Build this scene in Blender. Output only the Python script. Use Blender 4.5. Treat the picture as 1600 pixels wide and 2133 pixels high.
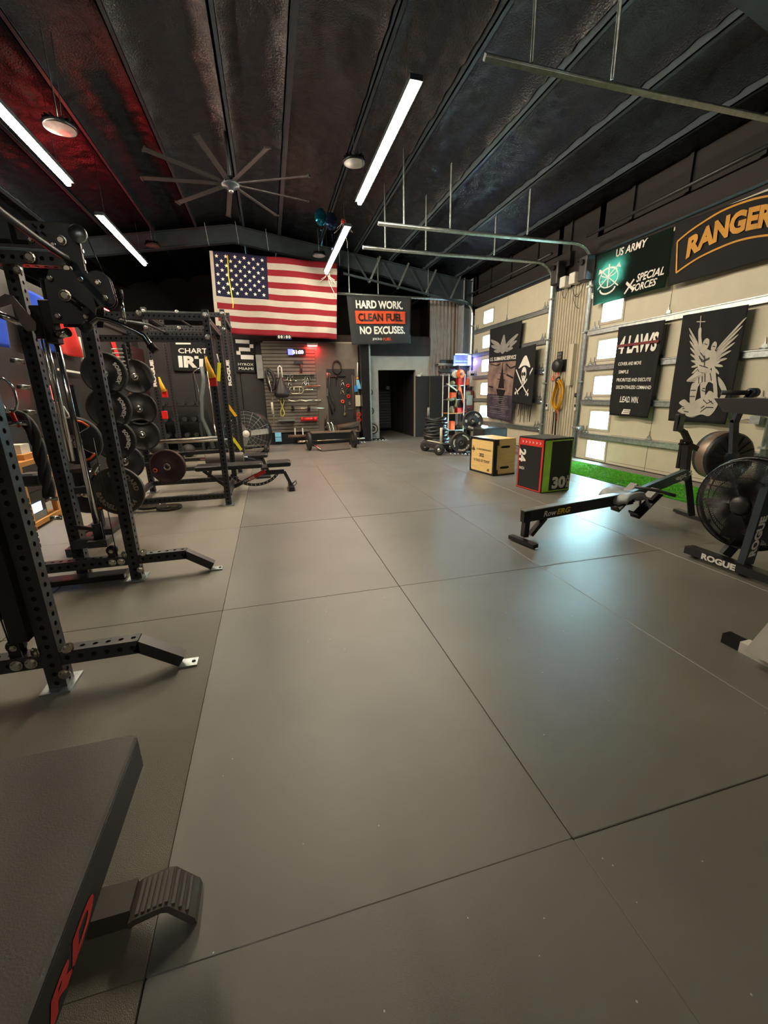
import bpy, bmesh, math, random
from mathutils import Vector, Matrix, noise
random.seed(7)
PI = math.pi
S = bpy.context.scene
C = S.collection
for o in list(bpy.data.objects): bpy.data.objects.remove(o)

# ---------------------------------------------------------------- camera, world, exposure
CAM = Vector((0, 0, 1.37)); FPX = 865.1
YAW, PIT, ROL = -0.25705, -0.27913, 0.01911
_cy, _sy, _cp, _sp, _cr, _sr = math.cos(YAW), math.sin(YAW), math.cos(PIT), math.sin(PIT), math.cos(ROL), math.sin(ROL)
MW = (Matrix(((_cy, -_sy, 0), (_sy, _cy, 0), (0, 0, 1))) @ Matrix(((1, 0, 0), (0, _cp, -_sp), (0, _sp, _cp)))
      @ Matrix(((1, 0, 0), (0, 0, 1), (0, -1, 0))) @ Matrix(((_cr, -_sr, 0), (_sr, _cr, 0), (0, 0, 1))))
cd = bpy.data.cameras.new('camera'); cam = bpy.data.objects.new('camera', cd); C.objects.link(cam)
Rb = MW @ Matrix(((1, 0, 0), (0, -1, 0), (0, 0, -1)))
cam.matrix_world = Matrix.Translation(CAM) @ Rb.to_4x4()
cd.sensor_fit = 'VERTICAL'; cd.sensor_height = 36; cd.sensor_width = 27; cd.lens = FPX / 2133 * 36
cd.clip_start = 0.02; cd.clip_end = 200
S.camera = cam
w = bpy.data.worlds.new('world'); S.world = w; w.use_nodes = True
w.node_tree.nodes['Background'].inputs[0].default_value = (0.60, 0.90, 1.0, 1)
w.node_tree.nodes['Background'].inputs[1].default_value = 20.0
S.view_settings.view_transform = 'Standard'; S.view_settings.look = 'None'
S.view_settings.exposure = 2.15; S.view_settings.gamma = 1; S.view_settings.use_curve_mapping = False
TUBE = 60.0                                    # emission of the ceiling tube lights

def at(x, y, ax, val):                         # the room point on plane <axis>=val that the pixel shows
    d = MW @ Vector((x - 800, y - 1066.5, FPX)); i = 'xyz'.index(ax)
    return CAM + d * ((val - CAM[i]) / d[i])

# ---------------------------------------------------------------- materials
def lin(c):
    if isinstance(c, str):
        c = [int(c[i:i + 2], 16) / 255 for i in (0, 2, 4)]
    return tuple((v / 12.92 if v <= .04045 else ((v + .055) / 1.055) ** 2.4) for v in c)
MATS = {}
def mat(name, col, rough=.5, metal=0, bump=0, bscale=60, var=.12, vscale=6, emit=0, alpha=1, trans=0, spec=.5, c2=None, stretch=None):
    if name in MATS: return MATS[name]
    m = bpy.data.materials.new(name); m.use_nodes = True; N = m.node_tree.nodes; L = m.node_tree.links
    b = N['Principled BSDF']; c = lin(col)
    tc = N.new('ShaderNodeTexCoord'); src = tc.outputs['Object']
    if stretch:
        mp = N.new('ShaderNodeMapping'); mp.inputs['Scale'].default_value = stretch; L.new(src, mp.inputs[0]); src = mp.outputs[0]
    n = N.new('ShaderNodeTexNoise'); n.inputs['Scale'].default_value = vscale; n.inputs['Detail'].default_value = 5; L.new(src, n.inputs[0])
    r = N.new('ShaderNodeValToRGB'); L.new(n.outputs[0], r.inputs[0])
    lo = lin(c2) if c2 else tuple(v * (1 - var) for v in c); hi = c if c2 else tuple(min(1, v * (1 + var)) for v in c)
    r.color_ramp.elements[0].position = .3; r.color_ramp.elements[1].position = .7
    r.color_ramp.elements[0].color = (*lo, 1); r.color_ramp.elements[1].color = (*hi, 1)
    L.new(r.outputs[0], b.inputs['Base Color'])
    b.inputs['Roughness'].default_value = rough; b.inputs['Metallic'].default_value = metal
    b.inputs['Specular IOR Level'].default_value = spec
    if trans: b.inputs['Transmission Weight'].default_value = trans
    if alpha < 1: b.inputs['Alpha'].default_value = alpha
    if emit:
        L.new(r.outputs[0], b.inputs['Emission Color']); b.inputs['Emission Strength'].default_value = emit
    if bump:
        n2 = N.new('ShaderNodeTexNoise'); n2.inputs['Scale'].default_value = bscale; n2.inputs['Detail'].default_value = 4; L.new(src, n2.inputs[0])
        bp = N.new('ShaderNodeBump'); bp.inputs['Strength'].default_value = bump; bp.inputs['Distance'].default_value = .01
        L.new(n2.outputs[0], bp.inputs['Height']); L.new(bp.outputs[0], b.inputs['Normal'])
    MATS[name] = m
    return m
def cloth_mat(name, col, tr=.3, rough=.85, tcol=None, c2=None):
    if name in MATS: return MATS[name]
    m = mat(name, col, rough, bump=.25, bscale=350, var=.08, c2=c2, vscale=3.5 if c2 else 6)
    N = m.node_tree.nodes; L = m.node_tree.links
    out = [x for x in N if x.type == 'OUTPUT_MATERIAL'][0]; b = N['Principled BSDF']
    t = N.new('ShaderNodeBsdfTranslucent'); t.inputs[0].default_value = (*(tcol or lin(col)), 1)
    mx = N.new('ShaderNodeMixShader'); mx.inputs[0].default_value = tr
    L.new(b.outputs[0], mx.inputs[1]); L.new(t.outputs[0], mx.inputs[2]); L.new(mx.outputs[0], out.inputs[0])
    return m
def rubber(name, col, speck=.0, rough=.5, bump=.14, bs=900):
    m = mat(name, col, rough, bump=bump, bscale=bs, var=.13, vscale=1.3)
    N = m.node_tree.nodes; L = m.node_tree.links; b = N['Principled BSDF']
    n = N.new('ShaderNodeTexNoise'); n.inputs['Scale'].default_value = 3.0; n.inputs['Detail'].default_value = 6
    tc = [x for x in N if x.type == 'TEX_COORD'][0]
    gm = N.new('ShaderNodeNewGeometry'); L.new(gm.outputs['Position'], n.inputs[0])
    mr = N.new('ShaderNodeMapRange'); mr.inputs[3].default_value = rough - .01; mr.inputs[4].default_value = rough + .07
    L.new(n.outputs[0], mr.inputs[0]); L.new(mr.outputs[0], b.inputs['Roughness'])
    b.inputs['Specular IOR Level'].default_value = 1.0
    if speck:                                   # pale crumbs scattered in the rubber
        v = N.new('ShaderNodeTexVoronoi'); v.inputs['Scale'].default_value = 55; L.new(gm.outputs['Position'], v.inputs[0])
        g = N.new('ShaderNodeMath'); g.operation = 'LESS_THAN'; g.inputs[1].default_value = speck; L.new(v.outputs['Distance'], g.inputs[0])
        w2 = N.new('ShaderNodeTexWhiteNoise'); L.new(v.outputs['Position'], w2.inputs[0])
        g2 = N.new('ShaderNodeMath'); g2.operation = 'GREATER_THAN'; g2.inputs[1].default_value = .985; L.new(w2.outputs[0], g2.inputs[0])
        mu = N.new('ShaderNodeMath'); mu.operation = 'MULTIPLY'; L.new(g.outputs[0], mu.inputs[0]); L.new(g2.outputs[0], mu.inputs[1])
        mx = N.new('ShaderNodeMix'); mx.data_type = 'RGBA'; L.new(mu.outputs[0], mx.inputs[0])
        src = [x for x in N if x.type == 'VALTORGB'][0]
        L.new(gm.outputs['Position'], [x for x in N if x.type == 'TEX_NOISE'][0].inputs[0])
        L.new(src.outputs[0], mx.inputs[6]); mx.inputs[7].default_value = (.55, .53, .48, 1); L.new(mx.outputs[2], b.inputs['Base Color'])
    return m
M_MAT = rubber('mat_rubber', '716f68', speck=.13, rough=.36)
M_MATL = rubber('mat_rubber_pebbled', '827d70', speck=.1, rough=.31, bump=.5, bs=420)
M_BLK = mat('black_powder_coat', '2b2c2d', .38, .0, bump=.1, bscale=500)
M_BLKS = mat('black_satin_steel', '1d1e1f', .28, .2)
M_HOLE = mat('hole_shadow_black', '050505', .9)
M_CHR = mat('chrome', 'd8d8d8', .12, 1)
M_ZINC = mat('zinc_bolt', 'c8c6be', .25, 1)
M_GALV = mat('galvanised_steel', 'b2bcbc', .38, .9, var=.2, vscale=20)
M_VIN = mat('black_vinyl', '1c1b1b', .45, bump=.15, bscale=300)
M_GVIN = mat('grey_vinyl_top', '5c5650', .5, bump=.15, bscale=260)
M_RUB = mat('black_rubber', '242322', .6, bump=.2, bscale=200)
M_RED = mat('red_plastic', 'd2201c', .4)
M_DKRED = mat('dark_red_coat', '3a1212', .4)
M_ORG = mat('orange_plastic', 'e2561c', .45)
M_YEL = mat('yellow_plastic', 'e0a814', .45)
M_YELB = mat('lemon_plastic', 'd8d020', .45)
M_WHT = mat('white_paint', 'd9d7cd', .5)
M_WTXT = mat('white_print', 'e6e4dc', .6, var=.05)
M_GTXT = mat('grey_print', '8d8c88', .6)
M_ORNT = mat('orange_print', 'd04a20', .6)
M_CREAM = mat('cream_door_skin', 'c2bca6', .5, bump=.08, bscale=180, var=.04)
M_CREAM2 = mat('cream_wall_sheet', 'b4ac96', .5, var=.06)
M_FOAM = mat('black_spray_foam', '141b20', .3, bump=1.0, bscale=46, var=.3, vscale=14)
M_FRAME = mat('dark_painted_steel', '38434a', .4, .2, var=.15)
M_DARK = mat('dark_painted_board', '1e1916', .6, var=.25)
M_UPPER = mat('black_brown_upper_wall', '15110f', .75, var=.3)
M_GREYW = mat('grey_wall_board', 'aaa094', .7, var=.06)
M_BRN = mat('brown_loft_plywood', '2a1814', .75, var=.3)
M_CONC = mat('grey_concrete', '86827a', .8, bump=.3, bscale=60)
M_PLY = mat('birch_plywood', 'e0bd7c', .5, bump=.05, bscale=60, var=.08, vscale=5, stretch=(1, 1, 9))
M_PINE = mat('pine_timber', 'c98c48', .6, stretch=(8, 1, 1))
M_GREEN = mat('green_print', 'b4f04c', .5)
M_REDP = mat('red_print', 'd8302a', .5)
M_BLKP = mat('black_board_print', '17191a', .45)
M_BLUE = mat('blue_plastic', '2a7fc0', .4)
M_LBLUE = mat('light_blue_plastic', '7fc0e4', .5)
M_SEAT = mat('grey_seat_foam', 'a0a6a8', .5)
M_IRON = mat('grey_cast_iron', '4a4640', .5, .4, bump=.3, bscale=120)
M_TURF = mat('green_turf', '7ade3c', .8, c2='48a826', vscale=20)
M_KNURL = mat('knurled_steel', '9a938a', .35, 1, bump=.4, bscale=900)
M_STEELBAR = mat('warm_bar_steel', 'cfc4ae', .25, 1)
def emit_mat(name, col, s):
    m = bpy.data.materials.new(name); m.use_nodes = True; N = m.node_tree.nodes; L = m.node_tree.links
    N.remove(N['Principled BSDF']); e = N.new('ShaderNodeEmission'); e.inputs[0].default_value = (*col, 1); e.inputs[1].default_value = s
    L.new(e.outputs[0], [x for x in N if x.type == 'OUTPUT_MATERIAL'][0].inputs[0]); return m
M_TUBE = emit_mat('tube_glow', (1, .85, .64), TUBE)
M_LRED = emit_mat('red_led_glow', (1, .02, .02), 14)
M_LBLU = emit_mat('blue_led_glow', (.10, .12, 1), .7)
M_DIG = emit_mat('white_pink_digits', (1, .45, .7), 3)
M_SCR = emit_mat('screen_glow', (.35, .5, 1), 1.6)
M_GLASS = mat('window_glass', 'eaffff', .05, trans=1, var=0)

# ---------------------------------------------------------------- building helpers
ORG = {}
def V3(*a): return Vector(a[0]) if len(a) == 1 else Vector(a)
class MB:
    def __init__(s): s.v = []; s.f = []; s.m = []; s.s = []
    def add(s, vs, fs, mi=0, sm=False):
        b = len(s.v); s.v += [Vector(x) for x in vs]
        for f in fs: s.f.append([b + i for i in f]); s.m.append(mi); s.s.append(sm)
        return s
    def obox(s, c, X, Y, Z, mi=0):              # box from centre and three half-axis vectors
        c = Vector(c); vs = [c + X * a + Y * b + Z * d for a in (-1, 1) for b in (-1, 1) for d in (-1, 1)]
        fs = [(0, 1, 3, 2), (4, 6, 7, 5), (0, 4, 5, 1), (2, 3, 7, 6), (0, 2, 6, 4), (1, 5, 7, 3)]
        if X.cross(Y).dot(Z) < 0: fs = [f[::-1] for f in fs]
        return s.add(vs, fs, mi)
    def box(s, c, d, mi=0, rz=0):
        R = Matrix.Rotation(rz, 3, 'Z')
        return s.obox(c, R @ Vector((d[0] / 2, 0, 0)), R @ Vector((0, d[1] / 2, 0)), Vector((0, 0, d[2] / 2)), mi)
    def bx(s, a, b, mi=0):
        a = Vector(a); b = Vector(b); return s.box((a + b) / 2, [abs(b[i] - a[i]) for i in range(3)], mi)
    def rbox(s, c, d, r=.01, mi=0, rz=0, n=3, axis=2):   # box with rounded edges round one axis and a softened rim
        i, j, k = [(1, 2, 0), (2, 0, 1), (0, 1, 2)][axis]
        pts = []
        for q in range(4):
            cx = (d[i] / 2 - r) * (1 if q in (0, 3) else -1); cy = (d[j] / 2 - r) * (1 if q in (0, 1) else -1)
            for t in range(n + 1):
                an = PI / 2 * (q + t / n); pts.append((cx + r * math.cos(an), cy + r * math.sin(an)))
        R = Matrix.Rotation(rz, 3, 'Z'); h = d[k] / 2; e = min(r * .5, h * .5); rings = []
        for z, sc in ((-h, e), (-h + e, 0), (h - e, 0), (h, e)):
            ring = []
            for x, y in pts:
                v = [0, 0, 0]; v[i] = x - math.copysign(min(sc, abs(x)), x); v[j] = y - math.copysign(min(sc, abs(y)), y); v[k] = z
                ring.append(Vector(c) + R @ Vector(v))
            rings.append(ring)
        m = len(pts); vs = sum(rings, []); fs = []
        for a in range(3):
            for t in range(m): fs.append((a * m + t, a * m + (t + 1) % m, (a + 1) * m + (t + 1) % m, (a + 1) * m + t))
        fs.append(tuple(range(m))[::-1]); fs.append(tuple(range(3 * m, 4 * m)))
        return s.add(vs, fs, mi)
    def beam(s, p, q, w, h=None, up=(0, 0, 1), mi=0):
        p = Vector(p); q = Vector(q); h = h or w; d = (q - p).normalized(); up = Vector(up)
        if abs(d.dot(up)) > .98: up = Vector((0, 1, 0))
        x = d.cross(up).normalized(); z = x.cross(d)
        return s.obox((p + q) / 2, x * w / 2, (q - p) / 2, z * h / 2, mi)
    def tube(s, pts, r, n=8, mi=0, caps=True, closed=False, sm=True):
        pts = [Vector(p) for p in pts]; k = len(pts); rs = r if isinstance(r, (list, tuple)) else [r] * k
        rings = []; prev = None
        for i in range(k):
            if closed: d = pts[(i + 1) % k] - pts[i - 1]
            else: d = pts[min(i + 1, k - 1)] - pts[max(i - 1, 0)]
            d.normalize()
            if prev is None:
                a = Vector((0, 0, 1)) if abs(d.z) < .9 else Vector((1, 0, 0)); x = d.cross(a).normalized()
            else: x = (prev - d * prev.dot(d)).normalized()
            prev = x; y = d.cross(x)
            rings += [pts[i] + (x * math.cos(2 * PI * t / n) + y * math.sin(2 * PI * t / n)) * rs[i] for t in range(n)]
        fs = []
        for i in range(k if closed else k - 1):
            j = (i + 1) % k
            for t in range(n): fs.append((i * n + t, i * n + (t + 1) % n, j * n + (t + 1) % n, j * n + t))
        s.add(rings, fs, mi, sm)
        if caps and not closed:
            b = len(s.v) - k * n
            s.f.append([b + t for t in range(n)][::-1]); s.f.append([b + (k - 1) * n + t for t in range(n)]); s.m += [mi, mi]; s.s += [False, False]
        return s
    def cyl(s, p, q, r, n=16, mi=0, r2=None): return s.tube([p, q], [r, r if r2 is None else r2], n, mi)
    def lathe(s, prof, c, ax=(0, 0, 1), n=24, mi=0, sm=True):   # prof: (radius, height) list
        ax = Vector(ax).normalized(); a = Vector((0, 0, 1)) if abs(ax.z) < .9 else Vector((1, 0, 0)); x = ax.cross(a).normalized(); y = ax.cross(x); c = Vector(c)
        vs = [c + ax * h + (x * math.cos(2 * PI * t / n) + y * math.sin(2 * PI * t / n)) * r for r, h in prof for t in range(n)]
        fs = [(i * n + t, i * n + (t + 1) % n, (i + 1) * n + (t + 1) % n, (i + 1) * n + t) for i in range(len(prof) - 1) for t in range(n)]
        return s.add(vs, fs, mi, sm)
    def prism(s, poly, o, U, V, t, mi=0):       # polygon in the U,V plane, thickness t along U x V
        o = Vector(o); U = Vector(U); V = Vector(V); W = U.cross(V).normalized() * t; n = len(poly)
        vs = [o + U * a + V * b for a, b in poly] + [o + U * a + V * b + W for a, b in poly]
        fs = [tuple(range(n))[::-1], tuple(range(n, 2 * n))] + [(i, (i + 1) % n, n + (i + 1) % n, n + i) for i in range(n)]
        return s.add(vs, fs, mi)
    def ball(s, c, r, n=12, mi=0, sq=(1, 1, 1)):
        c = Vector(c); m = n // 2; vs = []; fs = []
        for i in range(m + 1):
            a = PI * i / m
            for t in range(n): vs.append(c + Vector((r * math.sin(a) * math.cos(2 * PI * t / n) * sq[0], r * math.sin(a) * math.sin(2 * PI * t / n) * sq[1], r * math.cos(a) * sq[2])))
        for i in range(m):
            for t in range(n): fs.append((i * n + t, (i + 1) * n + t, (i + 1) * n + (t + 1) % n, i * n + (t + 1) % n))
        return s.add(vs, fs, mi, True)
    def flat(s, vf, F, mi=0):                   # flat 2-D mesh mapped through F(x, y)
        return s.add([F(x, y) for x, y in vf[0]], vf[1], mi)
    def build(s, name, mats, parent=None, local=False, org=None, label=None):
        if not isinstance(mats, (list, tuple)): mats = [mats]
        me = bpy.data.meshes.new(name)
        if parent is not None: o0 = Vector((0, 0, 0)) if local else ORG[parent.name]
        elif org is not None: o0 = Vector(org)
        else:
            xs = [v.x for v in s.v]; ys = [v.y for v in s.v]; zs = [v.z for v in s.v]
            o0 = Vector(((min(xs) + max(xs)) / 2, (min(ys) + max(ys)) / 2, min(zs)))
        me.from_pydata([v - o0 for v in s.v], [], s.f)
        for m in mats: me.materials.append(m)
        me.polygons.foreach_set('material_index', s.m); me.polygons.foreach_set('use_smooth', s.s)
        me.validate(); me.update()
        o = bpy.data.objects.new(name, me); C.objects.link(o)
        if parent is not None: o.parent = parent; ORG[o.name] = o0
        else: o.location = o0; ORG[o.name] = o0
        if label: o['label'] = label
        return o
def tag(o, label, cat, group=None, kind=None):
    o['label'] = label; o['category'] = cat
    if group: o['group'] = group
    if kind: o['kind'] = kind
    return o
def thing(name, label, cat, loc=(0, 0, 0), rz=0, group=None):
    o = bpy.data.objects.new(name, None); C.objects.link(o); o.location = loc; o.rotation_euler = (0, 0, rz)
    o.empty_display_size = .1; ORG[o.name] = Vector(loc); return tag(o, label, cat, group)
def struct(o): o['kind'] = 'structure'; return o
def copy_tree(o, loc=None, label=None, parent=None, rz=None):
    c = o.copy(); C.objects.link(c)
    if parent is not None: c.parent = parent
    if loc is not None: c.location = loc; ORG[c.name] = Vector(loc)
    if rz is not None: c.rotation_euler = (0, 0, rz)
    if label: c['label'] = label
    for ch in list(o.children): copy_tree(ch, parent=c)
    return c
def arc(c, r, a0, a1, U, V, n=8):
    c = Vector(c); U = Vector(U); V = Vector(V)
    return [c + (U * math.cos(a0 + (a1 - a0) * i / n) + V * math.sin(a0 + (a1 - a0) * i / n)) * r for i in range(n + 1)]
def bez(p, q, sag, n=10):
    p = Vector(p); q = Vector(q); return [p.lerp(q, t / n) + Vector((0, 0, -sag * 4 * (t / n) * (1 - t / n))) for t in range(n + 1)]

_TX = {}
def text2d(body, bold=0.0, shear=0.0, space=1.0):   # lettering as a flat mesh, cap height 1, centred
    k = (body, bold, shear, space)
    if k in _TX: return _TX[k]
    cu = bpy.data.curves.new('t', 'FONT'); cu.body = body; cu.size = 1; cu.offset = bold; cu.shear = shear; cu.space_character = space; cu.resolution_u = 3
    ob = bpy.data.objects.new('t', cu); C.objects.link(ob); bpy.context.view_layer.update()
    me = bpy.data.meshes.new_from_object(ob.evaluated_get(bpy.context.evaluated_depsgraph_get()))
    vs = [(v.co.x, v.co.y) for v in me.vertices]; fs = [tuple(p.vertices) for p in me.polygons]
    bpy.data.objects.remove(ob); bpy.data.curves.remove(cu); bpy.data.meshes.remove(me)
    if not vs: _TX[k] = ([], [], 1); return _TX[k]
    xs = [v[0] for v in vs]; ys = [v[1] for v in vs]; cx = (min(xs) + max(xs)) / 2; y0 = min(ys); h = max(ys) - y0
    vs = [((x - cx) / h, (y - y0) / h - .5) for x, y in vs]
    _TX[k] = (vs, fs, (max(xs) - min(xs)) / h); return _TX[k]
def text_at(mb, body, c, U, V, h, w=None, bold=.02, mi=0, F=None, shear=0, space=1.0):
    """lettering centred at c (2-D when F maps it), height h, optional width w; U,V unit right/up"""
    vs, fs, asp = text2d(body, bold, shear, space); sx = (w / asp) if w else h
    if F: mb.add([F(c[0] + x * sx, c[1] + y * h) for x, y in vs], fs, mi)
    else:
        c = Vector(c); U = Vector(U); V = Vector(V); mb.add([c + U * x * sx + V * y * h for x, y in vs], fs, mi)
    return mb
def star2d(cx, cy, r, n=5, inner=.4, rot=0):
    p = [(cx + (r if i % 2 == 0 else r * inner) * math.sin(PI * i / n + rot), cy + (r if i % 2 == 0 else r * inner) * math.cos(PI * i / n + rot)) for i in range(2 * n)]
    return ([(cx, cy)] + p, [(0, (i + 1) % (2 * n) + 1, i + 1) for i in range(2 * n)])
def bolt(mb, p, ax, r=.016, h=.014, mi=0):
    p = Vector(p); ax = Vector(ax).normalized()
    mb.lathe([(0, 0), (r * 1.35, 0), (r * 1.35, h * .25), (r, h * .3), (r, h * .85), (r * .8, h), (0, h)][::-1] if False else [(r * 1.35, 0), (r * 1.35, h * .25), (r, h * .3), (r, h * .85), (r * .75, h), (0.0001, h)], p, ax, 6 if r < .02 else 10, mi, False)
def perf(mb, p, q, s=.075, sp=.05, r=.0135, up=(0, 1, 0), mi=0, hi=1, ends=True, faces=4):
    """square steel tube with real round holes punched down its faces"""
    p = Vector(p); q = Vector(q); L = (q - p).length; d = (q - p) / L; up = Vector(up)
    x = d.cross(up).normalized(); z = x.cross(d).normalized(); n = max(1, int(L / sp)); st = L / n; h = s / 2
    oc = [(r * math.cos(PI / 8 + PI / 4 * k), r * math.sin(PI / 8 + PI / 4 * k)) for k in range(8)]
    for fi, (a, b) in enumerate(((x, z), (z, -x), (-x, -z), (-z, x))):
        if fi >= faces and faces < 4:
            mb.add([p + a * h + b * h, p + a * h - b * h, q + a * h - b * h, q + a * h + b * h], [(0, 1, 2, 3)], mi); continue
        for i in range(n):
            c = p + d * st * (i + .5) + a * h; e = st / 2
            vs = [c + b * h + d * e, c - b * h + d * e, c - b * h - d * e, c + b * h - d * e] + [c + b * u + d * v for u, v in oc] + [c + b * u + d * v - a * .006 for u, v in oc]
            # corners 0:(+,+) 1:(-,+) 2:(-,-) 3:(+,-); octagon 4..11 starting at 22.5 deg
            fs = [(0, 5, 4), (1, 7, 6), (2, 9, 8), (3, 11, 10), (0, 1, 6, 5), (1, 2, 8, 7), (2, 3, 10, 9), (3, 0, 4, 11)]
            mb.add(vs, fs, mi)
            b0 = len(mb.v) - 8
            for k in range(8): mb.f.append([b0 - 8 + k, b0 - 8 + (k + 1) % 8, b0 + (k + 1) % 8, b0 + k]); mb.m.append(mi); mb.s.append(False)
    for c, sg in ((p, -1), (q, 1)):
        mb.add([c + x * h + z * h, c + x * h - z * h, c - x * h - z * h, c - x * h + z * h], [(0, 1, 2, 3) if sg < 0 else (3, 2, 1, 0)], mi)
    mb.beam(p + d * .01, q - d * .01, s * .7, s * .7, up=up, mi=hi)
def cloth(name, W, H, F, parent=None, matfn=None, mats=None, nu=40, nv=26, label=None, org=None):
    mb = MB(); vs = [F(W * (i / nu - .5), H * (j / nv - .5), 0) for j in range(nv + 1) for i in range(nu + 1)]
    mb.add(vs, [], 0)
    for j in range(nv):
        for i in range(nu):
            a = j * (nu + 1) + i; mb.f.append([a, a + 1, a + nu + 2, a + nu + 1]); mb.m.append(matfn((i + .5) / nu, (j + .5) / nv) if matfn else 0); mb.s.append(True)
    o = mb.build(name, mats, parent, label=label, org=org)
    md = o.modifiers.new('thickness', 'SOLIDIFY'); md.thickness = .003; md.offset = 0
    return o
def quadmap(tl, tr, bl, br, W, H, nrm, wave=None):
    """F(x,y,lift): maps cloth coordinates centred on 0 to a hanging quad with folds"""
    tl, tr, bl, br, nrm = [Vector(v) for v in (tl, tr, bl, br, nrm)]
    def F(x, y, lift=0.0):
        u = x / W + .5; v = y / H + .5
        p = bl.lerp(br, u).lerp(tl.lerp(tr, u), v)
        return p + nrm * ((wave(u, v) if wave else 0) + lift)
    return F
# ---------------------------------------------------------------- ceiling tube lights (the room's lamps)
def roofz(X): return 5.40 - .15 * abs(X + .5)      # underside of the purlins
def tube_light(x, y0, y1, z, label):
    t = thing('tube_light', label, 'light', (x, (y0 + y1) / 2, z), group='linear ceiling lights')
    m = MB(); m.box((x, (y0 + y1) / 2, z + .05), (.13, y1 - y0, .05)); m.build('housing', M_FRAME, t)
    m = MB(); m.rbox((x, (y0 + y1) / 2, z), (.062, y1 - y0 - .03, .045), .02, axis=1); m.build('glowing_tube', M_TUBE, t)
    for yy in (y0 + .3, y1 - .3):
        m = MB(); m.cyl((x, yy, z + .07), (x, yy, roofz(x) + .05), .003, 5); m.build('hanging_wire', M_BLK, t)
tube_light(1.63, 4.67, 7.36, 4.2, 'long glowing tube light hanging beside the round lamp with the pale face')
tube_light(1.63, 8.35, 11.3, 4.2, 'glowing tube light ending in front of the striped flag')
tube_light(-2.39, 4.3, 7.62, 4.2, 'glowing tube light at the left edge of the photo, nearest the pull-up bar')
tube_light(-2.39, 8.72, 11.4, 4.2, 'glowing tube light over the weight racks, the farther on the left side')

tube_light(1.63, -3.9, -3.2, 4.2, 'tube light behind the photographer on the door side')
tube_light(-2.39, -3.9, -3.0, 4.2, 'tube light behind the photographer on the rack side')

# ---------------------------------------------------------------- floor
XE = 6.05
fl = MB(); fl.bx((-7, -5, -.12), (XE + .3, 17.2, -.02)); floor = struct(fl.build('floor', M_CONC, org=(0, 0, 0)))
cols = [-.42 + 1.235 * k for k in range(-5, 0)] + [-.42, .81, 2.0, 3.22, 4.45, 5.66]
rows = [-1.07, .80, 2.675, 4.54, 6.4, 8.26, 10.1, 11.95, 13.8, 15.9]
for i in range(len(cols) - 1):
    for j in range(len(rows) - 1):
        x0, x1, y0, y1 = cols[i], cols[i + 1], rows[j], rows[j + 1]
        if x1 > 4.86 and y0 < 6.5:
            if y0 == 6.4: x1 = 5.66; y0 = 6.9
            elif x0 < 4.86: x1 = 4.86
            else: continue
        if x1 < -3.2 or y1 < 0: continue
        if y0 >= 11.9 and (x1 < 2.4 or x0 > 4.5): y1 = 12.68
        if y1 - y0 < .1: continue
        if y0 >= 13 and (x1 < 2.9 or x0 > 4.5): continue
        g = .001 + random.random() * .0012; dx = random.uniform(-.0015, .0015); dy = random.uniform(-.002, .002)
        if i == 5 and j in (2, 3, 4): g += .001
        m = MB(); zt = random.uniform(-.001, .001)
        m.rbox(((x0 + x1) / 2 + dx, (y0 + y1) / 2 + dy, -.01 + zt), (x1 - x0 - 2 * g, y1 - y0 - 2 * g, .02), .004, n=1)
        m.build('rubber_mat', M_MATL if i < 5 else M_MAT, floor)
m = MB(); m.bx((5.76, -1.1, -.02), (XE + .03, 12.1, .012)); struct(m.build('trim_1', M_CONC))
# turf strip: a thin base and cut blades
m = MB(); m.bx((4.88, -1.1, -.019), (5.75, 6.86, .004)); turf = m.build('turf_strip', mat('turf_backing', '2f7a1a', .9)); tag(turf, 'strip of bright green artificial turf along the roll-up door', 'turf')
m = MB()
for k in range(26000):
    x = random.uniform(4.885, 5.745); y = 2.2 + (6.85 - 2.2) * random.random(); h = random.uniform(.014, .024); a = random.uniform(0, PI); dx = math.cos(a) * .0035; dy = math.sin(a) * .0035; lx = random.uniform(-.008, .008); ly = random.uniform(-.008, .008)
    m.add([(x - dx, y - dy, .003), (x + dx, y + dy, .003), (x + lx, y + ly, h)], [(0, 1, 2)])
bl = m.build('turf_blades', M_TURF, turf); bl['kind'] = 'stuff'

# ---------------------------------------------------------------- roof: foam bays between purlins
PX = [-6.9, -6.05, -5.1, -4.17, -3.25, -2.3, -1.35, -.25, .6, 1.62, 2.55, 3.52, 4.52, 5.5, 6.3]
m = MB()
for bi in range(len(PX) - 1):
    a, b = PX[bi] + .03, PX[bi + 1] - .03; nx = 13; ny = 300; y0, y1 = -3.0, 17.2; vs = []
    for j in range(ny + 1):
        y = y0 + (y1 - y0) * j / ny
        for i in range(nx + 1):
            u = i / nx; x = a + (b - a) * u
            z = roofz(x) + .17 - .09 * (2 * abs(u - .5)) ** 5 - .035 * abs(noise.noise(Vector((x * 3.1, y * 1.3, 7)))) - .03 * noise.noise(Vector((x * 9, y * 7, 3))) - .018 * noise.noise(Vector((x * 24, y * 20, 1)))
            if (i in (2, 11)): z -= .03 * max(0, noise.noise(Vector((x * 6, y * 3, 9))) + .2)
            vs.append((x, y, z))
    m.add(vs, [(j * (nx + 1) + i, (j + 1) * (nx + 1) + i, (j + 1) * (nx + 1) + i + 1, j * (nx + 1) + i + 1) for j in range(ny) for i in range(nx)], 0, True)
ceil = struct(m.build('ceiling', M_FOAM, org=(0, 0, 5)))
m = MB(); m.add([(-7, -5, 4.75), (-.5, -5, 5.75), (XE + .3, -5, 4.8), (-7, 17.3, 4.75), (-.5, 17.3, 5.75), (XE + .3, 17.3, 4.8)], [(0, 1, 4, 3), (1, 2, 5, 4)])
struct(m.build('roof_sheet', M_DARK, ceil))
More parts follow.
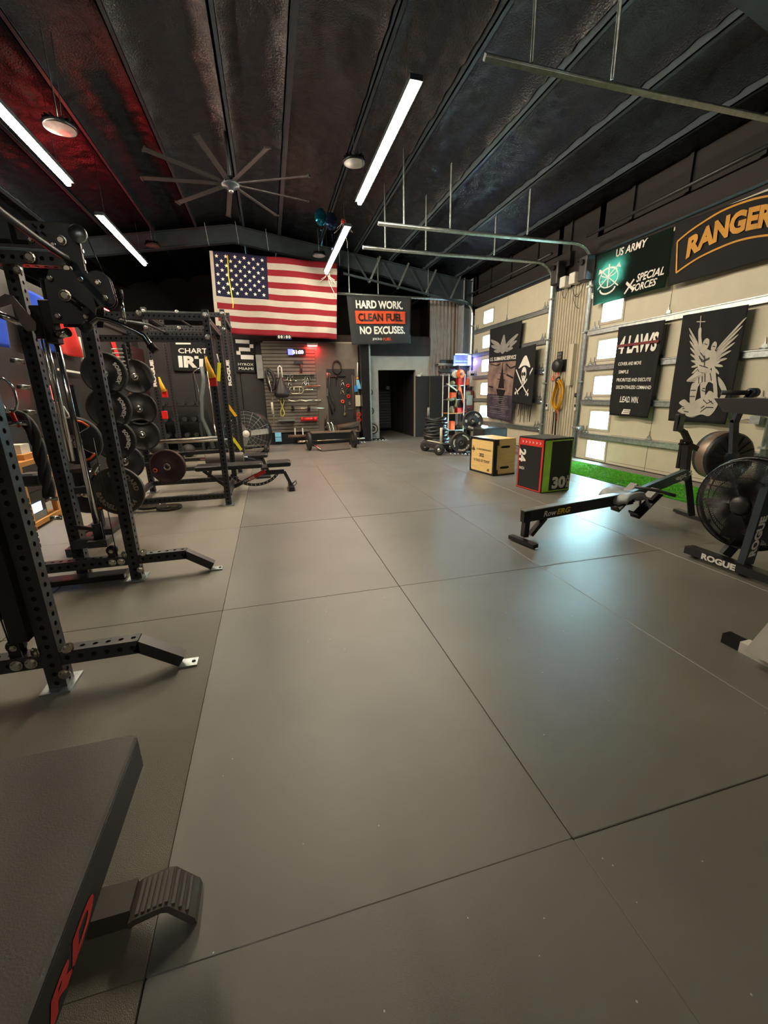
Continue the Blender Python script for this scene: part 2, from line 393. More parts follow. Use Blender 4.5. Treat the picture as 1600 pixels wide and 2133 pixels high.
for x in PX[1:-1]:
    m = MB(); z = roofz(x)
    m.bx((x - .008, -3, z), (x + .008, 17.2, z + .21)); m.bx((x - .008, -3, z), (x + .062, 17.2, z + .01)); m.bx((x + .054, -3, z), (x + .062, 17.2, z + .025))
    m.build('purlin', M_FRAME, ceil)
def rafter(y, name='rafter'):
    t = struct(thing(name, 'dark steel roof rafter crossing the building', 'rafter', (0, y, 5))); del t['label']; del t['category']
    for sgn, x0, x1 in ((1, -.5, XE - .05), (-1, -6.9, -.5)):
        m = MB(); n = 10; xs = [x0 + (x1 - x0) * i / n for i in range(n + 1)]
        top = [roofz(x) - .01 for x in xs]; dep = [.36 + (.34 * max(0, (abs(x + .5) - 4) / 2.6)) for x in xs]
        vs = []; 
        for x, z, d in zip(xs, top, dep): vs += [(x, y - .006, z), (x, y - .006, z - d), (x, y + .006, z), (x, y + .006, z - d)]
        fs = []
        for i in range(n): b = i * 4; fs += [(b, b + 1, b + 5, b + 4), (b + 2, b + 6, b + 7, b + 3)]
        m.add(vs, fs); m.build('web_plate', M_FRAME, t)
        for nm, off in (('top_flange', 0), ('bottom_flange', 1)):
            m = MB()
            for i in range(n):
                za = top[i] - (dep[i] if off else 0); zb = top[i + 1] - (dep[i + 1] if off else 0)
                m.beam((xs[i], y, za), (xs[i + 1], y, zb), .17, .014)
            m.build(nm, M_FRAME, t)
    return t
raf = rafter(12.3); rafter(3.35)
for k, x in enumerate((2.9, 3.7, 4.5, 5.25)):      # knee bracing angles in front of the far rafter
    m = MB(); z = roofz(x) - .03; m.beam((x + .32, 12.12, z + .02), (x, 12.12, z - .62), .05, .012, up=(0, 1, 0)); m.build('brace_angle', M_GALV, raf)
    m = MB(); m.beam((x - .4, 12.2, z + .02), (x + .02, 12.2, z - .62), .05, .012, up=(0, 1, 0)); m.build('brace_angle', M_FRAME, raf)
m = MB(); m.beam((2.2, 12.14, roofz(2.2) - .57), (5.95, 12.14, roofz(5.95) - .66), .06, .05); m.build('lower_chord', M_FRAME, raf)
for x in (-1.1, -.4, .3, 2.1):                     # flange braces hanging below the purlins
    m = MB(); m.beam((x, 12.05, roofz(x) + .02), (x + .03, 12.22, roofz(x) - .4), .05, .01, up=(1, 0, 0)); m.build('brace_angle', M_GALV, raf)

# ---------------------------------------------------------------- walls
def wall(name, boxes, mt, org=None):
    m = MB()
    for a, b in boxes: m.bx(a, b)
    return struct(m.build(name, mt, org=org))
D2a, D2b, D1a, D1b, DH = 3.88, 7.3, 8.5, 12.12, 3.66
wr = wall('wall_right', [((XE + .06, -5, -.1), (XE + .25, D2a - .02, 5)), ((XE + .06, D2b - .04, -.1), (XE + .25, D1a + .04, 5)), ((XE + .06, D1b - .04, -.1), (XE + .25, 17.2, 5)),
    ((XE + .06, D2a - .1, DH), (XE + .25, D2b + .1, 5)), ((XE + .06, D1a - .1, DH), (XE + .25, D1b + .1, 5))], M_UPPER)
m = MB()
y = D2b + .04
while y < D1a - .07:                               # ribbed cream sheet between the doors
    m.bx((XE + .03, y, 0), (XE + .06, min(y + .055, D1a - .04), 3.35)); m.bx((XE + .045, y + .055, 0), (XE + .06, min(y + .08, D1a - .04), 3.35)); y += .08
m.build('ribbed_sheet', M_CREAM2, wr)
m = MB()
y = -1.0
while y < D2a - .12:
    m.bx((XE + .03, y, 0), (XE + .06, y + .055, 3.35)); m.bx((XE + .045, y + .055, 0), (XE + .06, y + .08, 3.35)); y += .08
m.build('ribbed_sheet', M_CREAM2, wr)
for a, b in ((D2a - 1.0, D2b + .5), (D1a - .5, 12.25)):
    m = MB(); m.bx((XE - .04, a, 3.74), (XE + .06, b, 4.0)); m.build('header_beam', M_UPPER, wr)
for yy in (4.6, 5.6, 6.6, 8.1, 9.2, 10.3, 11.3):
    m = MB(); m.bx((XE + .02, yy, 4.0), (XE + .06, yy + .06, 4.75)); m.build('girt_stud', M_UPPER, wr)
for a, b in ((7.62, 7.72), ):
    m = MB(); m.bx((XE - .05, a, 1.45), (XE + .03, b, 2.25)); m.build('downpipe_cover', M_CREAM, wr)
wall('wall_left', [((-3.25, -5, -.1), (-3.1, 12.8, 2.95))], M_DARK)
wall('wall_left_outer', [((-7.1, -5, -.1), (-6.95, 17.2, 5.2))], M_DARK).name = 'trim_2'
wb = wall('wall_back', [((-3.2, 12.7, -.1), (2.92, 12.85, 2.8)), ((2.92, 12.7, -.1), (3.24, 12.85, 2.43)), ((3.24, 12.7, 2.03), (4.42, 12.85, 2.43)), ((4.42, 12.7, -.1), (4.87, 12.85, 2.43))], M_GREYW)
m = MB(); m.bx((-3.2, 12.62, 0), (-.02, 12.7, 2.8)); m.build('dark_panelling', M_DARK, wb)
m = MB(); m.bx((2.8, 12.66, 2.43), (4.87, 12.86, 2.95)); m.build('loft_board', M_BRN, wb)
m = MB(); m.bx((-3.2, 12.8, 2.8), (4.9, 12.95, 3.0)); m.build('loft_board', M_BRN, wb)
for a, b in ((-3.1, -1.9), (-1.88, -.7), (-.68, .02)):
    m = MB(); m.rbox(((a + b) / 2, 12.6, .98), (b - a, .02, 1.95), .004, n=1, axis=1); m.build('wall_mat', M_RUB, wb)
wall('wall_back_far', [((-7, 17, -.1), (XE + .3, 17.2, 5.6)), ((3.0, 15.9, -.1), (4.9, 16.0, 2.4))], M_DARK).name = 'wall_far'
wall('wall_front', [((-7, -5.2, -.1), (XE + .3, -5, 5.6))], M_DARK)
wall('wall_passage_left', [((3.1, 12.85, 0), (3.2, 15.9, 2.4))], M_DARK); ws = wall('wall_passage_right', [((4.44, 12.85, 0), (4.55, 15.9, 2.4))], M_RUB)
for k in range(3):
    m = MB(); m.bx((4.415, 12.86 + k * 1.0, 0.01), (4.435, 13.84 + k * 1.0, 1.9)); m.build('wall_mat', M_RUB, ws)
m = MB(); m.bx((4.42, 12.67, 0), (4.87, 12.7, 1.85)); m.build('wall_mat', M_RUB, wb)
m = MB(); x = 4.87
while x < 6.0:                                     # corrugated dark sheet, right end of the back wall
    m.add([(x, 12.7, 0), (x + .03, 12.66, 0), (x + .06, 12.66, 0), (x + .09, 12.7, 0), (x + .12, 12.7, 0), (x, 12.7, 4.3), (x + .03, 12.66, 4.3), (x + .06, 12.66, 4.3), (x + .09, 12.7, 4.3), (x + .12, 12.7, 4.3)], [(i, i + 1, i + 6, i + 5) for i in range(4)]); x += .12
m.build('corrugated_sheet', mat('warm_grey_sheet', '8a8078', .45), wb)
m = MB(); m.bx((4.87, 12.71, -.1), (XE + .1, 12.85, 4.6)); m.build('backing_board', M_DARK, wb)
for a, b in ((4.88, 5.42), (5.43, 5.98)):
    m = MB(); m.bx((a, 12.635, 0), (b, 12.655, 1.85)); m.build('wall_mat', M_RUB, wb)
m = MB(); m.bx((5.74, 12.22, 0), (5.752, 12.6, 4.5)); m.bx((6.0, 12.22, 0), (6.012, 12.6, 4.5)); m.bx((5.74, 12.4, 0), (6.01, 12.41, 4.5))
struct(m.build('trim_3', mat('blue_grey_column', '8d949c', .5)))

# ---------------------------------------------------------------- roll-up doors
SZ = [0.0, .48, 1.115, 1.75, 2.385, 3.02, DH]
def hinge(door, y, z, n=1):
    for k in range(n):
        m = MB(); yy = y + (k - (n - 1) / 2) * .1
        m.prism([(-.045, 0), (.045, 0), (.03, .05), (.012, .05), (0, .13), (-.012, .05), (-.03, .05)], (XE - .004, yy, z + .02), (0, 1, 0), (0, 0, 1), -.012)
        m.cyl((XE - .012, yy - .05, z + .02), (XE - .012, yy + .05, z + .02), .012, 8)
        m.build('hinge', M_GALV, door)
def rolldoor(idx, ya, yb, wy0, wy1, label):
    d = struct(thing('door_%d' % idx, label, 'door', (XE, (ya + yb) / 2, 0))); del d['category']; del d['label']
    for i in range(6):
        z0, z1 = SZ[i] + .004, SZ[i + 1] - .004; zc = (z0 + z1) / 2; h = z1 - z0
        wz0, wz1 = zc - .16, zc + .16
        if i == 0: wz0, wz1 = .07, .4
        m = MB(); X0, X1 = XE, XE + .05
        m.bx((X0, ya, z0), (X1, wy0, z1)); m.bx((X0, wy1, z0), (X1, yb, z1)); m.bx((X0, wy0, z0), (X1, wy1, wz0)); m.bx((X0, wy0, wz1), (X1, wy1, z1))
        m.bx((X0 - .004, (ya + yb) / 2 - .002, z0 + .01), (X0, (ya + yb) / 2 + .002, z1 - .01), 1)
        m.bx((X0 - .003, ya + .02, z0 + .06), (X0, wy0 - .1, z0 + .064), 1)
        sec = m.build('door_section', [M_CREAM, M_IRON], d)
        m = MB(); f = .045
        for a, b in (((wy0 - f, wz0 - f), (wy0, wz1 + f)), ((wy1, wz0 - f), (wy1 + f, wz1 + f)), ((wy0, wz0 - f), (wy1, wz0)), ((wy0, wz1), (wy1, wz1 + f))):
            m.bx((X0 - .012, a[0], a[1]), (X0 + .006, b[0], b[1]))
        m.build('window_frame', M_CREAM2, sec)
        m = MB(); m.bx((X0 + .02, wy0, wz0), (X0 + .026, wy1, wz1)); m.build('window_pane', M_GLASS, sec)
    for i in range(1, 6):
        m = MB(); z = SZ[i] + .01
        m.bx((XE - .055, ya + .05, z - .045), (XE - .003, yb - .05, z - .04)); m.bx((XE - .055, ya + .05, z + .04), (XE - .003, yb - .05, z + .045)); m.bx((XE - .06, ya + .05, z - .045), (XE - .055, yb - .05, z + .045)); m.bx((XE - .075, ya + .05, z + .03), (XE - .055, yb - .05, z + .045))
        m.build('stiffener_bar', M_GALV, d)
    for i in range(1, 6):
        hinge(d, yb - .2, SZ[i] + .05, 2); hinge(d, ya + .2, SZ[i] + .05, 2); hinge(d, (ya + yb) / 2, SZ[i] + .05, 1)
    m = MB(); m.bx((XE - .05, ya, -.01), (XE + .05, yb, .02)); m.build('bottom_seal', M_RUB, d)
    for y in (ya - .03, yb + .03):
        path = [Vector((XE - .06, y, .05)), Vector((XE - .06, y, 1.5)), Vector((XE - .06, y, 3.5))] + arc((XE - .46, y, 3.5), .40, 0, PI / 2, (1, 0, 0), (0, 0, 1), 8)[1:] + [Vector((3.5, y, 3.92)), Vector((1.92, y, 3.95))]
        m = MB(); m.tube(path, .032, 4, sm=False); m.tube([p + Vector((0, .022, 0)) for p in path], .012, 5); m.tube([p + Vector((0, -.022, 0)) for p in path], .012, 5)
        m.build('track', M_GALV, d)
        m = MB(); m.bx((XE - .01, y - .05, 0), (XE + .03, y + .05, 3.5)); m.build('track_mounting_angle', M_GALV, d)
        for z in (.6, 1.5, 2.4, 3.2):
            m = MB(); m.bx((XE - .1, y - .045, z), (XE - .02, y + .045, z + .03)); m.build('track_bracket', M_GALV, d)
        for xx in (2.35, 3.15, 4.6):
            if xx == 4.6 and y < 5: continue
            m = MB(); m.beam((xx, y, 3.97), (xx, y, roofz(xx) + .02), .04, .006, up=(1, 0, 0)); m.beam((xx, y, 3.97), (xx + .012, y + .03, roofz(xx)), .006, .03, up=(1, 0, 0)); m.build('hanger_strap', M_GALV, d)
    m = MB(); m.cyl((XE - .18, ya - .1, 4.05), (XE - .18, yb + .1, 4.05), .025, 10); m.build('torsion_shaft', M_BLK, d)
    return d
w0 = at(1297, 650, 'x', XE).y; w1 = at(1256, 650, 'x', XE).y
door2 = rolldoor(2, D2a, D2b, w0, w1, '')
v0 = at(1028, 655, 'x', XE).y; v1 = at(1009, 655, 'x', XE).y
door1 = rolldoor(1, D1a, D1b, v0, v1, '')
m = MB(); m.box((XE - .06, D2b - .12, .62), (.08, .1, .1)); m.cyl((XE - .1, D2b - .16, .62), (XE - .1, D2b - .05, .62), .03, 10); m.build('door_latch', M_GALV, door2)
m = MB(); m.box((XE - .06, D2a + .12, .95), (.08, .12, .1)); m.cyl((XE - .06, D2a + .15, .95), (XE - .06, D2a + .5, .95), .008, 6); m.build('door_latch', M_GALV, door2)
# ground outside the doors
m = MB(); m.bx((XE + .3, -20, -.3), (40, 40, -.1)); struct(m.build('ground_outside', M_CONC)).name = 'trim_4'
# ---------------------------------------------------------------- ceiling fittings
hp = at(480, 383, 'z', 4.75)
t = thing('ceiling_fan', 'big dark ceiling fan with nine long straight blades under the purlins', 'fan', hp)
m = MB(); m.lathe([(.0001, -.09), (.05, -.09), (.06, -.05), (.14, -.04), (.15, .03), (.1, .07), (.05, .1), (.0001, .1)], hp, n=20); m.build('motor_hub', M_FRAME, t)
m = MB(); m.cyl(hp + Vector((0, 0, -.12)), hp + Vector((0, 0, -.08)), .035, 12); m.build('hub_cap', M_GALV, t)
m = MB(); m.cyl(hp + Vector((0, 0, .08)), (hp.x, hp.y, roofz(hp.x) + .1), .022, 8); m.build('down_rod', M_FRAME, t)
tip = at(645, 366, 'z', 4.75) - hp; a0 = math.atan2(tip.y, tip.x); RF = max(1.35, min(1.9, tip.length))
for k in range(9):
    a = a0 + 2 * PI * k / 9; d = Vector((math.cos(a), math.sin(a), 0)); s_ = Vector((-math.sin(a), math.cos(a), .25)).normalized()
    m = MB(); m.obox(hp + d * (RF * .5 + .06), d * (RF * .5 - .06), s_ * .04, d.cross(s_) * .006); m.obox(hp + d * (RF - .01), d * .012, s_ * .05, d.cross(s_) * .015); m.build('blade', M_BLK, t)
def high_bay(px, py, z, face, label, r=.17):
    c = at(px, py, 'z', z); t = thing('high_bay_light', label, 'light', c, group='round high bay lights, switched off')
    m = MB(); m.lathe([(.0001, .09), (.05, .09), (.07, .06), (r * .7, .05), (r, .03), (r, 0), (r * .92, -.005)], c, n=28); m.build('finned_body', M_BLKS, t)
    for k in range(14):
        a = 2 * PI * k / 14; d = Vector((math.cos(a), math.sin(a), 0)); m2 = MB(); m2.obox(c + d * r * .62 + Vector((0, 0, .065)), d * r * .28, d.cross(Vector((0, 0, 1))) * .003, Vector((0, 0, .02))); m2.build('fin', M_BLKS, t)
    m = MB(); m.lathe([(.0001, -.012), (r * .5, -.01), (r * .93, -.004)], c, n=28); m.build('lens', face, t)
    m = MB(); m.tube([c + Vector((0, 0, .09)), c + Vector((.0, .0, .2)), (c.x, c.y, roofz(c.x) + .14)], .006, 6); m.build('hook_and_chain', M_GALV, t)
    m = MB(); m.tube(bez(c + Vector((.03, 0, .08)), (c.x + .12, c.y - .1, roofz(c.x)), .1), .004, 5); m.build('cord', M_BLK, t)
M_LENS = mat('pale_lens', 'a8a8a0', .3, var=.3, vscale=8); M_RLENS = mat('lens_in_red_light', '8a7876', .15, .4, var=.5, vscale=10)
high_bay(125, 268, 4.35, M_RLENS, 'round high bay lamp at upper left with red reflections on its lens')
high_bay(738, 340, 4.7, M_LENS, 'round high bay lamp with pale face beside the nearest right tube light')
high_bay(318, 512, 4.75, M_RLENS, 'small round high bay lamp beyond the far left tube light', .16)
high_bay(665, 533, 4.62, M_LENS, 'small round pale high bay lamp right above the striped flag', .16)

def balloon(px, py, y, col, label):
    c = at(px, py, 'y', y); o = MB(); pts = star2d(0, 0, .2, 6, .86)[0]
    o.ball(c, .12, 14, sq=(1, .45, 1.35)); o.cyl(c + Vector((0, 0, -.24)), c + Vector((0, 0, -.2)), .02, 8, r2=.006)
    o.tube([c + Vector((0, 0, -.24)), c + Vector((.02, 0, -.4)), c + Vector((-.02, 0, -.52))], .004, 4)
    tag(o.build('foil_balloon', mat('foil_' + label.split()[0], col, .15, .8)), label, 'balloon')
balloon(668, 452, 9.7, '1f7f9a', 'teal foil balloon stuck to the ceiling left of the ribbons')
balloon(690, 461, 9.6, '2c3f66', 'dark blue foil balloon stuck to the ceiling right of the teal one')
for (px, py, y, lb, red) in ((715, 462, 10.4, 'bunch of curled white ribbons with red core above the farthest tube light', 1), (683, 572, 11.7, 'bunch of curled white ribbons dangling under the farthest tube light', 0)):
    c = at(px, py, 'y', y); m = MB()
    for k in range(9):
        a = random.uniform(0, 6.3); L = random.uniform(.12, .3) if k else .55
        m.tube([c + Vector((math.cos(a + i) * .03 + .03 * math.cos(a) * i, math.sin(a + i) * .02, -.0 - L * i / 6 + .05)) for i in range(7)], .006, 4)
    if red: m.ball(c, .05, 8, 1)
    tag(m.build('party_ribbons', [M_WTXT, M_REDP]), lb, 'decoration')

# ---------------------------------------------------------------- flags and banners
M_NAVY = cloth_mat('navy_cloth', '16193a'); M_STRR = cloth_mat('red_cloth', '8e1626'); M_STRW = cloth_mat('white_cloth', 'c2bab0'); M_BCL = cloth_mat('black_cloth', '19191b', .12); M_STAR = mat('star_white_print', 'e6e2d8', .7)
def rows13(u, v):
    if v > 6 / 13 and u < .42: return 0
    return 1 if int((1 - v) * 13) % 2 == 0 else 2
fl_tl, fl_tr, fl_bl, fl_br = at(440, 522, 'y', 11.85), at(702, 548, 'y', 11.85), at(486, 695, 'y', 11.85), at(702, 707, 'y', 11.85)
W, H = 3.0, 1.9
fl_bl = at(455, 694, 'y', 11.85)
F = quadmap(fl_tl, fl_tr, fl_bl, fl_br, W, H, (0, -1, 0), lambda u, v: .03 * math.sin(u * 16 + v * 5) + .02 * math.sin(u * 31 - v * 11) * (1 - v))
flag = thing('striped_flag', 'big red and white striped flag with white stars on navy, hung high', 'flag', (fl_tl + fl_tr) / 2)
cloth('flag_cloth', W, H, F, flag, rows13, [M_NAVY, M_STRR, M_STRW], nu=78, nv=39)
m = MB()
for r in range(9):
    for c_ in range(6 if r % 2 == 0 else 5):
        sx = -W / 2 + W * .42 * ((c_ * 2 + 1 + (r % 2)) / 12); sy = H / 2 - H * 7 / 13 * (r + 1) / 10
        vs, fs = star2d(sx, sy, .048); m.add([F(x, y, .012) for x, y in vs], fs)
m.build('stars', M_STAR, flag)
m = MB(); vs = [F(-W / 2 + x, H * (v - .5), .006) for v in [i / 20 for i in range(21)] for x in (-.045, .03)]; m.add(vs, [(i * 2, i * 2 + 1, i * 2 + 3, i * 2 + 2) for i in range(20)]); m.build('white_header_strip', M_STRW, flag)
for p in (fl_tl, fl_tr, fl_tl.lerp(fl_tr, .5)):
    m = MB(); m.cyl(p, Vector((p.x, 12.2, p.z + .12)), .005, 5); m.build('hanging_cord', M_BLK, flag)
c = at(481, 604, 'y', 11.7); m = MB(); m.tube([c + Vector((0, .15, .8)), c + Vector((-.02, 0, .28)), c + Vector((0, 0, 0)), c + Vector((.02, 0, -.3)), c + Vector((.0, 0, -.4))], .012, 5); tag(m.build('hanging_band', M_YELB), 'thin yellow band hanging in front of the star field', 'band')
# digital timer under the flag
c = at(592, 702, 'y', 11.7); m = MB(); m.box(c, (.36, .05, .1)); tm = m.build('wall_timer', M_BLKS); tag(tm, 'unlit black timer showing pale zeros at the striped flag hem', 'timer')
m = MB()
for k, ch in enumerate('00:00'):
    text_at(m, ch, c + Vector((-.13 + k * .065, -.03, 0)), (1, 0, 0), (0, 0, 1), .07 if ch != ':' else .05)
m.build('digits', M_WTXT, tm)

def banner(name, label, tl, tr, bl, br, W, H, nrm, cat='banner', cm=M_BCL, wave=None, nu=36, nv=30, matfn=None, mats=None):
    F = quadmap(tl, tr, bl, br, W, H, nrm, wave or (lambda u, v: .02 * math.sin(u * 9 + v * 3) * (1.1 - v) + .004 * math.sin(u * 23 + v * 6)))
    t = thing(name, label, cat, (Vector(tl) + Vector(tr)) / 2)
    cloth('cloth', W, H, F, t, matfn, mats or [cm], nu, nv)
    return t, F
def on(F, t, name, mt, items):
    tx = [i for i in items if i[0] == 't']; rest = [i for i in items if i[0] != 't']
    if tx and len(items) > 1:
        for i in tx: on(F, t, name, mt, [i])
        return on(F, t, 'printed_lines', mt, rest) if rest else None
    m = MB()
    for it in items:
        if it[0] == 't': text_at(m, it[1], (it[2], it[3]), None, None, it[4], w=it[5] if len(it) > 5 else None, F=lambda x, y: F(x, y, .012), shear=it[6] if len(it) > 6 else 0, bold=it[7] if len(it) > 7 else .02)
        elif it[0] == 'r':
            _, x0, y0, x1, y1 = it[:5]; n = 8; k = max(1, int(abs(y1 - y0) / .08))
            vs = [F(x0 + (x1 - x0) * i / n, y0 + (y1 - y0) * j / k, it[5] if len(it) > 5 else .009) for j in range(k + 1) for i in range(n + 1)]
            m.add(vs, [(j * (n + 1) + i, j * (n + 1) + i + 1, (j + 1) * (n + 1) + i + 1, (j + 1) * (n + 1) + i) for j in range(k) for i in range(n)])
        elif it[0] == 'p': m.add([F(x, y, .010) for x, y in it[1]], [tuple(range(len(it[1])))])
        elif it[0] == 's': q = crom(it[1]); m.add([F(x, y, it[2] if len(it) > 2 else .010) for x, y in q], [tuple(range(len(q)))])
        elif it[0] == 'l':                      # poly-line with width
            pts, wd = it[1], it[2]
            for (x0, y0), (x1, y1) in zip(pts, pts[1:]):
                L = math.hypot(x1 - x0, y1 - y0) or 1e-6; nx, ny = -(y1 - y0) / L * wd / 2, (x1 - x0) / L * wd / 2
                m.add([F(x, y, .012) for x, y in ((x0 + nx, y0 + ny), (x1 + nx, y1 + ny), (x1 - nx, y1 - ny), (x0 - nx, y0 - ny))], [(0, 1, 2, 3)])
    return m.build(name, mt, t)
def crom(p, k=4):                              # closed outline rounded through its points
    n = len(p); out = []
    for i in range(n):
        a, b, c, d = p[i - 1], p[i], p[(i + 1) % n], p[(i + 2) % n]
        for j in range(k):
            t = j / k; out.append(tuple(.5 * (2 * b[q] + (c[q] - a[q]) * t + (2 * a[q] - 5 * b[q] + 4 * c[q] - d[q]) * t * t + (3 * b[q] - a[q] - 3 * c[q] + d[q]) * t ** 3) for q in (0, 1)))
    return out
def feather(x0, y0, x1, y1, w):
    L = math.hypot(x1 - x0, y1 - y0); nx, ny = -(y1 - y0) / L * w, (x1 - x0) / L * w
    return ('s', [(x0, y0), (x0 + (x1 - x0) * .4 + nx, y0 + (y1 - y0) * .4 + ny), (x0 + (x1 - x0) * .85 + nx * .8, y0 + (y1 - y0) * .85 + ny * .8), (x1, y1), (x0 + (x1 - x0) * .8 - nx * .6, y0 + (y1 - y0) * .8 - ny * .6), (x0 + (x1 - x0) * .35 - nx, y0 + (y1 - y0) * .35 - ny)])
def ell(cx, cy, rx, ry, n=16, a0=0, a1=2 * PI): return [(cx + rx * math.cos(a0 + (a1 - a0) * i / n), cy + ry * math.sin(a0 + (a1 - a0) * i / n)) for i in range(n + 1)]

# motto banner under the far door track
yb_ = 12.0; t, F = banner('motto_banner', 'black banner reading HARD WORK CLEAN FUEL NO EXCUSES with an orange band', at(722, 616, 'y', yb_), at(856, 620, 'y', yb_), at(733, 718, 'y', yb_), at(855, 716, 'y', yb_), 1.8, 1.2, (0, -1, 0), cm=cloth_mat('grey_black_cloth', '2a2c30', .1),
    wave=lambda u, v: .05 * math.sin((u + v * .5) * 9) * u * (1.2 - v) + .015 * math.sin(u * 20))
on(F, t, 'orange_band', M_ORNT, [('r', -.72, -.08, .74, .24, .03)])
on(F, t, 'white_lettering', M_WTXT, [('t', 'HARD WORK.', 0, .4, .2, 1.35, 0, .035), ('t', 'NO EXCUSES.', .05, -.24, .2, 1.35, 0, .035), ('t', 'JOCKO', -.12, -.47, .07, .3)])
m = MB(); text_at(m, 'CLEAN FUEL', (0, .08), None, None, .2, w=1.3, F=lambda x, y: F(x, y, .045), bold=.035); m.build('dark_lettering', M_BLKP, t)
on(F, t, 'orange_lettering', M_ORNT, [('t', 'FUEL', .18, -.47, .07, .24)])

# submarine banner on door 1
xb = XE - .12; n1 = (-1, 0, 0)
W_, H_ = .95, 2.2
t, F = banner('ship_banner', 'tall banner with a misty sailing ship below a dark winged emblem', at(1021, 686, 'x', xb), at(1088, 668, 'x', xb), at(1014, 868, 'x', xb), at(1064, 879, 'x', xb), W_, H_, n1,
    matfn=lambda u, v: 0 if v > .62 else (1 if v > .27 else 2), mats=[M_BCL, cloth_mat('misty_pink_cloth', 'c8a898', .3, c2='5a4c50'), cloth_mat('violet_sea_cloth', '6a5c70', .2, c2='28242c')], nv=40)
on(F, t, 'winged_emblem', M_GTXT, [feather(-.05, .6, -.42, .84, .05), feather(-.06, .56, -.4, .7, .045), feather(-.06, .52, -.3, .56, .04), feather(.05, .6, .42, .84, .05), feather(.06, .56, .4, .7, .045), feather(.06, .52, .3, .56, .04), ('s', [(0, .46), (.1, .58), (.06, .76), (0, .9), (-.06, .76), (-.1, .58)])])
on(F, t, 'white_lettering', M_WTXT, [('t', 'U.S. SUBMARINE SERVICE', 0, .36, .09, .84)])
on(F, t, 'ship_silhouette', M_BLKP, [('p', [(-.16, -.36), (.2, -.38), (.14, -.52), (-.1, -.52)]), ('p', [(-.1, -.34), (.0, .05), (.03, .2), (.06, .05), (.14, -.34)]), ('l', [(.02, -.5), (.03, .26)], .014), ('l', [(-.1, .02), (.14, .0)], .012), ('l', [(-.14, -.12), (.18, -.15)], .012), ('p', [(-.05, -.5), (.1, -.5), (.04, -.75), (0, -.8)])])
on(F, t, 'cloud_streaks', M_DARK, [('l', [(-.4, .25), (-.2, .2), (-.05, .24)], .02), ('l', [(.15, .22), (.3, .12), (.42, .16)], .03), ('l', [(.2, -.02), (.4, -.1)], .04), ('l', [(-.42, -.3), (-.25, -.33)], .03)])
on(F, t, 'water_glints', M_GTXT, [('l', [(random.uniform(-.42, .1), y), (random.uniform(.15, .42), y + .01)], .008) for y in [-.55 - .045 * k for k in range(11)]])
# pirate flag
t, F = banner('pirate_flag', 'tattered black flag with skull, cocked hat and crossed sabres', at(1078, 727, 'x', xb - .08), at(1117, 716, 'x', xb - .08), at(1066, 838, 'x', xb - .08), at(1108, 846, 'x', xb - .08), .85, 1.15, n1, 'flag')
on(F, t, 'skull_print', M_WTXT, [('p', ell(0, .04, .13, .14, 14)), ('p', [(-.09, -.08), (.09, -.08), (.07, -.17), (-.07, -.17)]), ('s', [(-.26, .16), (-.1, .2), (.1, .2), (.26, .16), (.15, .32), (.03, .4), (-.1, .34)]),
    ('l', [(-.36, .14), (-.12, -.12), (.22, -.34)], .035), ('l', [(.36, .14), (.12, -.12), (-.22, -.34)], .035), ('l', [(.16, -.38), (.28, -.26)], .025), ('l', [(-.16, -.38), (-.28, -.26)], .025), ('p', ell(.27, -.36, .035, .035, 8)), ('p', ell(-.27, -.36, .035, .035, 8))])
for ex in (-.055, .055):
    m = MB(); m.add([F(x, y, .026) for x, y in ell(ex, .04, .036, .042, 10)[:-1]], [tuple(range(10))]); m.build('eye_socket', M_BLKP, t)
m = MB()
m.add([F(x, y, .026) for x, y in ((-.02, -.04), (.02, -.04), (0, .0))], [(0, 1, 2)])
for k in range(4): m.add([F(x, y, .026) for x, y in ((-.05 + k * .03, -.17), (-.04 + k * .03, -.17), (-.04 + k * .03, -.1), (-.05 + k * .03, -.1))], [(0, 1, 2, 3)])
m.build('nose_and_teeth', M_BLKP, t)
m = MB(); x = -.42
while x < .4:
    wd = random.uniform(.02, .06); L = random.uniform(.12, .42)
    m.add([F(x, -.575), F(x + wd, -.575), F(x + wd * .7, -.575 - L), F(x + wd * .3, -.575 - L * .95)], [(0, 1, 2, 3)]); x += wd + random.uniform(0, .025)
m.build('torn_strips', M_BCL, t)
# army flag, lit through by the window behind
xf = XE - .13
def armymat(u, v): return 0
t, F = banner('army_flag', 'black US ARMY SPECIAL FORCES flag glowing pale where the window lies behind', at(1243, 533, 'x', xf), at(1404, 472, 'x', xf), at(1236, 637, 'x', xf), at(1386, 598, 'x', xf), 1.5, .9, n1, 'flag', cm=cloth_mat('thin_black_cloth', '14201a', .7, tcol=(.16, .30, .24)))
on(F, t, 'white_lettering', M_WTXT, [('t', 'US ARMY', .02, .36, .13, .62, .15), ('t', 'SPECIAL', .45, -.18, .13, .5, .25), ('t', 'FORCES', .36, -.33, .12, .5, .25)])
on(F, t, 'crest_print', M_WTXT, [('l', ell(-.42, -.02, .2, .17), .02), ('l', ell(-.42, .08, .17, .08), .02), ('l', [(-.62, .16), (-.2, -.2)], .022), ('l', [(-.2, .18), (-.64, -.18)], .022), ('l', [(-.42, .22), (-.42, -.2)], .03), ('p', [(-.2, .2), (-.16, .1), (-.28, .14)]), ('p', [(-.64, .18), (-.66, .08), (-.55, .12)]), ('l', ell(-.42, -.2, .16, .1, 10, PI, 2 * PI), .03), ('l', [(-.02, -.2), (.16, -.36)], .05), ('l', [(.15, -.18), (-.05, -.38)], .03)])
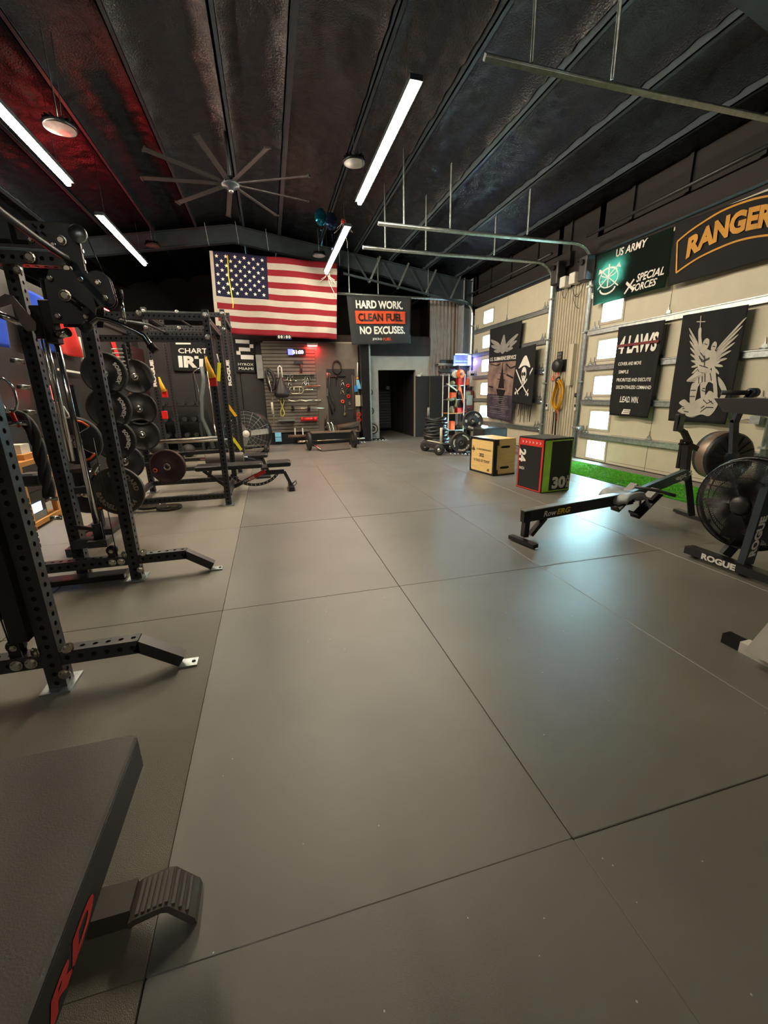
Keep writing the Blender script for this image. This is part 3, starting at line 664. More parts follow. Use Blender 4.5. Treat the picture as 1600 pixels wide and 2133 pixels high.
# ranger flag
t, F = banner('ranger_flag', 'black flag with a gold RANGER arc in a gold outlined tab', at(1408, 466, 'x', xf), at(1735, 350, 'x', xf), at(1392, 597, 'x', xf), at(1700, 512, 'x', xf), 2.35, .98, n1, 'flag')
M_GOLD = mat('gold_print', 'c58a18', .6)
def arcp(x, y): return (x, y + .18 - .22 * x * x)
m = MB()
vs, fs, asp = text2d('RANGER', .05); sx = 1.62 / asp; m.add([F(*arcp(x * sx * .88 - .13, y * .33), .02) for x, y in vs], fs)
m.build('gold_lettering', M_GOLD, t)
tab = [(-1.08 + 2.16 * i / 20, .27) for i in range(21)]; bot = [(1.0 - 2.0 * i / 20, -.27) for i in range(21)]
on(F, t, 'gold_outline', M_GOLD, [('l', [arcp(*p) for p in tab + bot] + [arcp(*tab[0])], .03)])
# 4 laws banner
t, F = banner('laws_banner', 'black banner headed 4 LAWS with four lines and LEAD. WIN.', at(1289, 682, 'x', xb), at(1386, 666, 'x', xb), at(1269, 864, 'x', xb), at(1350, 871, 'x', xb), .9, 1.45, n1)
on(F, t, 'white_lettering', M_WTXT, [('t', '4 LAWS', 0, .43, .28, .78, .15, .04), ('t', 'COVER AND MOVE', -.1, .13, .055, .5), ('t', 'SIMPLE', -.22, 0, .055, .2), ('t', 'PRIORITIZE AND EXECUTE', .02, -.13, .055, .72), ('t', 'DECENTRALIZED COMMAND', .04, -.25, .055, .74), ('t', 'LEAD. WIN.', .0, -.45, .1, .42, .15), ('l', [(-.1, -.62), (.04, -.62)], .02), ('l', [(-.11, -.65), (.03, -.65)], .02), ('l', [(-.12, -.68), (.02, -.68)], .02), ('l', [(-.1, -.61), (-.13, -.69)], .02)])
m = MB(); m.add([F(x, y, .03) for x, y in ((-.42, .40), (.42, .41), (.42, .45), (-.42, .44))], [(0, 1, 2, 3)]); m.build('red_stroke', mat('dark_red_print', '6a1a1a', .6), t)
# winged figure banner (a plain generic winged warrior)
t, F = banner('winged_figure_banner', 'large black banner with a pale winged figure holding a cross aloft', at(1423, 657, 'x', xb), at(1560, 634, 'x', xb), at(1392, 876, 'x', xb), at(1512, 884, 'x', xb), 1.25, 1.75, n1)
it = [('l', [(-.22, .82), (-.2, .6)], .018), ('l', [(-.3, .74), (-.11, .72)], .014),
      ('s', [(-.235, .62), (-.175, .63), (-.15, .5), (-.1, .38), (-.02, .3), (-.08, .24), (-.17, .34), (-.215, .48)]),
      ('s', [(-.09, .4), (-.04, .46), (.02, .44), (.04, .37), (.01, .3), (-.06, .3)]), ('s', [(.1, .36), (.15, .4), (.2, .36), (.19, .28), (.13, .25), (.09, .29)]),
      ('s', [(-.14, .27), (-.04, .31), (.08, .27), (.2, .25), (.22, .12), (.15, -.02), (.02, -.07), (-.1, -.04), (-.16, .1)]),
      ('s', [(-.14, -.04), (.0, -.08), (.16, -.03), (.24, -.16), (.3, -.26), (.16, -.22), (.1, -.3), (.0, -.22), (-.08, -.3), (-.16, -.22), (-.32, -.2), (-.22, -.1)]),
      ('s', [(-.2, -.24), (-.08, -.26), (-.08, -.4), (-.1, -.56), (-.17, -.58), (-.21, -.42)]), ('s', [(-.02, -.24), (.1, -.26), (.12, -.4), (.16, -.52), (.08, -.54), (.02, -.42)]),
      ('s', [(.17, .22), (.24, .1), (.28, -.08), (.36, -.3), (.4, -.46), (.35, -.5), (.29, -.34), (.2, -.08), (.14, .1)]),
      ('s', [(-.4, -.56), (-.3, -.5), (-.18, -.56), (-.04, -.5), (.12, -.44), (.2, -.36), (.32, -.4), (.44, -.5), (.4, -.66), (.28, -.76), (.1, -.74), (-.1, -.8), (-.28, -.74), (-.4, -.7), (-.32, -.62)]),
      ('s', [(.34, -.14), (.46, -.24), (.54, -.38), (.5, -.52), (.44, -.5), (.46, -.38), (.38, -.26)])]
for k in range(9):
    it.append(feather(-.12, .26 - .035 * k, -.44 + .028 * k, .66 - .105 * k, .02)); it.append(feather(.2, .26 - .035 * k, .64 - .042 * k, .7 - .115 * k, .022))
for k in range(5): it.append(feather(-.13, .22 - .04 * k, -.3 + .02 * k, .42 - .08 * k, .02)); it.append(feather(.21, .22 - .04 * k, .4 - .02 * k, .44 - .09 * k, .022))
it.append(('t', 'DEFENDER', .0, -.83, .05, .5)) if False else None
on(F, t, 'figure_print', mat('pale_grey_print', 'b4b0a4', .7), it)
m = MB()
for pts in ([(-.14, .2), (-.05, .1), (.1, .14)], [(-.1, .05), (.1, .0)], [(-.12, .25), (0, .15)], [(-.2, -.1), (-.16, -.2)], [(-.08, -.08), (-.06, -.24)], [(.05, -.08), (.08, -.22)], [(-.2, -.35), (-.1, -.35)], [(-.2, -.45), (-.1, -.45)], [(.04, -.35), (.15, -.38)], [(-.3, -.66), (-.1, -.6), (0, -.68), (.15, -.6)], [(0, -.75), (.2, -.62), (.36, -.62)], [(.1, -.5), (.2, -.56), (.3, -.52)], [(-.26, -.7), (-.05, -.72)], [(-.05, .38), (.01, .36)], [(.12, .33), (.18, .32)], [(-.36, -.6), (-.2, -.66)], [(.22, -.5), (.34, -.56)], [(-.02, .2), (.02, .02)], [(-.12, .16), (-.02, .12), (.1, .16)], [(.0, -.12), (.02, -.22)], [(-.24, -.14), (-.2, -.2)], [(.16, -.08), (.22, -.2)], [(.05, -.32), (.11, -.32)], [(.24, .02), (.28, -.02)]):
    for (x0, y0), (x1, y1) in zip(pts, pts[1:]):
        L = math.hypot(x1 - x0, y1 - y0); nx, ny = -(y1 - y0) / L * .007, (x1 - x0) / L * .007
        m.add([F(x, y, .015) for x, y in ((x0 + nx, y0 + ny), (x1 + nx, y1 + ny), (x1 - nx, y1 - ny), (x0 - nx, y0 - ny))], [(0, 1, 2, 3)])
m.build('figure_shading_lines', M_BLKP, t)
# banners on the back wall, left
yw = 12.55
t, F = banner('shirt_banner', 'black banner with big cropped white block letters, partly behind the racks', at(352, 700, 'y', yw), at(440, 700, 'y', yw), at(362, 773, 'y', yw), at(438, 775, 'y', yw), 1.1, .9, (0, -1, 0), cm=M_BCL)
on(F, t, 'white_lettering', M_WTXT, [('r', -.45, .34, .5, .43), ('r', -.4, .24, .0, .32), ('t', 'CHART', .05, .08, .13, .8), ('t', 'IRT', .05, -.2, .3, .85, 0, .05)])
t, F = banner('checker_banner', 'black banner with pale broken checker bars above MIAMI', at(484, 703, 'y', yw), at(531, 706, 'y', yw), at(491, 776, 'y', yw), at(532, 777, 'y', yw), .8, .95, (0, -1, 0))
on(F, t, 'checker_print', M_WTXT, [('r', -.3, .33, .2, .43), ('r', .2, .22, .34, .32), ('r', -.2, .12, .22, .22), ('r', -.3, .02, -.15, .12), ('r', -.15, -.1, .34, .02), ('t', 'HYROX', .03, -.24, .07, .6, 0, .0), ('t', 'MIAMI', .03, -.36, .07, .58, 0, 0)])
# flag on the left wall: blue with stars, red field
M_BFL = cloth_mat('bright_blue_cloth', '1f46b8', .25); M_RFL = cloth_mat('bright_red_cloth', 'd2281e', .25)
xl = -2.98
F = quadmap(at(30, 583, 'x', xl), at(155, 668, 'x', xl), at(58, 724, 'x', xl), at(170, 745, 'x', xl), 1.5, .9, (1, 0, 0), lambda u, v: .03 * math.sin(u * 14 + v * 3))
t = thing('blue_red_flag', 'bright blue and red flag with white stars behind the front rack', 'flag', (xl, 7.6, 2.9))
cloth('flag_cloth', 1.5, .9, F, t, lambda u, v: 0 if u < .47 else 1, [M_BFL, M_RFL], 40, 20)
m = MB()
for sx, sy, r in ((-.62, .14, .05), (-.55, -.02, .05), (-.5, -.2, .045), (-.66, .32, .03)):
    vs, fs = star2d(sx, sy, r); m.add([F(x, y, .015) for x, y in vs], fs)
m.build('stars', M_STAR, t)
F = quadmap(at(-30, 640, 'x', xl), at(10, 660, 'x', xl), at(-20, 715, 'x', xl), at(20, 726, 'x', xl), .5, .5, (1, 0, 0), lambda u, v: .02 * math.sin(u * 9))
o = cloth('blue_pennant', .5, .5, F, None, None, [M_BFL], 8, 8); tag(o, 'small blue cloth at the left photo edge behind the bench arm', 'flag')
m = MB(); pa, pb = at(172, 748, 'x', xl), at(174, 772, 'x', xl); m.beam(pa + Vector((0, .03, .35)), pb + Vector((0, .03, -.05)), .03, .05); m.beam(pb + Vector((0, .03, -.05)), at(120, 762, 'x', xl) + Vector((0, 0, -.05)), .03, .03); m.bx((-3.1, pa.y, pa.z + .2), (pa.x, pa.y + .06, pa.z + .26)); tag(m.build('white_display_frame', M_WHT), 'corner of a white frame under the red half of the flag', 'frame')
# ---------------------------------------------------------------- right side: boxes, rower, bike
def plyo(c0, c1, c2, h): pass
# black plyo box 24/30
Pa, Pb, Pc = at(1075, 1013, 'z', 0), at(1126, 1028, 'z', 0), at(1191, 1022, 'z', 0)
def boxframe(Pa, Pb, Pc, h, name, label, cat):
    u1 = (Pa - Pb); u1.z = 0; d1 = u1.length; u1.normalize(); u2 = Vector((u1.y, -u1.x, 0))
    if u2.dot(Pc - Pb) < 0: u2 = -u2
    d2 = (Pc - Pb).dot(u2); t = thing(name, label, cat, Pb); return t, Pb, u1, u2, d1, d2, h
hz = at(1126, 916, 'y', Pb.y).z
t, P0, u1, u2, d1, d2, h = boxframe(Pa, Pb, Pc, hz, 'jump_box', 'black jump box with red and lime edging marked 24 and 30 INCH', 'jump box')
Z = Vector((0, 0, 1))
m = MB(); m.obox(P0 + u1 * d1 / 2 + u2 * d2 / 2 + Z * h / 2, u1 * (d1 / 2), u2 * (d2 / 2), Z * (h / 2)); m.build('box_body', M_BLKP, t)
m = MB(); m.obox(P0 + u1 * d1 / 2 + u2 * d2 / 2 + Z * (h + .002), u1 * (d1 / 2 - .01), u2 * (d2 / 2 - .01), Z * .003)
m.build('top_pad', mat('grey_pad', '3a3f40', .35), t)
fA = lambda x, y, l=.003: P0 + u1 * x + Z * y - u2 * l      # left (red) face, x from near corner leftwards
fB = lambda x, y, l=.003: P0 + u2 * x + Z * y - u1 * l      # right (green) face
def strip(mb, f, x0, y0, x1, y1, mi=0, l=.003): mb.add([f(x0, y0, l), f(x1, y0, l), f(x1, y1, l), f(x0, y1, l)], [(0, 1, 2, 3)], mi)
m = MB(); e = .02
strip(m, fA, 0.01, .01, .02 + e, h - .01); strip(m, fA, d1 - .01 - e, .01, d1 - .01, h - .01); strip(m, fA, .01, .01, d1 - .01, .01 + e * .7); strip(m, fA, .01, h - .11, d1 - .01, h - .015); m.build('red_print', M_REDP, t)
for k in range(6):
    m = MB(); x = d1 - .08 - k * (d1 - .14) / 5.4; m.add([fA(x, h - .045, .005), fA(x - .03, h - .062, .005), fA(x, h - .08, .005), fA(x, h - .07, .005), fA(x - .018, h - .062, .005), fA(x, h - .055, .005)], [(0, 1, 4, 5), (1, 2, 3, 4)]); m.build('white_chevron', M_WTXT, t)
m = MB(); text_at(m, '24', fA(d1 - .1, h - .26, .006), -Z, u1 * -1, .14, bold=.05); m.build('white_number', M_WTXT, t)
m = MB(); text_at(m, 'INCH', fA(d1 - .1, h - .44, .006), -u1, Z, .04, w=.1, bold=.03); m.build('white_lettering', M_WTXT, t)
m = MB(); text_at(m, '30', fB(.3, .13, .006), u2, Z, .17, w=.24, bold=.05); m.build('white_number', M_WTXT, t)
m = MB(); text_at(m, 'INCH', fB(.46, .13, .006), Z, -u2, .05, w=.16, bold=.03); m.build('white_lettering', M_WTXT, t)
m = MB(); strip(m, fB, .01, .01, .13, h - .03); strip(m, fB, .01, .01, d2 - .01, .024); strip(m, fB, .01, h - .035, d2 - .01, h - .02); strip(m, fB, d2 - .02, .01, d2 - .01, h - .02); m.build('lime_print', M_GREEN, t)
for k in range(7): m = MB(); y = .1 + k * (h - .22) / 6; m.add([fB(.05, y, .005), fB(.07, y + .025, .005), fB(.09, y, .005), fB(.07, y + .012, .005)], [(0, 1, 2, 3)]); m.build('pale_chevron', mat('pale_lime_print', 'c8f07a', .5), t)
# wooden plyo box
t, P0, u1, u2, d1, d2, h = boxframe(at(980, 979, 'z', 0), at(1028, 992, 'z', 0), at(1074, 988, 'z', 0), at(1031, 916, 'y', at(1028, 992, 'z', 0).y).z, 'wooden_jump_box', 'birch plywood jump box with black edge frame and two hand slots', 'jump box')
fA = lambda x, y, l=.003: P0 + u1 * x + Z * y - u2 * l
fB = lambda x, y, l=.003: P0 + u2 * x + Z * y - u1 * l
Cc = P0 + u1 * d1 / 2 + u2 * d2 / 2
m = MB(); m.obox(Cc + Z * h / 2, u1 * (d1 / 2 - .008), u2 * (d2 / 2 - .008), Z * (h / 2 - .008)); m.build('inner_shell', M_BLKP, t)
def panel(name, f, wd, hh, slots):
    m = MB(); r = .04; p = []
    for q, (cx, cy) in enumerate(((wd - .03 - r, hh - .03 - r), (.03 + r, hh - .03 - r), (.03 + r, .03 + r), (wd - .03 - r, .03 + r))):
        for k in range(4): a = PI / 2 * (q + k / 3); p.append((cx + r * math.cos(a), cy + r * math.sin(a)))
    n = len(p); m.add([f(x, y, .0) for x, y in p] + [f(x, y, .012) for x, y in p], [tuple(range(n, 2 * n)), tuple(range(n))[::-1]] + [(i, (i + 1) % n, n + (i + 1) % n, n + i) for i in range(n)])
    o = m.build(name, M_PLY, t)
    return o
panel('front_panel', fA, d1, h, 0); 
m = MB(); m.obox(P0 + u1 * d1 / 2 + u2 * (d2 / 2 + .02) + Z * h / 2, u1 * (d1 / 2), u2 * (d2 / 2 - .02), Z * (h / 2 - .012)); sd = m.build('side_panel', M_PLY, t)
m = MB(); m.obox(Cc + u2 * .02 + Z * (h - .005), u1 * (d1 / 2 - .01), u2 * (d2 / 2 - .02), Z * .006); m.build('top_panel', M_PLY, t)
for y in (h - .13, .13):
    m = MB(); p = [(d2 * .5 + .045 * math.cos(a) + (.05 if math.cos(a) > 0 else -.05), y + .02 * math.sin(a)) for a in [PI * 2 * k / 16 + .01 for k in range(16)]]
    m.add([fB(x, yy, .002) for x, yy in p], [tuple(range(16))]); m.build('hand_slot', M_HOLE, sd)
m = MB()
for yy in (.015, h - .015): m.obox(P0 + u1 * d1 / 2 - u2 * .004 + Z * yy, u1 * d1 / 2, u2 * .012, Z * .018)
for xx in (.012, d1 - .012): m.obox(P0 + u1 * xx - u2 * .004 + Z * h / 2, u1 * .018, u2 * .012, Z * h / 2)
m.obox(P0 - u1 * .004 + u2 * .02 + Z * h / 2, u1 * .012, u2 * .02, Z * h / 2); m.obox(P0 - u1 * .002 + u2 * d2 / 2 + Z * .012, u1 * .01, u2 * d2 / 2, Z * .012)
for yy in (.05, h - .05): m.obox(P0 - u1 * .005 + u2 * .03 + Z * yy, u1 * .01, u2 * .04, Z * .05)
m.build('black_edge_frame', M_BLKS, t)
m = MB()
text_at(m, 'LA PERFORMANCE BOX', fA(d1 * .42, h * .68, .015), -u1, Z, .028, w=d1 * .6, bold=.01); text_at(m, '2022', fA(d1 * .5, h * .52, .015), -u1, Z, .06, w=.13); text_at(m, '"A TALE OF TEARS"', fA(d1 * .5, h * .36, .015), -u1, Z, .045, w=d1 * .7, bold=.01)
for sg in (-1, 1):
    for k in range(3): m.add([fA(d1 * .87, h * .62, .015), fA(d1 * .87 + sg * (.02 + .015 * k), h * .72 - .02 * k, .015), fA(d1 * .87 + sg * (.03 + .015 * k), h * .7 - .02 * k, .015)], [(0, 1, 2)])
m.add([fA(d1 * .87 - .005, h * .55, .015), fA(d1 * .87 + .005, h * .55, .015), fA(d1 * .87 + .005, h * .76, .015), fA(d1 * .87 - .005, h * .76, .015)], [(0, 1, 2, 3)])
for k in range(3): m.add([fA(d1 * .2 - .01 + k * .02, h * .1, .015), fA(d1 * .2 + k * .02, h * .1, .015), fA(d1 * .2 - .02 + k * .02, h * .17, .015), fA(d1 * .2 - .03 + k * .02, h * .17, .015)], [(0, 1, 2, 3)])
m.build('burnt_lettering', M_BLKP, t)

# rowing machine
A = at(1091, 1126, 'z', 0); yA = A.y
t = thing('rowing_machine', 'rowing machine with black rail, grey seat and round flywheel cage', 'rowing machine', A)
e0 = at(1088, 1076, 'y', yA + .0); e1 = at(1310, 1050, 'y', yA + .12); e0.y = yA; z0 = e0.z
e1 = Vector((e1.x, yA + .12, z0 + .05))
dr = (e1 - e0).normalized(); upv = Vector((0, 0, 1)); 
m = MB(); m.beam(e0, e1 + dr * .05, .05, .11); m.build('rail', M_BLKS, t)
m = MB(); m.beam(e0 + Z * .058, e1 + dr * .0 + Z * .058, .075, .008); m.build('steel_rail_top', mat('brushed_rail', 'b4bcc0', .3, .9), t)
side = dr.cross(Z).normalized()
m = MB(); c = e0 + dr * .3 + side * .0265 + Z * -.005; text_at(m, 'Row', c, dr, Z, .055, w=.15, shear=.2); m.build('white_lettering', M_WTXT, t)
m = MB(); text_at(m, 'ERG', c + dr * .16, dr, Z, .055, w=.16, shear=.2, bold=.03); m.build('yellow_lettering', mat('yellow_print', 'e8c81c', .5), t)
m = MB(); m.beam(e0 + dr * .05 + Z * .05, Vector((e0.x + .04, yA, .04)), .05, .06); m.beam(e0 + dr * .26 - Z * .05, Vector((e0.x + .1, yA, .05)), .05, .04); m.build('rear_leg', M_BLKS, t)
fa, fb = at(1064, 1117, 'z', .03), at(1116, 1138, 'z', .03)
m = MB(); m.beam(fa, fb, .06, .035); m.build('rear_foot_bar', M_BLKS, t)
# seat
sc = at(1296, 1032, 'y', yA + .1); m = MB(); sx = dr; sy = Vector((-dr.y, dr.x, 0)).normalized()
prof = [(-.17, .035), (-.15, .05), (-.08, .02), (0, .012), (.08, .02), (.15, .045), (.17, .03)]
vs = [sc + sy * a + sx * b + Z * (zz + .02 * math.cos(b * 14) - (.03 if abs(b) > .1 else 0)) for a, zz in prof for b in (-.13, -.1, -.03, .04, .1, .13)] 
n = len(vs); vs += [v - Z * .045 for v in vs]; fs = []
for i in range(6):
    for j in range(5): a = i * 6 + j; fs += [(a, a + 1, a + 7, a + 6), (n + a, n + a + 6, n + a + 7, n + a + 1)]
for j in range(5): fs += [(j, n + j, n + j + 1, j + 1), (36 + j, 36 + j + 1, n + 36 + j + 1, n + 36 + j)]
for i in range(6): fs += [(i * 6, (i + 1) * 6, n + (i + 1) * 6, n + i * 6), (i * 6 + 5, n + i * 6 + 5, n + (i + 1) * 6 + 5, (i + 1) * 6 + 5)]
m.add(vs, fs, 0, True); m.build('seat', M_SEAT, t)
m = MB(); m.obox(sc - Z * .06, sx * .1, sy * .06, Z * .03); m.build('seat_carriage', M_BLKS, t)
# front section rising to the flywheel
g0 = e1 + dr * .02 + Z * .03; fw = at(1500, 945, 'y', yA + .15); 
hub = at(1505, 950, 'y', yA + .15); g1 = at(1432, 985, 'y', yA + .1)
m = MB(); m.beam(g0 - dr * .2 - Z * .06, g1, .05, .1); m.build('front_beam', mat('dark_green_grey_beam', '4c5e5e', .35, .2), t)
dd = (g1 - g0).normalized(); nn = dd.cross(Vector((0, 1, 0))).normalized(); nn = nn if nn.z > 0 else -nn
m = MB(); text_at(m, 'Concept 2', g0.lerp(g1, .74) + Vector((0, -.03, 0)) - nn * .005, dd, nn, .07, w=.42, bold=.03); m.build('white_lettering', M_WTXT, t)
for sg in (-1, 1):                                 # foot stretchers with straps
    c = g0 + dd * .1 + Vector((-.03, sg * .13, -.12)); d2_ = Vector((.62, 0, .55)).normalized(); w_ = Vector((0, 1, 0))
    m = MB(); m.obox(c, d2_ * .17, w_ * .055, d2_.cross(w_) * .008); m.obox(c + d2_ * -.16 + Vector((-.02, 0, .03)), d2_.cross(w_) * .03, w_ * .055, d2_ * .006); m.build('footplate', M_BLKS, t)
    m = MB(); m.tube([c + w_ * .06 - d2_ * .02, c + Vector((-.06, 0, .09)) + w_ * .03, c + Vector((-.06, 0, .09)) - w_ * .03, c - w_ * .06 - d2_ * .02], .012, 5); m.build('foot_strap', M_GTXT, t)
    m = MB(); m.obox(c + d2_ * .1 + Vector((-.03, 0, .05)), d2_ * .06, w_ * .045, d2_.cross(w_) * .02); m.build('heel_cup', M_GTXT, t)
h0 = at(1322, 1014, 'y', yA - .02); h1 = at(1408, 1033, 'y', yA - .3)
m = MB(); m.tube([h0, h0.lerp(h1, .45) + Vector((.04, 0, 0)), h0.lerp(h1, .55) + Vector((.04, 0, 0)), h1], .016, 8); m.build('pull_handle', M_BLK, t)
# flywheel drum, axis lateral to rail (Y)
ax = Vector((0.25, 1, 0)).normalized(); R = .26
m = MB(); m.lathe([(R * .35, -.12), (R * .9, -.12), (R, -.1), (R, .1), (R * .9, .12), (R * .35, .12)], hub, ax, 32); m.build('flywheel_cage', M_BLK, t)
m = MB(); m.lathe([(R + .004, -.07), (R + .006, -.065), (R + .006, .045), (R + .004, .05)], hub, ax, 32); m.build('perforated_band', mat('bronze_mesh_band', '8a7a6a', .4, .6), t)
for k in range(16):
    a = 2 * PI * k / 16; x_ = ax.cross(Z).normalized(); dirv = x_ * math.cos(a) + Z * math.sin(a)
    m = MB(); m.beam(hub - ax * .125 + dirv * .08, hub - ax * .125 + dirv * R * .9, .01, .006, up=ax); m.build('cage_rib', M_BLKS, t)
m = MB(); m.lathe([(.0001, -.14), (.07, -.14), (.09, -.12)], hub, ax, 20); m.build('hub_cap', M_FRAME, t)
m = MB(); m.beam(at(1425, 1000, 'y', yA + .12), at(1432, 925, 'y', yA + .12), .06, .07); m.beam(at(1412, 975, 'y', yA + .2), at(1422, 915, 'y', yA + .2), .03, .03); m.beam(at(1432, 925, 'y', yA + .12), at(1450, 935, 'y', yA + .12), .05, .05); m.build('front_post', M_BLKS, t)
ml, mh = at(1437, 1075, 'z', .02), at(1432, 985, 'y', yA + .12)
m = MB(); m.beam(mh, Vector((mh.x + .08, yA + .05, .04)), .05, .06); m.build('front_leg', M_BLKS, t)
m = MB(); m.beam(at(1408, 1062, 'z', .03), at(1475, 1085, 'z', .03), .07, .035); m.build('front_foot_bar', M_BLKS, t)
a_, b_, c_ = at(1437, 925, 'y', yA + .12), at(1425, 900, 'y', yA + .12), at(1418, 895, 'y', yA + .12)
m = MB(); m.beam(a_, b_, .04, .05); m.beam(b_, at(1412, 892, 'y', yA + .12), .04, .04); m.tube([a_, at(1415, 925, 'y', yA + .1)], .012, 6); m.build('monitor_arm', M_BLKS, t)
mc = at(1415, 880, 'y', yA + .1); m = MB(); m.rbox(mc, (.12, .04, .17), .01, axis=1, rz=.25); mo = m.build('monitor', M_BLK, t)
m = MB(); m.box(mc + Vector((.002, -.024, .02)), (.085, .004, .08), rz=.25); m.build('display', mat('grey_green_lcd', '2a3630', .2), mo)

# air bike with big fan cage
yB = at(1530, 1060, 'z', .1).y + .28
t = thing('air_bike', 'black air bike with a big round mesh fan cage at the right edge', 'exercise bike', at(1515, 1165, 'z', 0))
hb = at(1560, 1052, 'x', 3.32); RB = .345; ax = Vector((1, .12, 0)).normalized(); x_ = ax.cross(Z).normalized()
hb = at(1562, 1050, 'x', 3.45)
def rim(name, r, off, th, mt=M_BLKS):
    m = MB(); m.tube([hb + ax * off + (x_ * math.cos(2 * PI * k / 48) + Z * math.sin(2 * PI * k / 48)) * r for k in range(48)], th, 6, closed=True); m.build(name, mt, t)
rim('cage_rim', RB, 0, .016); rim('cage_rim', RB * .97, -.07, .006); rim('cage_rim', RB * .97, .07, .006); rim('cage_ring', RB * .6, -.1, .004); rim('cage_ring', RB * .3, -.11, .004)
m = MB()
for k in range(250):
    a = 2 * PI * k / 250; d = x_ * math.cos(a) + Z * math.sin(a); sw = x_ * -math.sin(a) + Z * math.cos(a)
    for s_ in (-1, 1):
        m.tube([hb + ax * s_ * .115 + d * RB * .22, hb + ax * s_ * .11 + d * RB * .6 + sw * .02, hb + ax * s_ * .075 + d * RB * .96 + sw * .035, hb + d * RB], .002, 3, caps=False)
o = m.build('wire_mesh_guard', M_BLKS, t); o['kind'] = 'stuff'
for k in range(6):
    a = 2 * PI * k / 6 + .2; d = x_ * math.cos(a) + Z * math.sin(a); sw = (x_ * -math.sin(a) + Z * math.cos(a))
    m = MB(); m.obox(hb + d * RB * .53, d * RB * .38, (sw * .8 + ax * .6).normalized() * .055, (ax * .8 - sw * .6).normalized() * .003); m.build('fan_blade', mat('grey_fan_blade', '5a5c58', .4), t)
m = MB(); m.lathe([(.0001, -.14), (.05, -.14), (.07, -.12), (.07, .12), (.05, .14), (.0001, .14)], hb, ax, 20); m.build('fan_hub', M_BLK, t)
b0, b1 = at(1434, 1143, 'z', .06), at(1600, 1203, 'z', .06); bd = (b1 - b0).normalized()
b1 = b0 + bd * 1.0
m = MB(); m.beam(b0, b0 + bd * 1.0, .09, .06); m.build('base_bar', M_BLKS, t)
sd_ = bd.cross(Z).normalized(); sd_ = sd_ if sd_.dot(CAM - b0) > 0 else -sd_
m = MB(); cc = b0 + bd * (at(1508, 1168, 'z', .06) - b0).dot(bd) + sd_ * .047; text_at(m, 'ROGUE', cc, bd, Z, .05, w=.26, bold=.05); m.build('white_lettering', M_WTXT, t)
for k, px in enumerate((1448, 1553)):
    p = at(px, 1150 + (35 if k else 0), 'z', .036); m = MB(); m.lathe([(.0001, -.03), (.03, -.03), (.035, -.015), (.035, .015), (.03, .03), (.0001, .03)], p + Z * .0, sd_, 14); m.build('transport_wheel', M_RUB, t)
p0, p1 = at(1553, 1170, 'x', 3.36), at(1592, 1050, 'x', 3.28)
p0 = Vector((p0.x, p0.y, .08))
m = MB(); m.beam(p0, p1 + (p1 - p0) * .25, .05, .1, up=(1, 0, 0)); m.build('fork_post', M_FRAME, t)
m = MB(); dv = (p1 - p0).normalized(); nx = Vector((-1, 0, 0)); uu = nx.cross(dv).normalized()
nf = dv.cross(Vector((1, 0, 0))).normalized(); nf = nf if nf.dot(CAM - p0) > 0 else -nf
cen = p0.lerp(p1, .5) + nf * .0265
text_at(m, 'ROGUE', cen, dv, nf.cross(dv), .065, w=.34, bold=.05)
o = m.build('white_lettering', M_WTXT, t)
q0 = at(1510, 1155, 'x', 3.4); m = MB(); m.beam(Vector((q0.x, q0.y, .08)), hb + Vector((0.03, .02, -.25)), .05, .07); m.build('rear_post', M_FRAME, t)
# arm rising from the cage with grip
a0_ = at(1520, 940, 'x', 3.5); 
pts = [at(1527, 945, 'x', 3.5), at(1530, 880, 'x', 3.5), at(1545, 845, 'x', 3.5), at(1568, 818, 'x', 3.5)]
m = MB()
for a, b in zip(pts, pts[1:]): m.beam(a, b + (b - a).normalized() * .02, .03, .06, up=(1, 0, 0))
m.build('handle_arm', M_FRAME, t)
m = MB(); m.cyl(pts[-1], at(1503, 818, 'y', pts[-1].y + .12), .018, 10); m.build('hand_grip', M_RUB, t)
m = MB(); m.lathe([(.0001, -.03), (.035, -.03), (.035, .03), (.0001, .03)], pts[-1], (1, 0, 0), 14); m.build('pivot_cap', M_FRAME, t)
c = at(1592, 838, 'x', 3.3); m = MB(); m.prism([(-.16, .03), (.5, .03), (.5, -.1), (-.08, -.06)], c, (0, -1, 0), (0, 0, 1), .25); m.build('console_shelf', M_BLK, t)
m = MB(); m.beam(c + Vector((.1, -.05, -.05)), c + Vector((.15, -.25, -.4)), .12, .06, up=(1, 0, 0)); m.build('seat_post', M_BLK, t)

# white machine, lower right
w0_, w1_ = at(1507, 1330, 'z', .03), at(1600, 1378, 'z', .03); wd = (w1_ - w0_).normalized(); ws_ = wd.cross(Z).normalized(); ws_ = ws_ if ws_.dot(CAM - w0_) < 0 else -ws_
t = thing('white_exercise_machine', 'foot and casing of a white exercise machine at the right edge', 'exercise machine', w0_)
m = MB(); m.obox(w0_ + wd * .035 + ws_ * .03, wd * .045, ws_ * .03, Z * .028); m.build('rubber_end_cap', M_BLKS, t)
m = MB(); m.obox(w0_ + wd * .52 + ws_ * .035, wd * .44, ws_ * .035, Z * .03); m.build('floor_bar', M_WHT, t)
q = at(1578, 1330, 'z', .06); q = at(1560, 1352, 'z', .06); q.z = .058; q += wd * .1 + ws_ * .035; zt = .24
m = MB(); hw = .07
vs = [q - wd * .1 - ws_ * hw, q + wd * .35 - ws_ * hw, q + wd * .35 + ws_ * hw, q - wd * .1 + ws_ * hw, q - wd * .02 - ws_ * hw + Z * zt, q + wd * .35 - ws_ * hw + Z * zt, q + wd * .35 + ws_ * hw + Z * zt, q - wd * .02 + ws_ * hw + Z * zt]
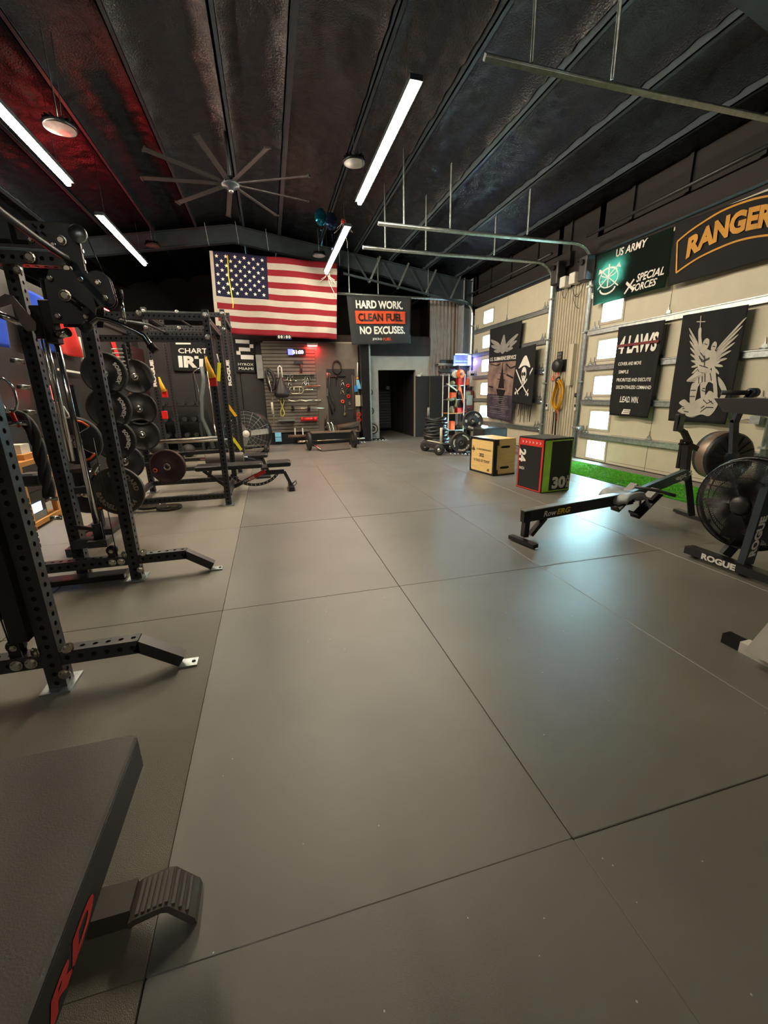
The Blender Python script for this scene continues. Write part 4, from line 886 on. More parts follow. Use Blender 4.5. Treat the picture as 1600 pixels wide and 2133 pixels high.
m.add(vs, [(3, 2, 1, 0), (4, 5, 6, 7), (0, 1, 5, 4), (1, 2, 6, 5), (2, 3, 7, 6), (3, 0, 4, 7)]); m.build('casing', M_WHT, t)
m = MB(); m.obox(q + wd * .165 + Z * (zt + .02), wd * .19, ws_ * (hw + .003), Z * .02); m.build('dark_band', mat('navy_black_band', '0c1020', .4), t)
m = MB(); m.obox(q + wd * .165 + Z * (zt + .05), wd * .185, ws_ * (hw - .004), Z * .012); m.build('top_cover', M_WHT, t)

# ---------------------------------------------------------------- pier between the doors
xw = XE + .0
c = at(1163, 762, 'x', XE - .05); 
t = thing('cord_reel', 'round black wall reel on the cream pier above the yellow cord', 'reel', c)
m = MB(); m.lathe([(.0001, -.09), (.1, -.09), (.13, -.06), (.13, .06), (.0001, .06)], c, (1, 0, 0), 24); m.build('reel_drum', M_BLK, t)
m = MB(); m.bx((XE - .0, c.y - .15, c.z - .12), (XE + .03, c.y + .15, c.z + .12)); m.build('mounting_plate', M_BLKS, t)
m = MB(); m.tube([c + Vector((-.02, .03, -.13)), c + Vector((-.02, .08, -.2)), c + Vector((-.02, .0, -.26)), c + Vector((-.02, -.06, -.2)), c + Vector((-.02, -.03, -.13))], .008, 5); m.build('cord_tail', M_REDP, t)
c = at(1162, 822, 'x', XE - .05)
t = thing('extension_cord_coil', 'thick coil of yellow extension cord hanging on the cream pier', 'cord', c)
m = MB()
for k in range(13):
    ry = .11 + .045 * random.random(); rz = .26 + .07 * random.random(); dx = random.uniform(-.05, .03); dy = random.uniform(-.02, .02)
    m.tube([c + Vector((dx + .012 * math.sin(3 * a), dy + ry * math.cos(a) * (1 - .18 * math.sin(a)), rz * math.sin(a) - .02 * k / 13)) for a in [2 * PI * i / 28 for i in range(28)]], .010, 6, closed=True)
m.build('coiled_cord', mat('yellow_cord', 'd09a12', .5), t)
m = MB(); m.tube([c + Vector((-.05, .02, .24)), c + Vector((-.08, .0, .32)), c + Vector((0, 0, .36)), c + Vector((.03, 0, .3)), c + Vector((-.05, -.02, .22))], .018, 6); m.build('tie_strap', M_BLK, t)
m = MB(); m.tube([c + Vector((-.02, -.04, -.28)), c + Vector((-.01, -.07, -.42)), c + Vector((0, -.05, -.55))], .009, 5); m.tube([c + Vector((0, .0, -.27)), c + Vector((0, -.02, -.5))], .007, 5); m.build('cord_ends', M_ORG, t)
for (x0, y0, x1, y1, lb) in ((1154, 858, 1150, 904, 'thinner black pole leaning on the cream pier below the cord'), (1159, 848, 1156, 908, 'thicker black pole leaning on the cream pier below the cord')):
    a, b = at(x0, y0, 'x', XE - .03), at(x1, y1, 'x', XE - .12); b.z = max(b.z, .02); m = MB(); m.tube([a, b], .018 if 'thick' in lb[:6] or 'thicker' in lb else .013, 8); tag(m.build('black_pole', M_BLKS), lb, 'pole')
for i, (px, py, lb) in enumerate(((1135, 824, 'small black sign plate left of the yellow cord'), (1202, 823, 'small black sign plate right of the yellow cord'))):
    c = at(px, py, 'x', XE + .02); m = MB(); m.bx((c.x - .006, c.y - .07, c.z - .04), (c.x + .012, c.y + .07, c.z + .04)); o = m.build('sign_plate', M_BLKP); tag(o, lb, 'sign')
    m = MB(); text_at(m, 'DOOR 1' if i == 0 else 'DOOR 2', (c.x - .008, c.y, c.z), (0, -1, 0), (0, 0, 1), .022, w=.08, bold=0); m.build('lettering', M_GTXT, o)
for i, (px, py, lb) in enumerate(((1140, 847, 'white and black door opener button left of the yellow cord'), (1200, 848, 'white and black door opener button right of the yellow cord'))):
    c = at(px, py, 'x', XE + .01); m = MB(); m.rbox(c, (.03, .07, .13), .008, axis=0); o = m.build('door_opener_button', M_WHT); tag(o, lb, 'switch')
    m = MB(); m.bx((c.x - .02, c.y - .022, c.z - .0), (c.x - .014, c.y + .03, c.z + .055)); m.build('dark_button', M_BLKS, o)
c = at(1166, 742, 'x', XE + .02); m = MB(); m.bx((c.x - .006, c.y - .08, c.z - .07), (c.x + .01, c.y + .08, c.z + .09)); o = m.build('notice_plate', M_BLKP); tag(o, 'small dark notice with two pale lines above the black reel', 'sign')
m = MB(); text_at(m, 'BEAR', (c.x - .008, c.y, c.z + .045), (0, -1, 0), (0, 0, 1), .05, w=.12); text_at(m, 'AREA', (c.x - .008, c.y, c.z - .02), (0, -1, 0), (0, 0, 1), .05, w=.12); m.build('lettering', M_GTXT, o)
c = at(1151, 788, 'x', XE + .0); m = MB(); m.prism([(-.06, -.05), (.06, -.05), (0, .06)], c, (0, -1, 0), (0, 0, 1), -.01); tag(m.build('red_tag', mat('pale_red_tag', 'd06a5a', .5)), 'small red triangular tag hanging left of the black reel', 'tag')
for i, (px, py, lb) in enumerate(((1178, 588, 'left of two white electrical boxes high on the cream pier'), (1198, 580, 'right of two white electrical boxes high on the cream pier'))):
    c = at(px, py, 'x', XE - .08); m = MB(); m.rbox(c, (.16, .17, .2), .02, axis=0); o = m.build('electrical_box', M_WHT); tag(o, lb, 'electrical box')
    m = MB(); m.bx((XE - .02, c.y - .05, c.z - .05), (XE + .03, c.y + .05, c.z + .05)); m.build('mounting_bracket', M_GALV, o)
c = at(1180, 600, 'x', XE - .03)
m = MB(); m.tube(bez(at(1170, 596, 'x', XE - .02), at(1185, 596, 'x', XE - .02), .22), .006, 5); m.tube(bez(at(1192, 597, 'x', XE - .02), at(1224, 565, 'x', XE - .02), .3), .006, 5); m.tube(bez(at(1194, 618, 'x', XE - .02), at(1206, 642, 'x', XE - .02), .06), .005, 5); m.tube([at(1203, 612, 'x', XE - .02), at(1194, 618, 'x', XE - .02)], .005, 5)
tag(m.build('hanging_cables', M_BLK), 'thin black cables drooping under the two white boxes', 'cable')
for i, (px, py, lb) in enumerate(((1163, 570, 'black door opener motor at the left top corner of the pier'), (1222, 560, 'black door opener motor at the right top corner of the pier'))):
    c = at(px, py, 'x', XE - .12); t = thing('door_opener_motor', lb, 'motor', c)
    m = MB(); m.rbox(c, (.2, .22, .42), .03); m.build('motor_housing', M_BLK, t); m = MB(); m.cyl(c + Vector((-.11, 0, .1)), c + Vector((-.14, 0, .1)), .05, 14); m.build('motor_cover', M_BLKS, t)
    m = MB(); m.beam(c + Vector((.1, 0, .1)), c + Vector((.16, 0, .1)), .05, .2); m.build('bracket', M_BLKS, t)
# ---------------------------------------------------------------- front rack with cable station
t = rackA = thing('cable_rack', 'nearest black perforated rack with chrome guide rods, pulleys and splayed feet', 'weight rack', (-1.3, 2.8, 0))
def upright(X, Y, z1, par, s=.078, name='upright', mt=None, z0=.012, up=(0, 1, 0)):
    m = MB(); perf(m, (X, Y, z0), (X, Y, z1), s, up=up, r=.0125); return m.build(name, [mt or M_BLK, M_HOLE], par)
YA = (2.12, 3.42)
for y in YA: upright(-1.12, y, 2.38, t)
upright(-1.55, 3.6, 2.3, t); upright(-1.72, 2.12, 2.3, t)
for y in YA:
    m = MB(); perf(m, (-1.08, y, .165), (-.74, y, .165), .072, r=.0125, up=(0, 0, 1)); m.build('stabiliser_foot', [M_BLK, M_HOLE], t)
    m = MB(); m.beam((-.755, y, .17), (-.56, y, .04), .072, .06); m.build('sloping_toe', M_BLK, t)
    m = MB(); m.box((-.535, y, .006), (.09, .07, .008)); m.cyl((-.51, y, .01), (-.51, y, .013), .01, 10, 1); m.build('toe_plate', [M_GALV, M_HOLE], t)
    m = MB(); perf(m, (-1.9, y, .165), (-1.16, y, .165), .072, r=.0125, up=(0, 0, 1)); m.build('base_beam', [M_BLK, M_HOLE], t)
    m = MB(); m.prism([(-.08, -.045), (.08, -.045), (.08, .045), (.04, .07), (-.04, .07), (-.08, .045)], (-1.12, y, 0), (0, 1, 0), (-1, 0, 0), -.01) if False else m.box((-1.12, y, .006), (.13, .16, .012)); m.build('base_plate', M_GALV, t)
    for (px, pz, ax) in ((-1.2, .165, (0, -1, 0)), (-1.26, .165, (0, -1, 0)), (-1.04, .22, (.6, -.8, 0)), (-1.08, .08, (0, -1, 0)), (-1.17, .22, (-.6, -.8, 0))):
        m = MB(); bolt(m, (px, y - .038, pz), ax, .02, .016); m.build('bolt', M_ZINC, t)
    m = MB(); m.lathe([(.0001, -.014), (.038, -.014), (.03, 0), (.038, .014), (.0001, .014)], (-1.26, y, .25), (0, 1, 0), 20); m.build('floor_pulley', M_BLKS, t)
    m = MB(); m.box((-1.26, y - .022, .235), (.05, .006, .08)); m.box((-1.26, y + .022, .235), (.05, .006, .08)); bolt(m, (-1.26, y - .026, .25), (0, -1, 0), .012, .01, 1); m.build('pulley_bracket', [M_BLKS, M_ZINC], t)
    for dx in (0, .05):
        m = MB(); m.tube([(-1.285 + dx, y, .26), (-1.31 + dx * 1.6, y, 1.1)], .0035, 5); m.build('cable', M_BLKS, t)
m = MB(); m.tube([(-1.3, 3.42, .28), (-1.32, 3.42, 2.1)], .003, 5); m.build('cable', M_BLKS, t); m = MB(); m.tube([(-1.34, 2.12, .28), (-1.34, 2.12, 2.0)], .003, 5); m.build('cable', M_BLKS, t)
# header across the far frame, lettered plate, pull-up bar
yh = 3.375
zb = at(80, 537, 'y', yh).z; zp0, zp1 = at(100, 520, 'y', yh).z, at(100, 463, 'y', yh).z
m = MB(); perf(m, (-2.3, 3.42, zb), (-1.16, 3.42, zb), .075, up=(0, 0, 1), r=.013); m.build('cross_beam', [M_BLK, M_HOLE], t)
xr_ = at(175, 490, 'y', yh).x; z1_ = at(160, 466, 'y', yh).z
m = MB(); m.prism([(-2.3, zp0), (-1.2, zp0), (-1.18, zp0 - .17), (-1.06, zp0 - .17), (-1.06, zp1 - .06), (xr_, zp1 - .05), (xr_ - .03, zp1 - .01), (xr_ - .07, zp1), (-2.3, zp1)], (0, yh - .006, 0), (1, 0, 0), (0, 0, 1), -.006); hp_ = m.build('header_plate', M_BLK, t)
m = MB(); q = at(8, 483, 'y', yh - .016); text_at(m, 'ALL', q + Vector((-.04, 0, 0)), (1, 0, 0), (0, 0, 1), .11, w=.3, bold=.02); m.build('cut_out_lettering', M_HOLE, hp_)
q = at(80, 478, 'y', yh - .016)
for a in range(4):
    m = MB(); dv = Vector((math.cos(a * PI / 2 + PI / 4), 0, math.sin(a * PI / 2 + PI / 4))); m.beam(q + dv * .015, q + dv * .04, .012, .002, up=(0, 1, 0)); m.build('cut_out_emblem', M_HOLE, hp_)
for px, py, r in ((128, 501, .022), (141, 560, .022), (62, 536, .024), (65, 500, .013), (158, 481, .014), (112, 510, .012), (37, 562, .02)):
    m = MB(); bolt(m, at(px, py, 'y', yh - .01), (0, -1, 0), r, .018); m.build('bolt', M_ZINC, t)
m = MB(); m.tube([(-1.15, 2.1, 2.3), (-1.12, 2.3, 2.24), at(0, 440, 'y', 2.6), at(70, 492, 'y', 2.95), at(118, 525, 'y', 3.2), at(138, 537, 'y', 3.3), at(143, 548, 'y', 3.37)], .019, 10); m.build('pull_up_bar', M_BLK, t)
for z in (2.28, 2.22, 2.05, 1.93):
    m = MB(); bolt(m, (-1.078, 3.42, z), (1, 0, 0), .014, .014); m.build('bolt', M_ZINC, t)
m = MB(); m.lathe([(.0001, -.01), (.05, -.01), (.05, .01), (.0001, .01)], at(162, 487, 'y', 3.33), (0, 1, 0), 20); m.build('top_pulley', M_GALV, t)
# trolley block on the far upright with pulley arm
m = MB(); m.prism([(-.1, -.13), (.08, -.13), (.1, -.05), (.09, .12), (-.07, .12), (-.1, .04)], (-1.16, 3.34, 2.0), (1.3, 0, 0), (0, 0, 1.25), -.012); m.prism([(-.1, -.13), (.08, -.13), (.1, -.05), (.09, .12), (-.07, .12), (-.1, .04)], (-1.16, 3.49, 2.0), (1.3, 0, 0), (0, 0, 1.25), -.012); m.build('trolley_plate', M_BLK, t)
for (dx, dz, r) in ((-.07, .08, .013), (.06, .08, .013), (-.07, -.1, .013), (.05, -.1, .013), (-.02, 0, .026)):
    m = MB(); bolt(m, (-1.16 + dx * 1.3, 3.328, 2.0 + dz * 1.2), (0, -1, 0), r, .016); m.build('bolt', M_ZINC, t)
m = MB(); m.tube([(-1.14, 3.32, 1.97), (-1.06, 3.24, 1.9)], .022, 8); m.build('pull_pin_knob', M_BLKS, t)
m = MB()
cA, cB = at(205, 590, 'y', 3.33), at(220, 622, 'y', 3.33)
U_ = (cB - cA).normalized(); W_v = Vector((0, -1, 0)); V_ = W_v.cross(U_)
poly = [(-.055 * math.cos(a), .055 * math.sin(a)) for a in [PI * (-.5 + k / 8) for k in range(9)]] + [((cB - cA).length + .045 * math.sin(a + PI / 2 - PI / 2 + PI / 2) * 1, -.045 * math.cos(a + PI / 2) * -1) for a in []]
Lc = (cB - cA).length
poly = [(-.055 * math.cos(a), -.055 * math.sin(a)) for a in [-PI / 2 + PI * k / 8 for k in range(9)]] + [(Lc + .045 * math.cos(a), .045 * math.sin(a)) for a in [-PI / 2 + PI * k / 8 for k in range(9)]]
poly = [(-.055 * math.cos(a), .055 * math.sin(a)) for a in [-PI / 2 + PI * k / 8 for k in range(9)]][::-1] ; poly = [(-.072 * math.sin(PI * k / 8), .072 * math.cos(PI * k / 8)) for k in range(9)] + [(Lc + .058 * math.sin(PI * k / 8), -.058 * math.cos(PI * k / 8)) for k in range(9)]
m.prism(poly, cA, U_, V_, .008); m.prism(poly, cA + Vector((0, .04, 0)), U_, V_, .008); m.build('swivel_pulley_cheek', M_BLK, t)
m = MB(); m.lathe([(.0001, .0), (.05, .0), (.04, .015), (.05, .03), (.0001, .03)], cA, (0, 1, 0), 20); m.lathe([(.0001, .0), (.04, .0), (.032, .015), (.04, .03), (.0001, .03)], cB, (0, 1, 0), 20); m.build('pulley_wheel', M_BLKS, t)
for c in (cA, cB):
    m = MB(); bolt(m, c + Vector((0, -.012, 0)), (0, -1, 0), .015, .012); m.build('bolt', M_ZINC, t)
m = MB(); m.tube([at(177, 485, 'y', 3.34), cA + Vector((.05, .02, 0))], .003, 5); m.build('cable', M_BLKS, t)
m = MB(); m.beam((-1.1, 3.42, 1.95), cB + Vector((0, .02, 0)), .03, .05); m.build('swivel_arm', M_BLK, t)
# chrome guide rods, carriage, bracket
r0, r1 = at(85, 580, 'y', 3.44), at(203, 1100, 'y', 3.44)
r0 = Vector((r1.x, 3.44, r0.z))
m = MB(); m.cyl(r0, r1, .019, 14); m.build('guide_rod', M_CHR, t)
r2, r3 = at(122, 765, 'y', 4.0), at(153, 960, 'y', 4.0); m = MB(); m.cyl(Vector((r3.x, 4.0, 2.0)), r3, .016, 12); m.cyl(Vector((r3.x - .03, 4.0, 2.0)), r3 + Vector((-.03, 0, 0)), .009, 8); m.build('guide_rod', M_CHR, t)
m = MB(); m.cyl(r1 + Vector((0, 0, .04)), r1 + Vector((0, 0, -.08)), .035, 14); m.build('rubber_stop', M_RUB, t)
m = MB(); m.beam((-1.52, 3.5, .30), r1 + Vector((0.0, 0, -.1)), .09, .06); m.bx((r1.x - .06, 3.36, r1.z - .13), (r1.x + .07, 3.5, r1.z - .08)); m.beam((-1.52, 3.56, .42), (-1.36, 3.46, .42), .02, .03); m.build('rod_bracket', M_BLK, t)
cc = at(103, 672, 'y', 3.42); cc.x = r1.x
m = MB(); m.rbox(cc, (.07, .09, .26), .01); m.box(cc + Vector((-.06, 0, 0)), (.08, .012, .2)); m.build('bar_carriage', M_BLKS, t)
m = MB(); m.cyl(cc + Vector((.02, -.02, -.08)), at(142, 692, 'y', 3.36), .028, 12); m.build('bar_sleeve', M_CHR, t)
m = MB(); m.tube([at(-40, 640, 'y', 3.3), at(70, 683, 'y', 3.38)], .02, 12); m.build('chrome_bar', M_CHR, t)
ga, gb, gc = at(-5, 612, 'y', 3.25), at(22, 612, 'y', 3.27), at(75, 684, 'y', 3.32)
m = MB(); U0 = Vector((1, 0, 0)); V0 = Vector((0, 0, 1)); p2 = [((p - ga).x, (p - ga).z) for p in (at(0, 640, 'y', ga.y), at(0, 618, 'y', ga.y), at(10, 612, 'y', ga.y), at(26, 616, 'y', ga.y), at(74, 672, 'y', ga.y), at(74, 688, 'y', ga.y), at(56, 690, 'y', ga.y), at(44, 676, 'y', ga.y), at(24, 632, 'y', ga.y))]
m.prism(p2[::-1], ga, U0, V0, -.008); m.build('hook_plate', mat('brown_grey_steel', '6a5a54', .4, .3), t)
for i, z in enumerate([1.62, 1.45, 1.28, 1.12, .96, .8, .65, .5]):
    m = MB(); m.cyl((-1.60, 3.57, z), (-1.67, 3.55, z + .01), .016, 10); m.build('adjustment_pin', M_ZINC, t)
m = MB(); m.rbox((-1.66, 3.44, .83), (.13, .12, .09), .03); m.build('cup_pad', M_RUB, t)
m = MB(); a, b = at(14, 1060, 'y', 2.06), at(60, 1330, 'y', 2.06); m.beam(Vector((-1.2, 2.07, .92)), Vector((-1.2, 2.07, .3)), .055, .07, up=(1, 0, 0)); m.build('side_sleeve', M_BLKS, t)
m = MB(); m.box((-1.3, 2.12, .45), (.12, .16, .05)); m.cyl((-1.3, 2.12, .47), (-1.3, 2.12, .6), .035, 12); m.cyl((-1.32, 2.12, .6), (-1.35, 2.12, .78), .02, 10, 1); m.build('rod_bracket', [M_BLKS, M_CHR], t)
m = MB(); m.bx((-1.9, 3.38, .02), (-1.2, 3.5, .06)); m.build('lower_tray', M_BLKS, t)
# lat bar hanging from the swivel pulley
la = [at(*q, 'y', 3.17) for q in ((172, 690), (190, 672), (203, 662), (225, 667), (256, 678), (282, 690), (300, 700), (312, 718), (325, 733))]
o_ = MB(); lt = thing('lat_pulldown_bar', 'long curved lat bar with rubber grips hanging from the chrome link', 'cable bar', la[4])
m = MB(); m.tube(la, .019, 10); m.build('bar', mat('dark_chrome', '8a8a8c', .2, 1), lt)
m = MB(); m.tube([la[0], la[0].lerp(la[1], .9)], .028, 10); m.build('rubber_grip', M_RUB, lt); m = MB(); m.tube([la[7], la[8]], .026, 10); m.build('rubber_grip', M_RUB, lt)
lk = at(251, 622, 'y', 3.17)
m = MB(); m.cyl(lk, lk + Vector((0, 0, -.11)), .013, 10); m.cyl(lk + Vector((0, 0, .05)), lk, .02, 10, 1); m.tube(arc(la[4] + Vector((0, 0, .025)), .02, 0, 2 * PI, (1, 0, 0), (0, 0, 1), 12), .005, 5, closed=False); m.build('hanger_link', [M_CHR, M_RUB], lt)
m = MB(); m.tube([lk + Vector((0, 0, .05)), cB + Vector((.05, .01, .02))], .003, 5); m.build('cable', M_BLKS, lt)
# battle rope looped over the front rack
def rope(pts, r, name, mt, par=None, tw=9, lbl=None):
    P = [Vector(p) for p in pts]; Q = []
    for a, b in zip(P, P[1:]):
        n = max(2, int((b - a).length / .012)); Q += [a.lerp(b, i / n) for i in range(n)]
    Q.append(P[-1]); m = MB()
    for s in range(3):
        L = 0; pts2 = []
        for i, q in enumerate(Q):
            d = (Q[min(i + 1, len(Q) - 1)] - Q[max(i - 1, 0)]).normalized(); x = d.cross(Vector((0, 1, 0.1))).normalized(); y = d.cross(x)
            if i: L += (q - Q[i - 1]).length
            a = L / r * .62 + s * 2 * PI / 3; pts2.append(q + (x * math.cos(a) + y * math.sin(a)) * r * .5)
        m.tube(pts2, r * .56, 6)
    return m.build(name, mt, par)
Y_ = 2.35
rp = [at(*q, 'y', Y_) for q in ((30, 1050), (22, 1000), (8, 930), (2, 890), (8, 868), (25, 864), (50, 870), (72, 905), (88, 960), (98, 1005), (104, 1035))]
tag(rope(rp, .028, 'battle_rope', M_RUB), 'thick twisted black rope draped in a loop beside the nearest upright', 'rope')
c = at(15, 825, 'y', 2.3); t = thing('chain_link', 'large chrome chain link with red snap over the rope', 'chain', c)
m = MB(); m.tube([c + Vector((x * .032, 0, z)) for x, z in ((-.6, .06), (0, .075), (.6, .06), (1, .03), (1, -.03), (.6, -.06), (0, -.075), (-.6, -.06), (-1, -.03), (-1, .03))], .006, 8, closed=True); m.build('link', M_CHR, t)
m = MB(); m.tube([c + Vector((0.0, 0, -.07)), c + Vector((.01, 0, -.12)), c + Vector((.02, 0, -.135))], .009, 6); m.build('red_snap', M_RED, t)
m = MB(); m.tube([c + Vector((-.02, 0, .07)), c + Vector((-.05, 0, .16)), c + Vector((-.16, .0, .24))], .007, 6); m.cyl(c + Vector((-.03, 0, -.12)), c + Vector((.05, 0, -.12)), .012, 8); m.build('upper_link', M_CHR, t)
tag(MB().box(at(-30, 800, 'y', 2.32) + Vector((0, 0, .0)), (.1, .05, .05)).build('strap_anchor', M_BLKS), 'dark strap block behind the chrome chain link at the photo edge', 'strap') if False else None

# ---------------------------------------------------------------- racks B and C
def jcup(X, Y, z, lb, cat='j cup', yel=True, side=1):
    t = thing('rack_hook', lb, 'rack hook', (X, Y - .06, z))
    m = MB(); m.rbox((X, Y - .065, z), (.085, .05, .13), .008); m.build('red_block', M_RED, t)
    if yel:
        m = MB(); m.tube([(X + .0, Y - .10, z + .03), (X - .01, Y - .11, z + .1), (X - .03, Y - .1, z + .17), (X - .045, Y - .09, z + .26)], [.04, .035, .025, .012], 8); m.build('yellow_strap_pin', M_YEL, t)
    return t
def rack(name, lab, X0, X1, Y0, Y1, h, extra=0):
    t = thing(name, lab, 'weight rack', ((X0 + X1) / 2, (Y0 + Y1) / 2, 0))
    for x in (X0, X1):
        for y in (Y0, Y1):
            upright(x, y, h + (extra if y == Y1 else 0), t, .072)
            m = MB(); m.box((x, y, .006), (.14, .16, .012)); m.build('base_plate', M_GALV, t)
    for y in (Y0, Y1):
        for z in ((.13, h - .12) if y == Y1 else (.13, h - .08, h - .32)):
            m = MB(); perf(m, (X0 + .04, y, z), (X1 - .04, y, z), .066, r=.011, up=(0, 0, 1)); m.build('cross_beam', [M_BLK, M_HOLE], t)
    for x in (X0, X1):
        for z in (.13, h - .1):
            m = MB(); perf(m, (x, Y0 + .04, z), (x, Y1 - .04, z), .066, r=.011, up=(0, 0, 1)); m.build('side_beam', [M_BLK, M_HOLE], t)
    for x in (X0, X1, (X0 + X1) / 2 - .1):
        for z in (h - .06, h - .3):
            m = MB(); bolt(m, (x, Y0 - .037, z), (0, -1, 0), .024, .016); m.build('bolt', M_ZINC, t)
    for x in (X0, X1):
        for z in (.13, h - .1):
            m = MB(); bolt(m, (x + .037, Y0 + .02, z), (1, 0, 0), .016, .014); bolt(m, (x + .037, Y1, z), (1, 0, 0), .016, .014); m.build('bolt', M_ZINC, t)
    m = MB(); m.tube([(X0 + .2, Y0 + .03, h - .12), (X0 + .45, Y0 + .5, h - .1), (X0 + .5, Y1 - .03, h - .1)], .017, 8); m.build('pull_up_bar', M_BLK, t)
    return t
rB = rack('power_rack', 'middle black power rack with red hooks and safety bars beside the bench', -1.8, -.62, 5.6, 6.8, 2.33)
m = MB(); m.cyl(at(308, 922, 'y', 6.74), at(455, 911, 'y', 6.74), .024, 10); m.build('safety_bar', M_KNURL, rB)
m = MB(); m.cyl((-1.76, 5.68, .95), (-.66, 5.68, .97), .014, 8) if False else m.beam((-1.76, 6.72, .55), (-.66, 6.72, .57), .05, .05); m.build('safety_bar', M_BLK, rB)
rC = rack('power_rack', 'farther tall black power rack with ROGUE on its uprights', -1.8, -.62, 8.0, 9.2, 2.75, .15)
m = MB(); m.cyl((-1.76, 7.93, .62), (-.66, 7.93, .62), .024, 10); m.build('safety_bar', M_KNURL, rC)
for x in (-1.8, -.62):
    m = MB(); text_at(m, 'ROGUE', (x, 8 - .0385, 1.75), (0, 0, 1), (-1, 0, 0), .055, w=.42, bold=.06); m.build('white_lettering', M_WTXT, rC)
jcup(-1.8, 6.8, 1.18, 'red rack hook with yellow pin on the left upright, in front of the bumper plates')
jcup(-.62, 5.6, 1.55, 'largest red rack hook with yellow pin, on the nearest right upright')
jcup(-1.67, 8.0, 1.43, 'red rack hook with yellow pin beside the left ROGUE upright')
jcup(-1.72, 8.0, 1.08, 'plain red rack hook without a pin, below the left ROGUE lettering', yel=False)
for (px, py, yy, L, lb) in ((483, 855, 7.9, .2, 'yellow strap handle hanging on the right ROGUE upright'), (494, 925, 7.9, .22, 'yellow clip lying low at the foot of the right ROGUE upright'), (456, 775, 6.7, .25, 'yellow strap behind the largest red rack hook')):
    c = at(px, py, 'y', yy); t = thing('yellow_strap', lb, 'strap', c); m = MB(); tilt = .06 if '5' not in str(px) else -.02
    m.beam(c + Vector((-tilt, 0, L / 2)), c + Vector((tilt, 0, -L / 2)), .045, .02, up=(0, 1, 0)); m.build('strap', M_YELB if px != 483 else M_YEL, t)
    m = MB(); m.tube([c + Vector((-tilt, 0, L / 2)), c + Vector((-tilt - .02, .03, L / 2 + .12))], .006, 5); m.build('cord', M_WHT, t)
# weight plates
def plate(c, ax, r, th, name, label, mt, txt=None, group=None, rim=None, tm=None, bar=None, cat='weight plate', tr=.72):
    t = thing(name, label, cat, c, group=group); ax = Vector(ax).normalized(); c = Vector(c)
    m = MB(); h = th / 2
    m.lathe([(.026, -h), (r * .35, -h), (r * .38, -h * .7), (r * .86, -h * .7), (r * .9, -h), (r * .985, -h), (r, -h * .7), (r, h * .7), (r * .985, h), (r * .9, h), (r * .86, h * .7), (r * .38, h * .7), (r * .35, h), (.026, h), (.026, -h)], c, ax, 40); m.build('disc', mt, t)
    m = MB(); m.lathe([(.026, -h - .002), (.045, -h - .002), (.05, -h * .6)], c, ax, 24); m.build('steel_hub', M_ZINC, t)
    if txt:
        m = MB(); x_ = ax.cross(Z).normalized(); f = -1
        x_ = -x_ if x_.dot(MW @ Vector((1, 0, 0))) < 0 else x_
        fc = c - ax * (h * .7 + .003) if (ax.dot(CAM - c) < 0) else c + ax * (h * .7 + .003)
        fc = c - ax * (h + .003) * (1 if ax.dot(CAM - c) < 0 else -1)
        for body, a0, size, flip in txt:
            m = MB()
            vs, fs, asp = text2d(body, .05, 0, 1.1); k = r * size
            def mp(x, y):
                rr = r * tr + y * k; an = a0 - x * k / (r * tr)
                if flip: rr = r * tr - y * k; an = a0 + x * k / (r * tr)
                return fc + x_ * rr * math.cos(an) + Z * rr * math.sin(an)
            m.add([mp(x, y) for x, y in vs], fs); m.build('raised_lettering', tm or M_WTXT, t)
    return t
ys = 5.44
for i, (px, py, lb) in enumerate(((218, 778, 'top'), (228, 850, 'second'), (238, 916, 'third'))):
    c = at(px, py, 'y', ys)
    plate(c, (0, 1, 0), .225, .07, 'bumper_plate', '%s of three black lettered bumper plates behind the front upright' % lb, M_RUB, [('SORINEX', -.35, .2, False) if False else ('SORINEX', .0, .18, False)], 'lettered bumper plates on pegs', tr=.7)
    m = MB(); m.cyl((c.x, 5.3, c.z), (c.x, 5.6, c.z), .024, 10); m.build('storage_peg', M_ZINC, rB)
for i, (px, py, lb) in enumerate(((282, 785, 'upper'), (291, 852, 'middle'), (297, 905, 'lower'))):
    c = at(px, py, 'y', 6.6); plate(c, (0, 1, 0), .225, .06, 'rubber_plate', '%s of three plain black plates hung behind the left upright' % lb, M_RUB, None, 'plain black plates on pegs')
    m = MB(); m.cyl((c.x, 6.5, c.z), (c.x, 6.8, c.z), .024, 10); m.build('storage_peg', M_ZINC, rB)
c = at(350, 972, 'y', 6.0); plate(c, (.15, 1, 0), .225, .06, 'rubber_plate', 'dark red-brown plate with an orange clip, inside the middle rack', mat('dark_red_rubber', '3a201c', .55))
m = MB(); cc_ = at(323, 980, 'y', 5.9); m.tube(arc(cc_, .022, 0, 2 * PI, (1, 0, 0), (0, 0, 1), 12), .005, 5); tag(m.build('orange_clip', M_ORG), 'tiny orange ring clip on the dark red-brown plate', 'clip')
m = MB(); m.cyl((c.x, 5.95, c.z), (c.x, 6.3, c.z), .024, 10); m.beam((c.x, 6.3, c.z), (-1.8, 6.3, c.z), .05, .05); m.build('storage_peg', M_BLK, rB)
c = at(262, 962, 'y', 6.1); plate(c, (.1, 1, 0), .225, .05, 'rubber_plate', 'plain black plate low behind the iron STANDARD plate', M_RUB)
m = MB(); m.cyl((c.x, 6.0, c.z), (c.x, 6.35, c.z), .024, 10); m.beam((c.x, 6.3, c.z), (-1.8, 6.3, c.z), .05, .05); m.build('storage_peg', M_BLK, rB)
for i, (px, py, y, lb) in enumerate(((315, 1053, 5.75, 'left of two small plates lying flat on the floor'), (353, 1057, 5.62, 'right of two small plates lying flat on the floor'))):
    c = at(px, py, 'z', .015); plate(c, (0, 0, 1), .15 if i else .17, .03, 'small_plate', lb, mat('chipped_black_plate', '38322a', .4, .4, var=.4, vscale=30))
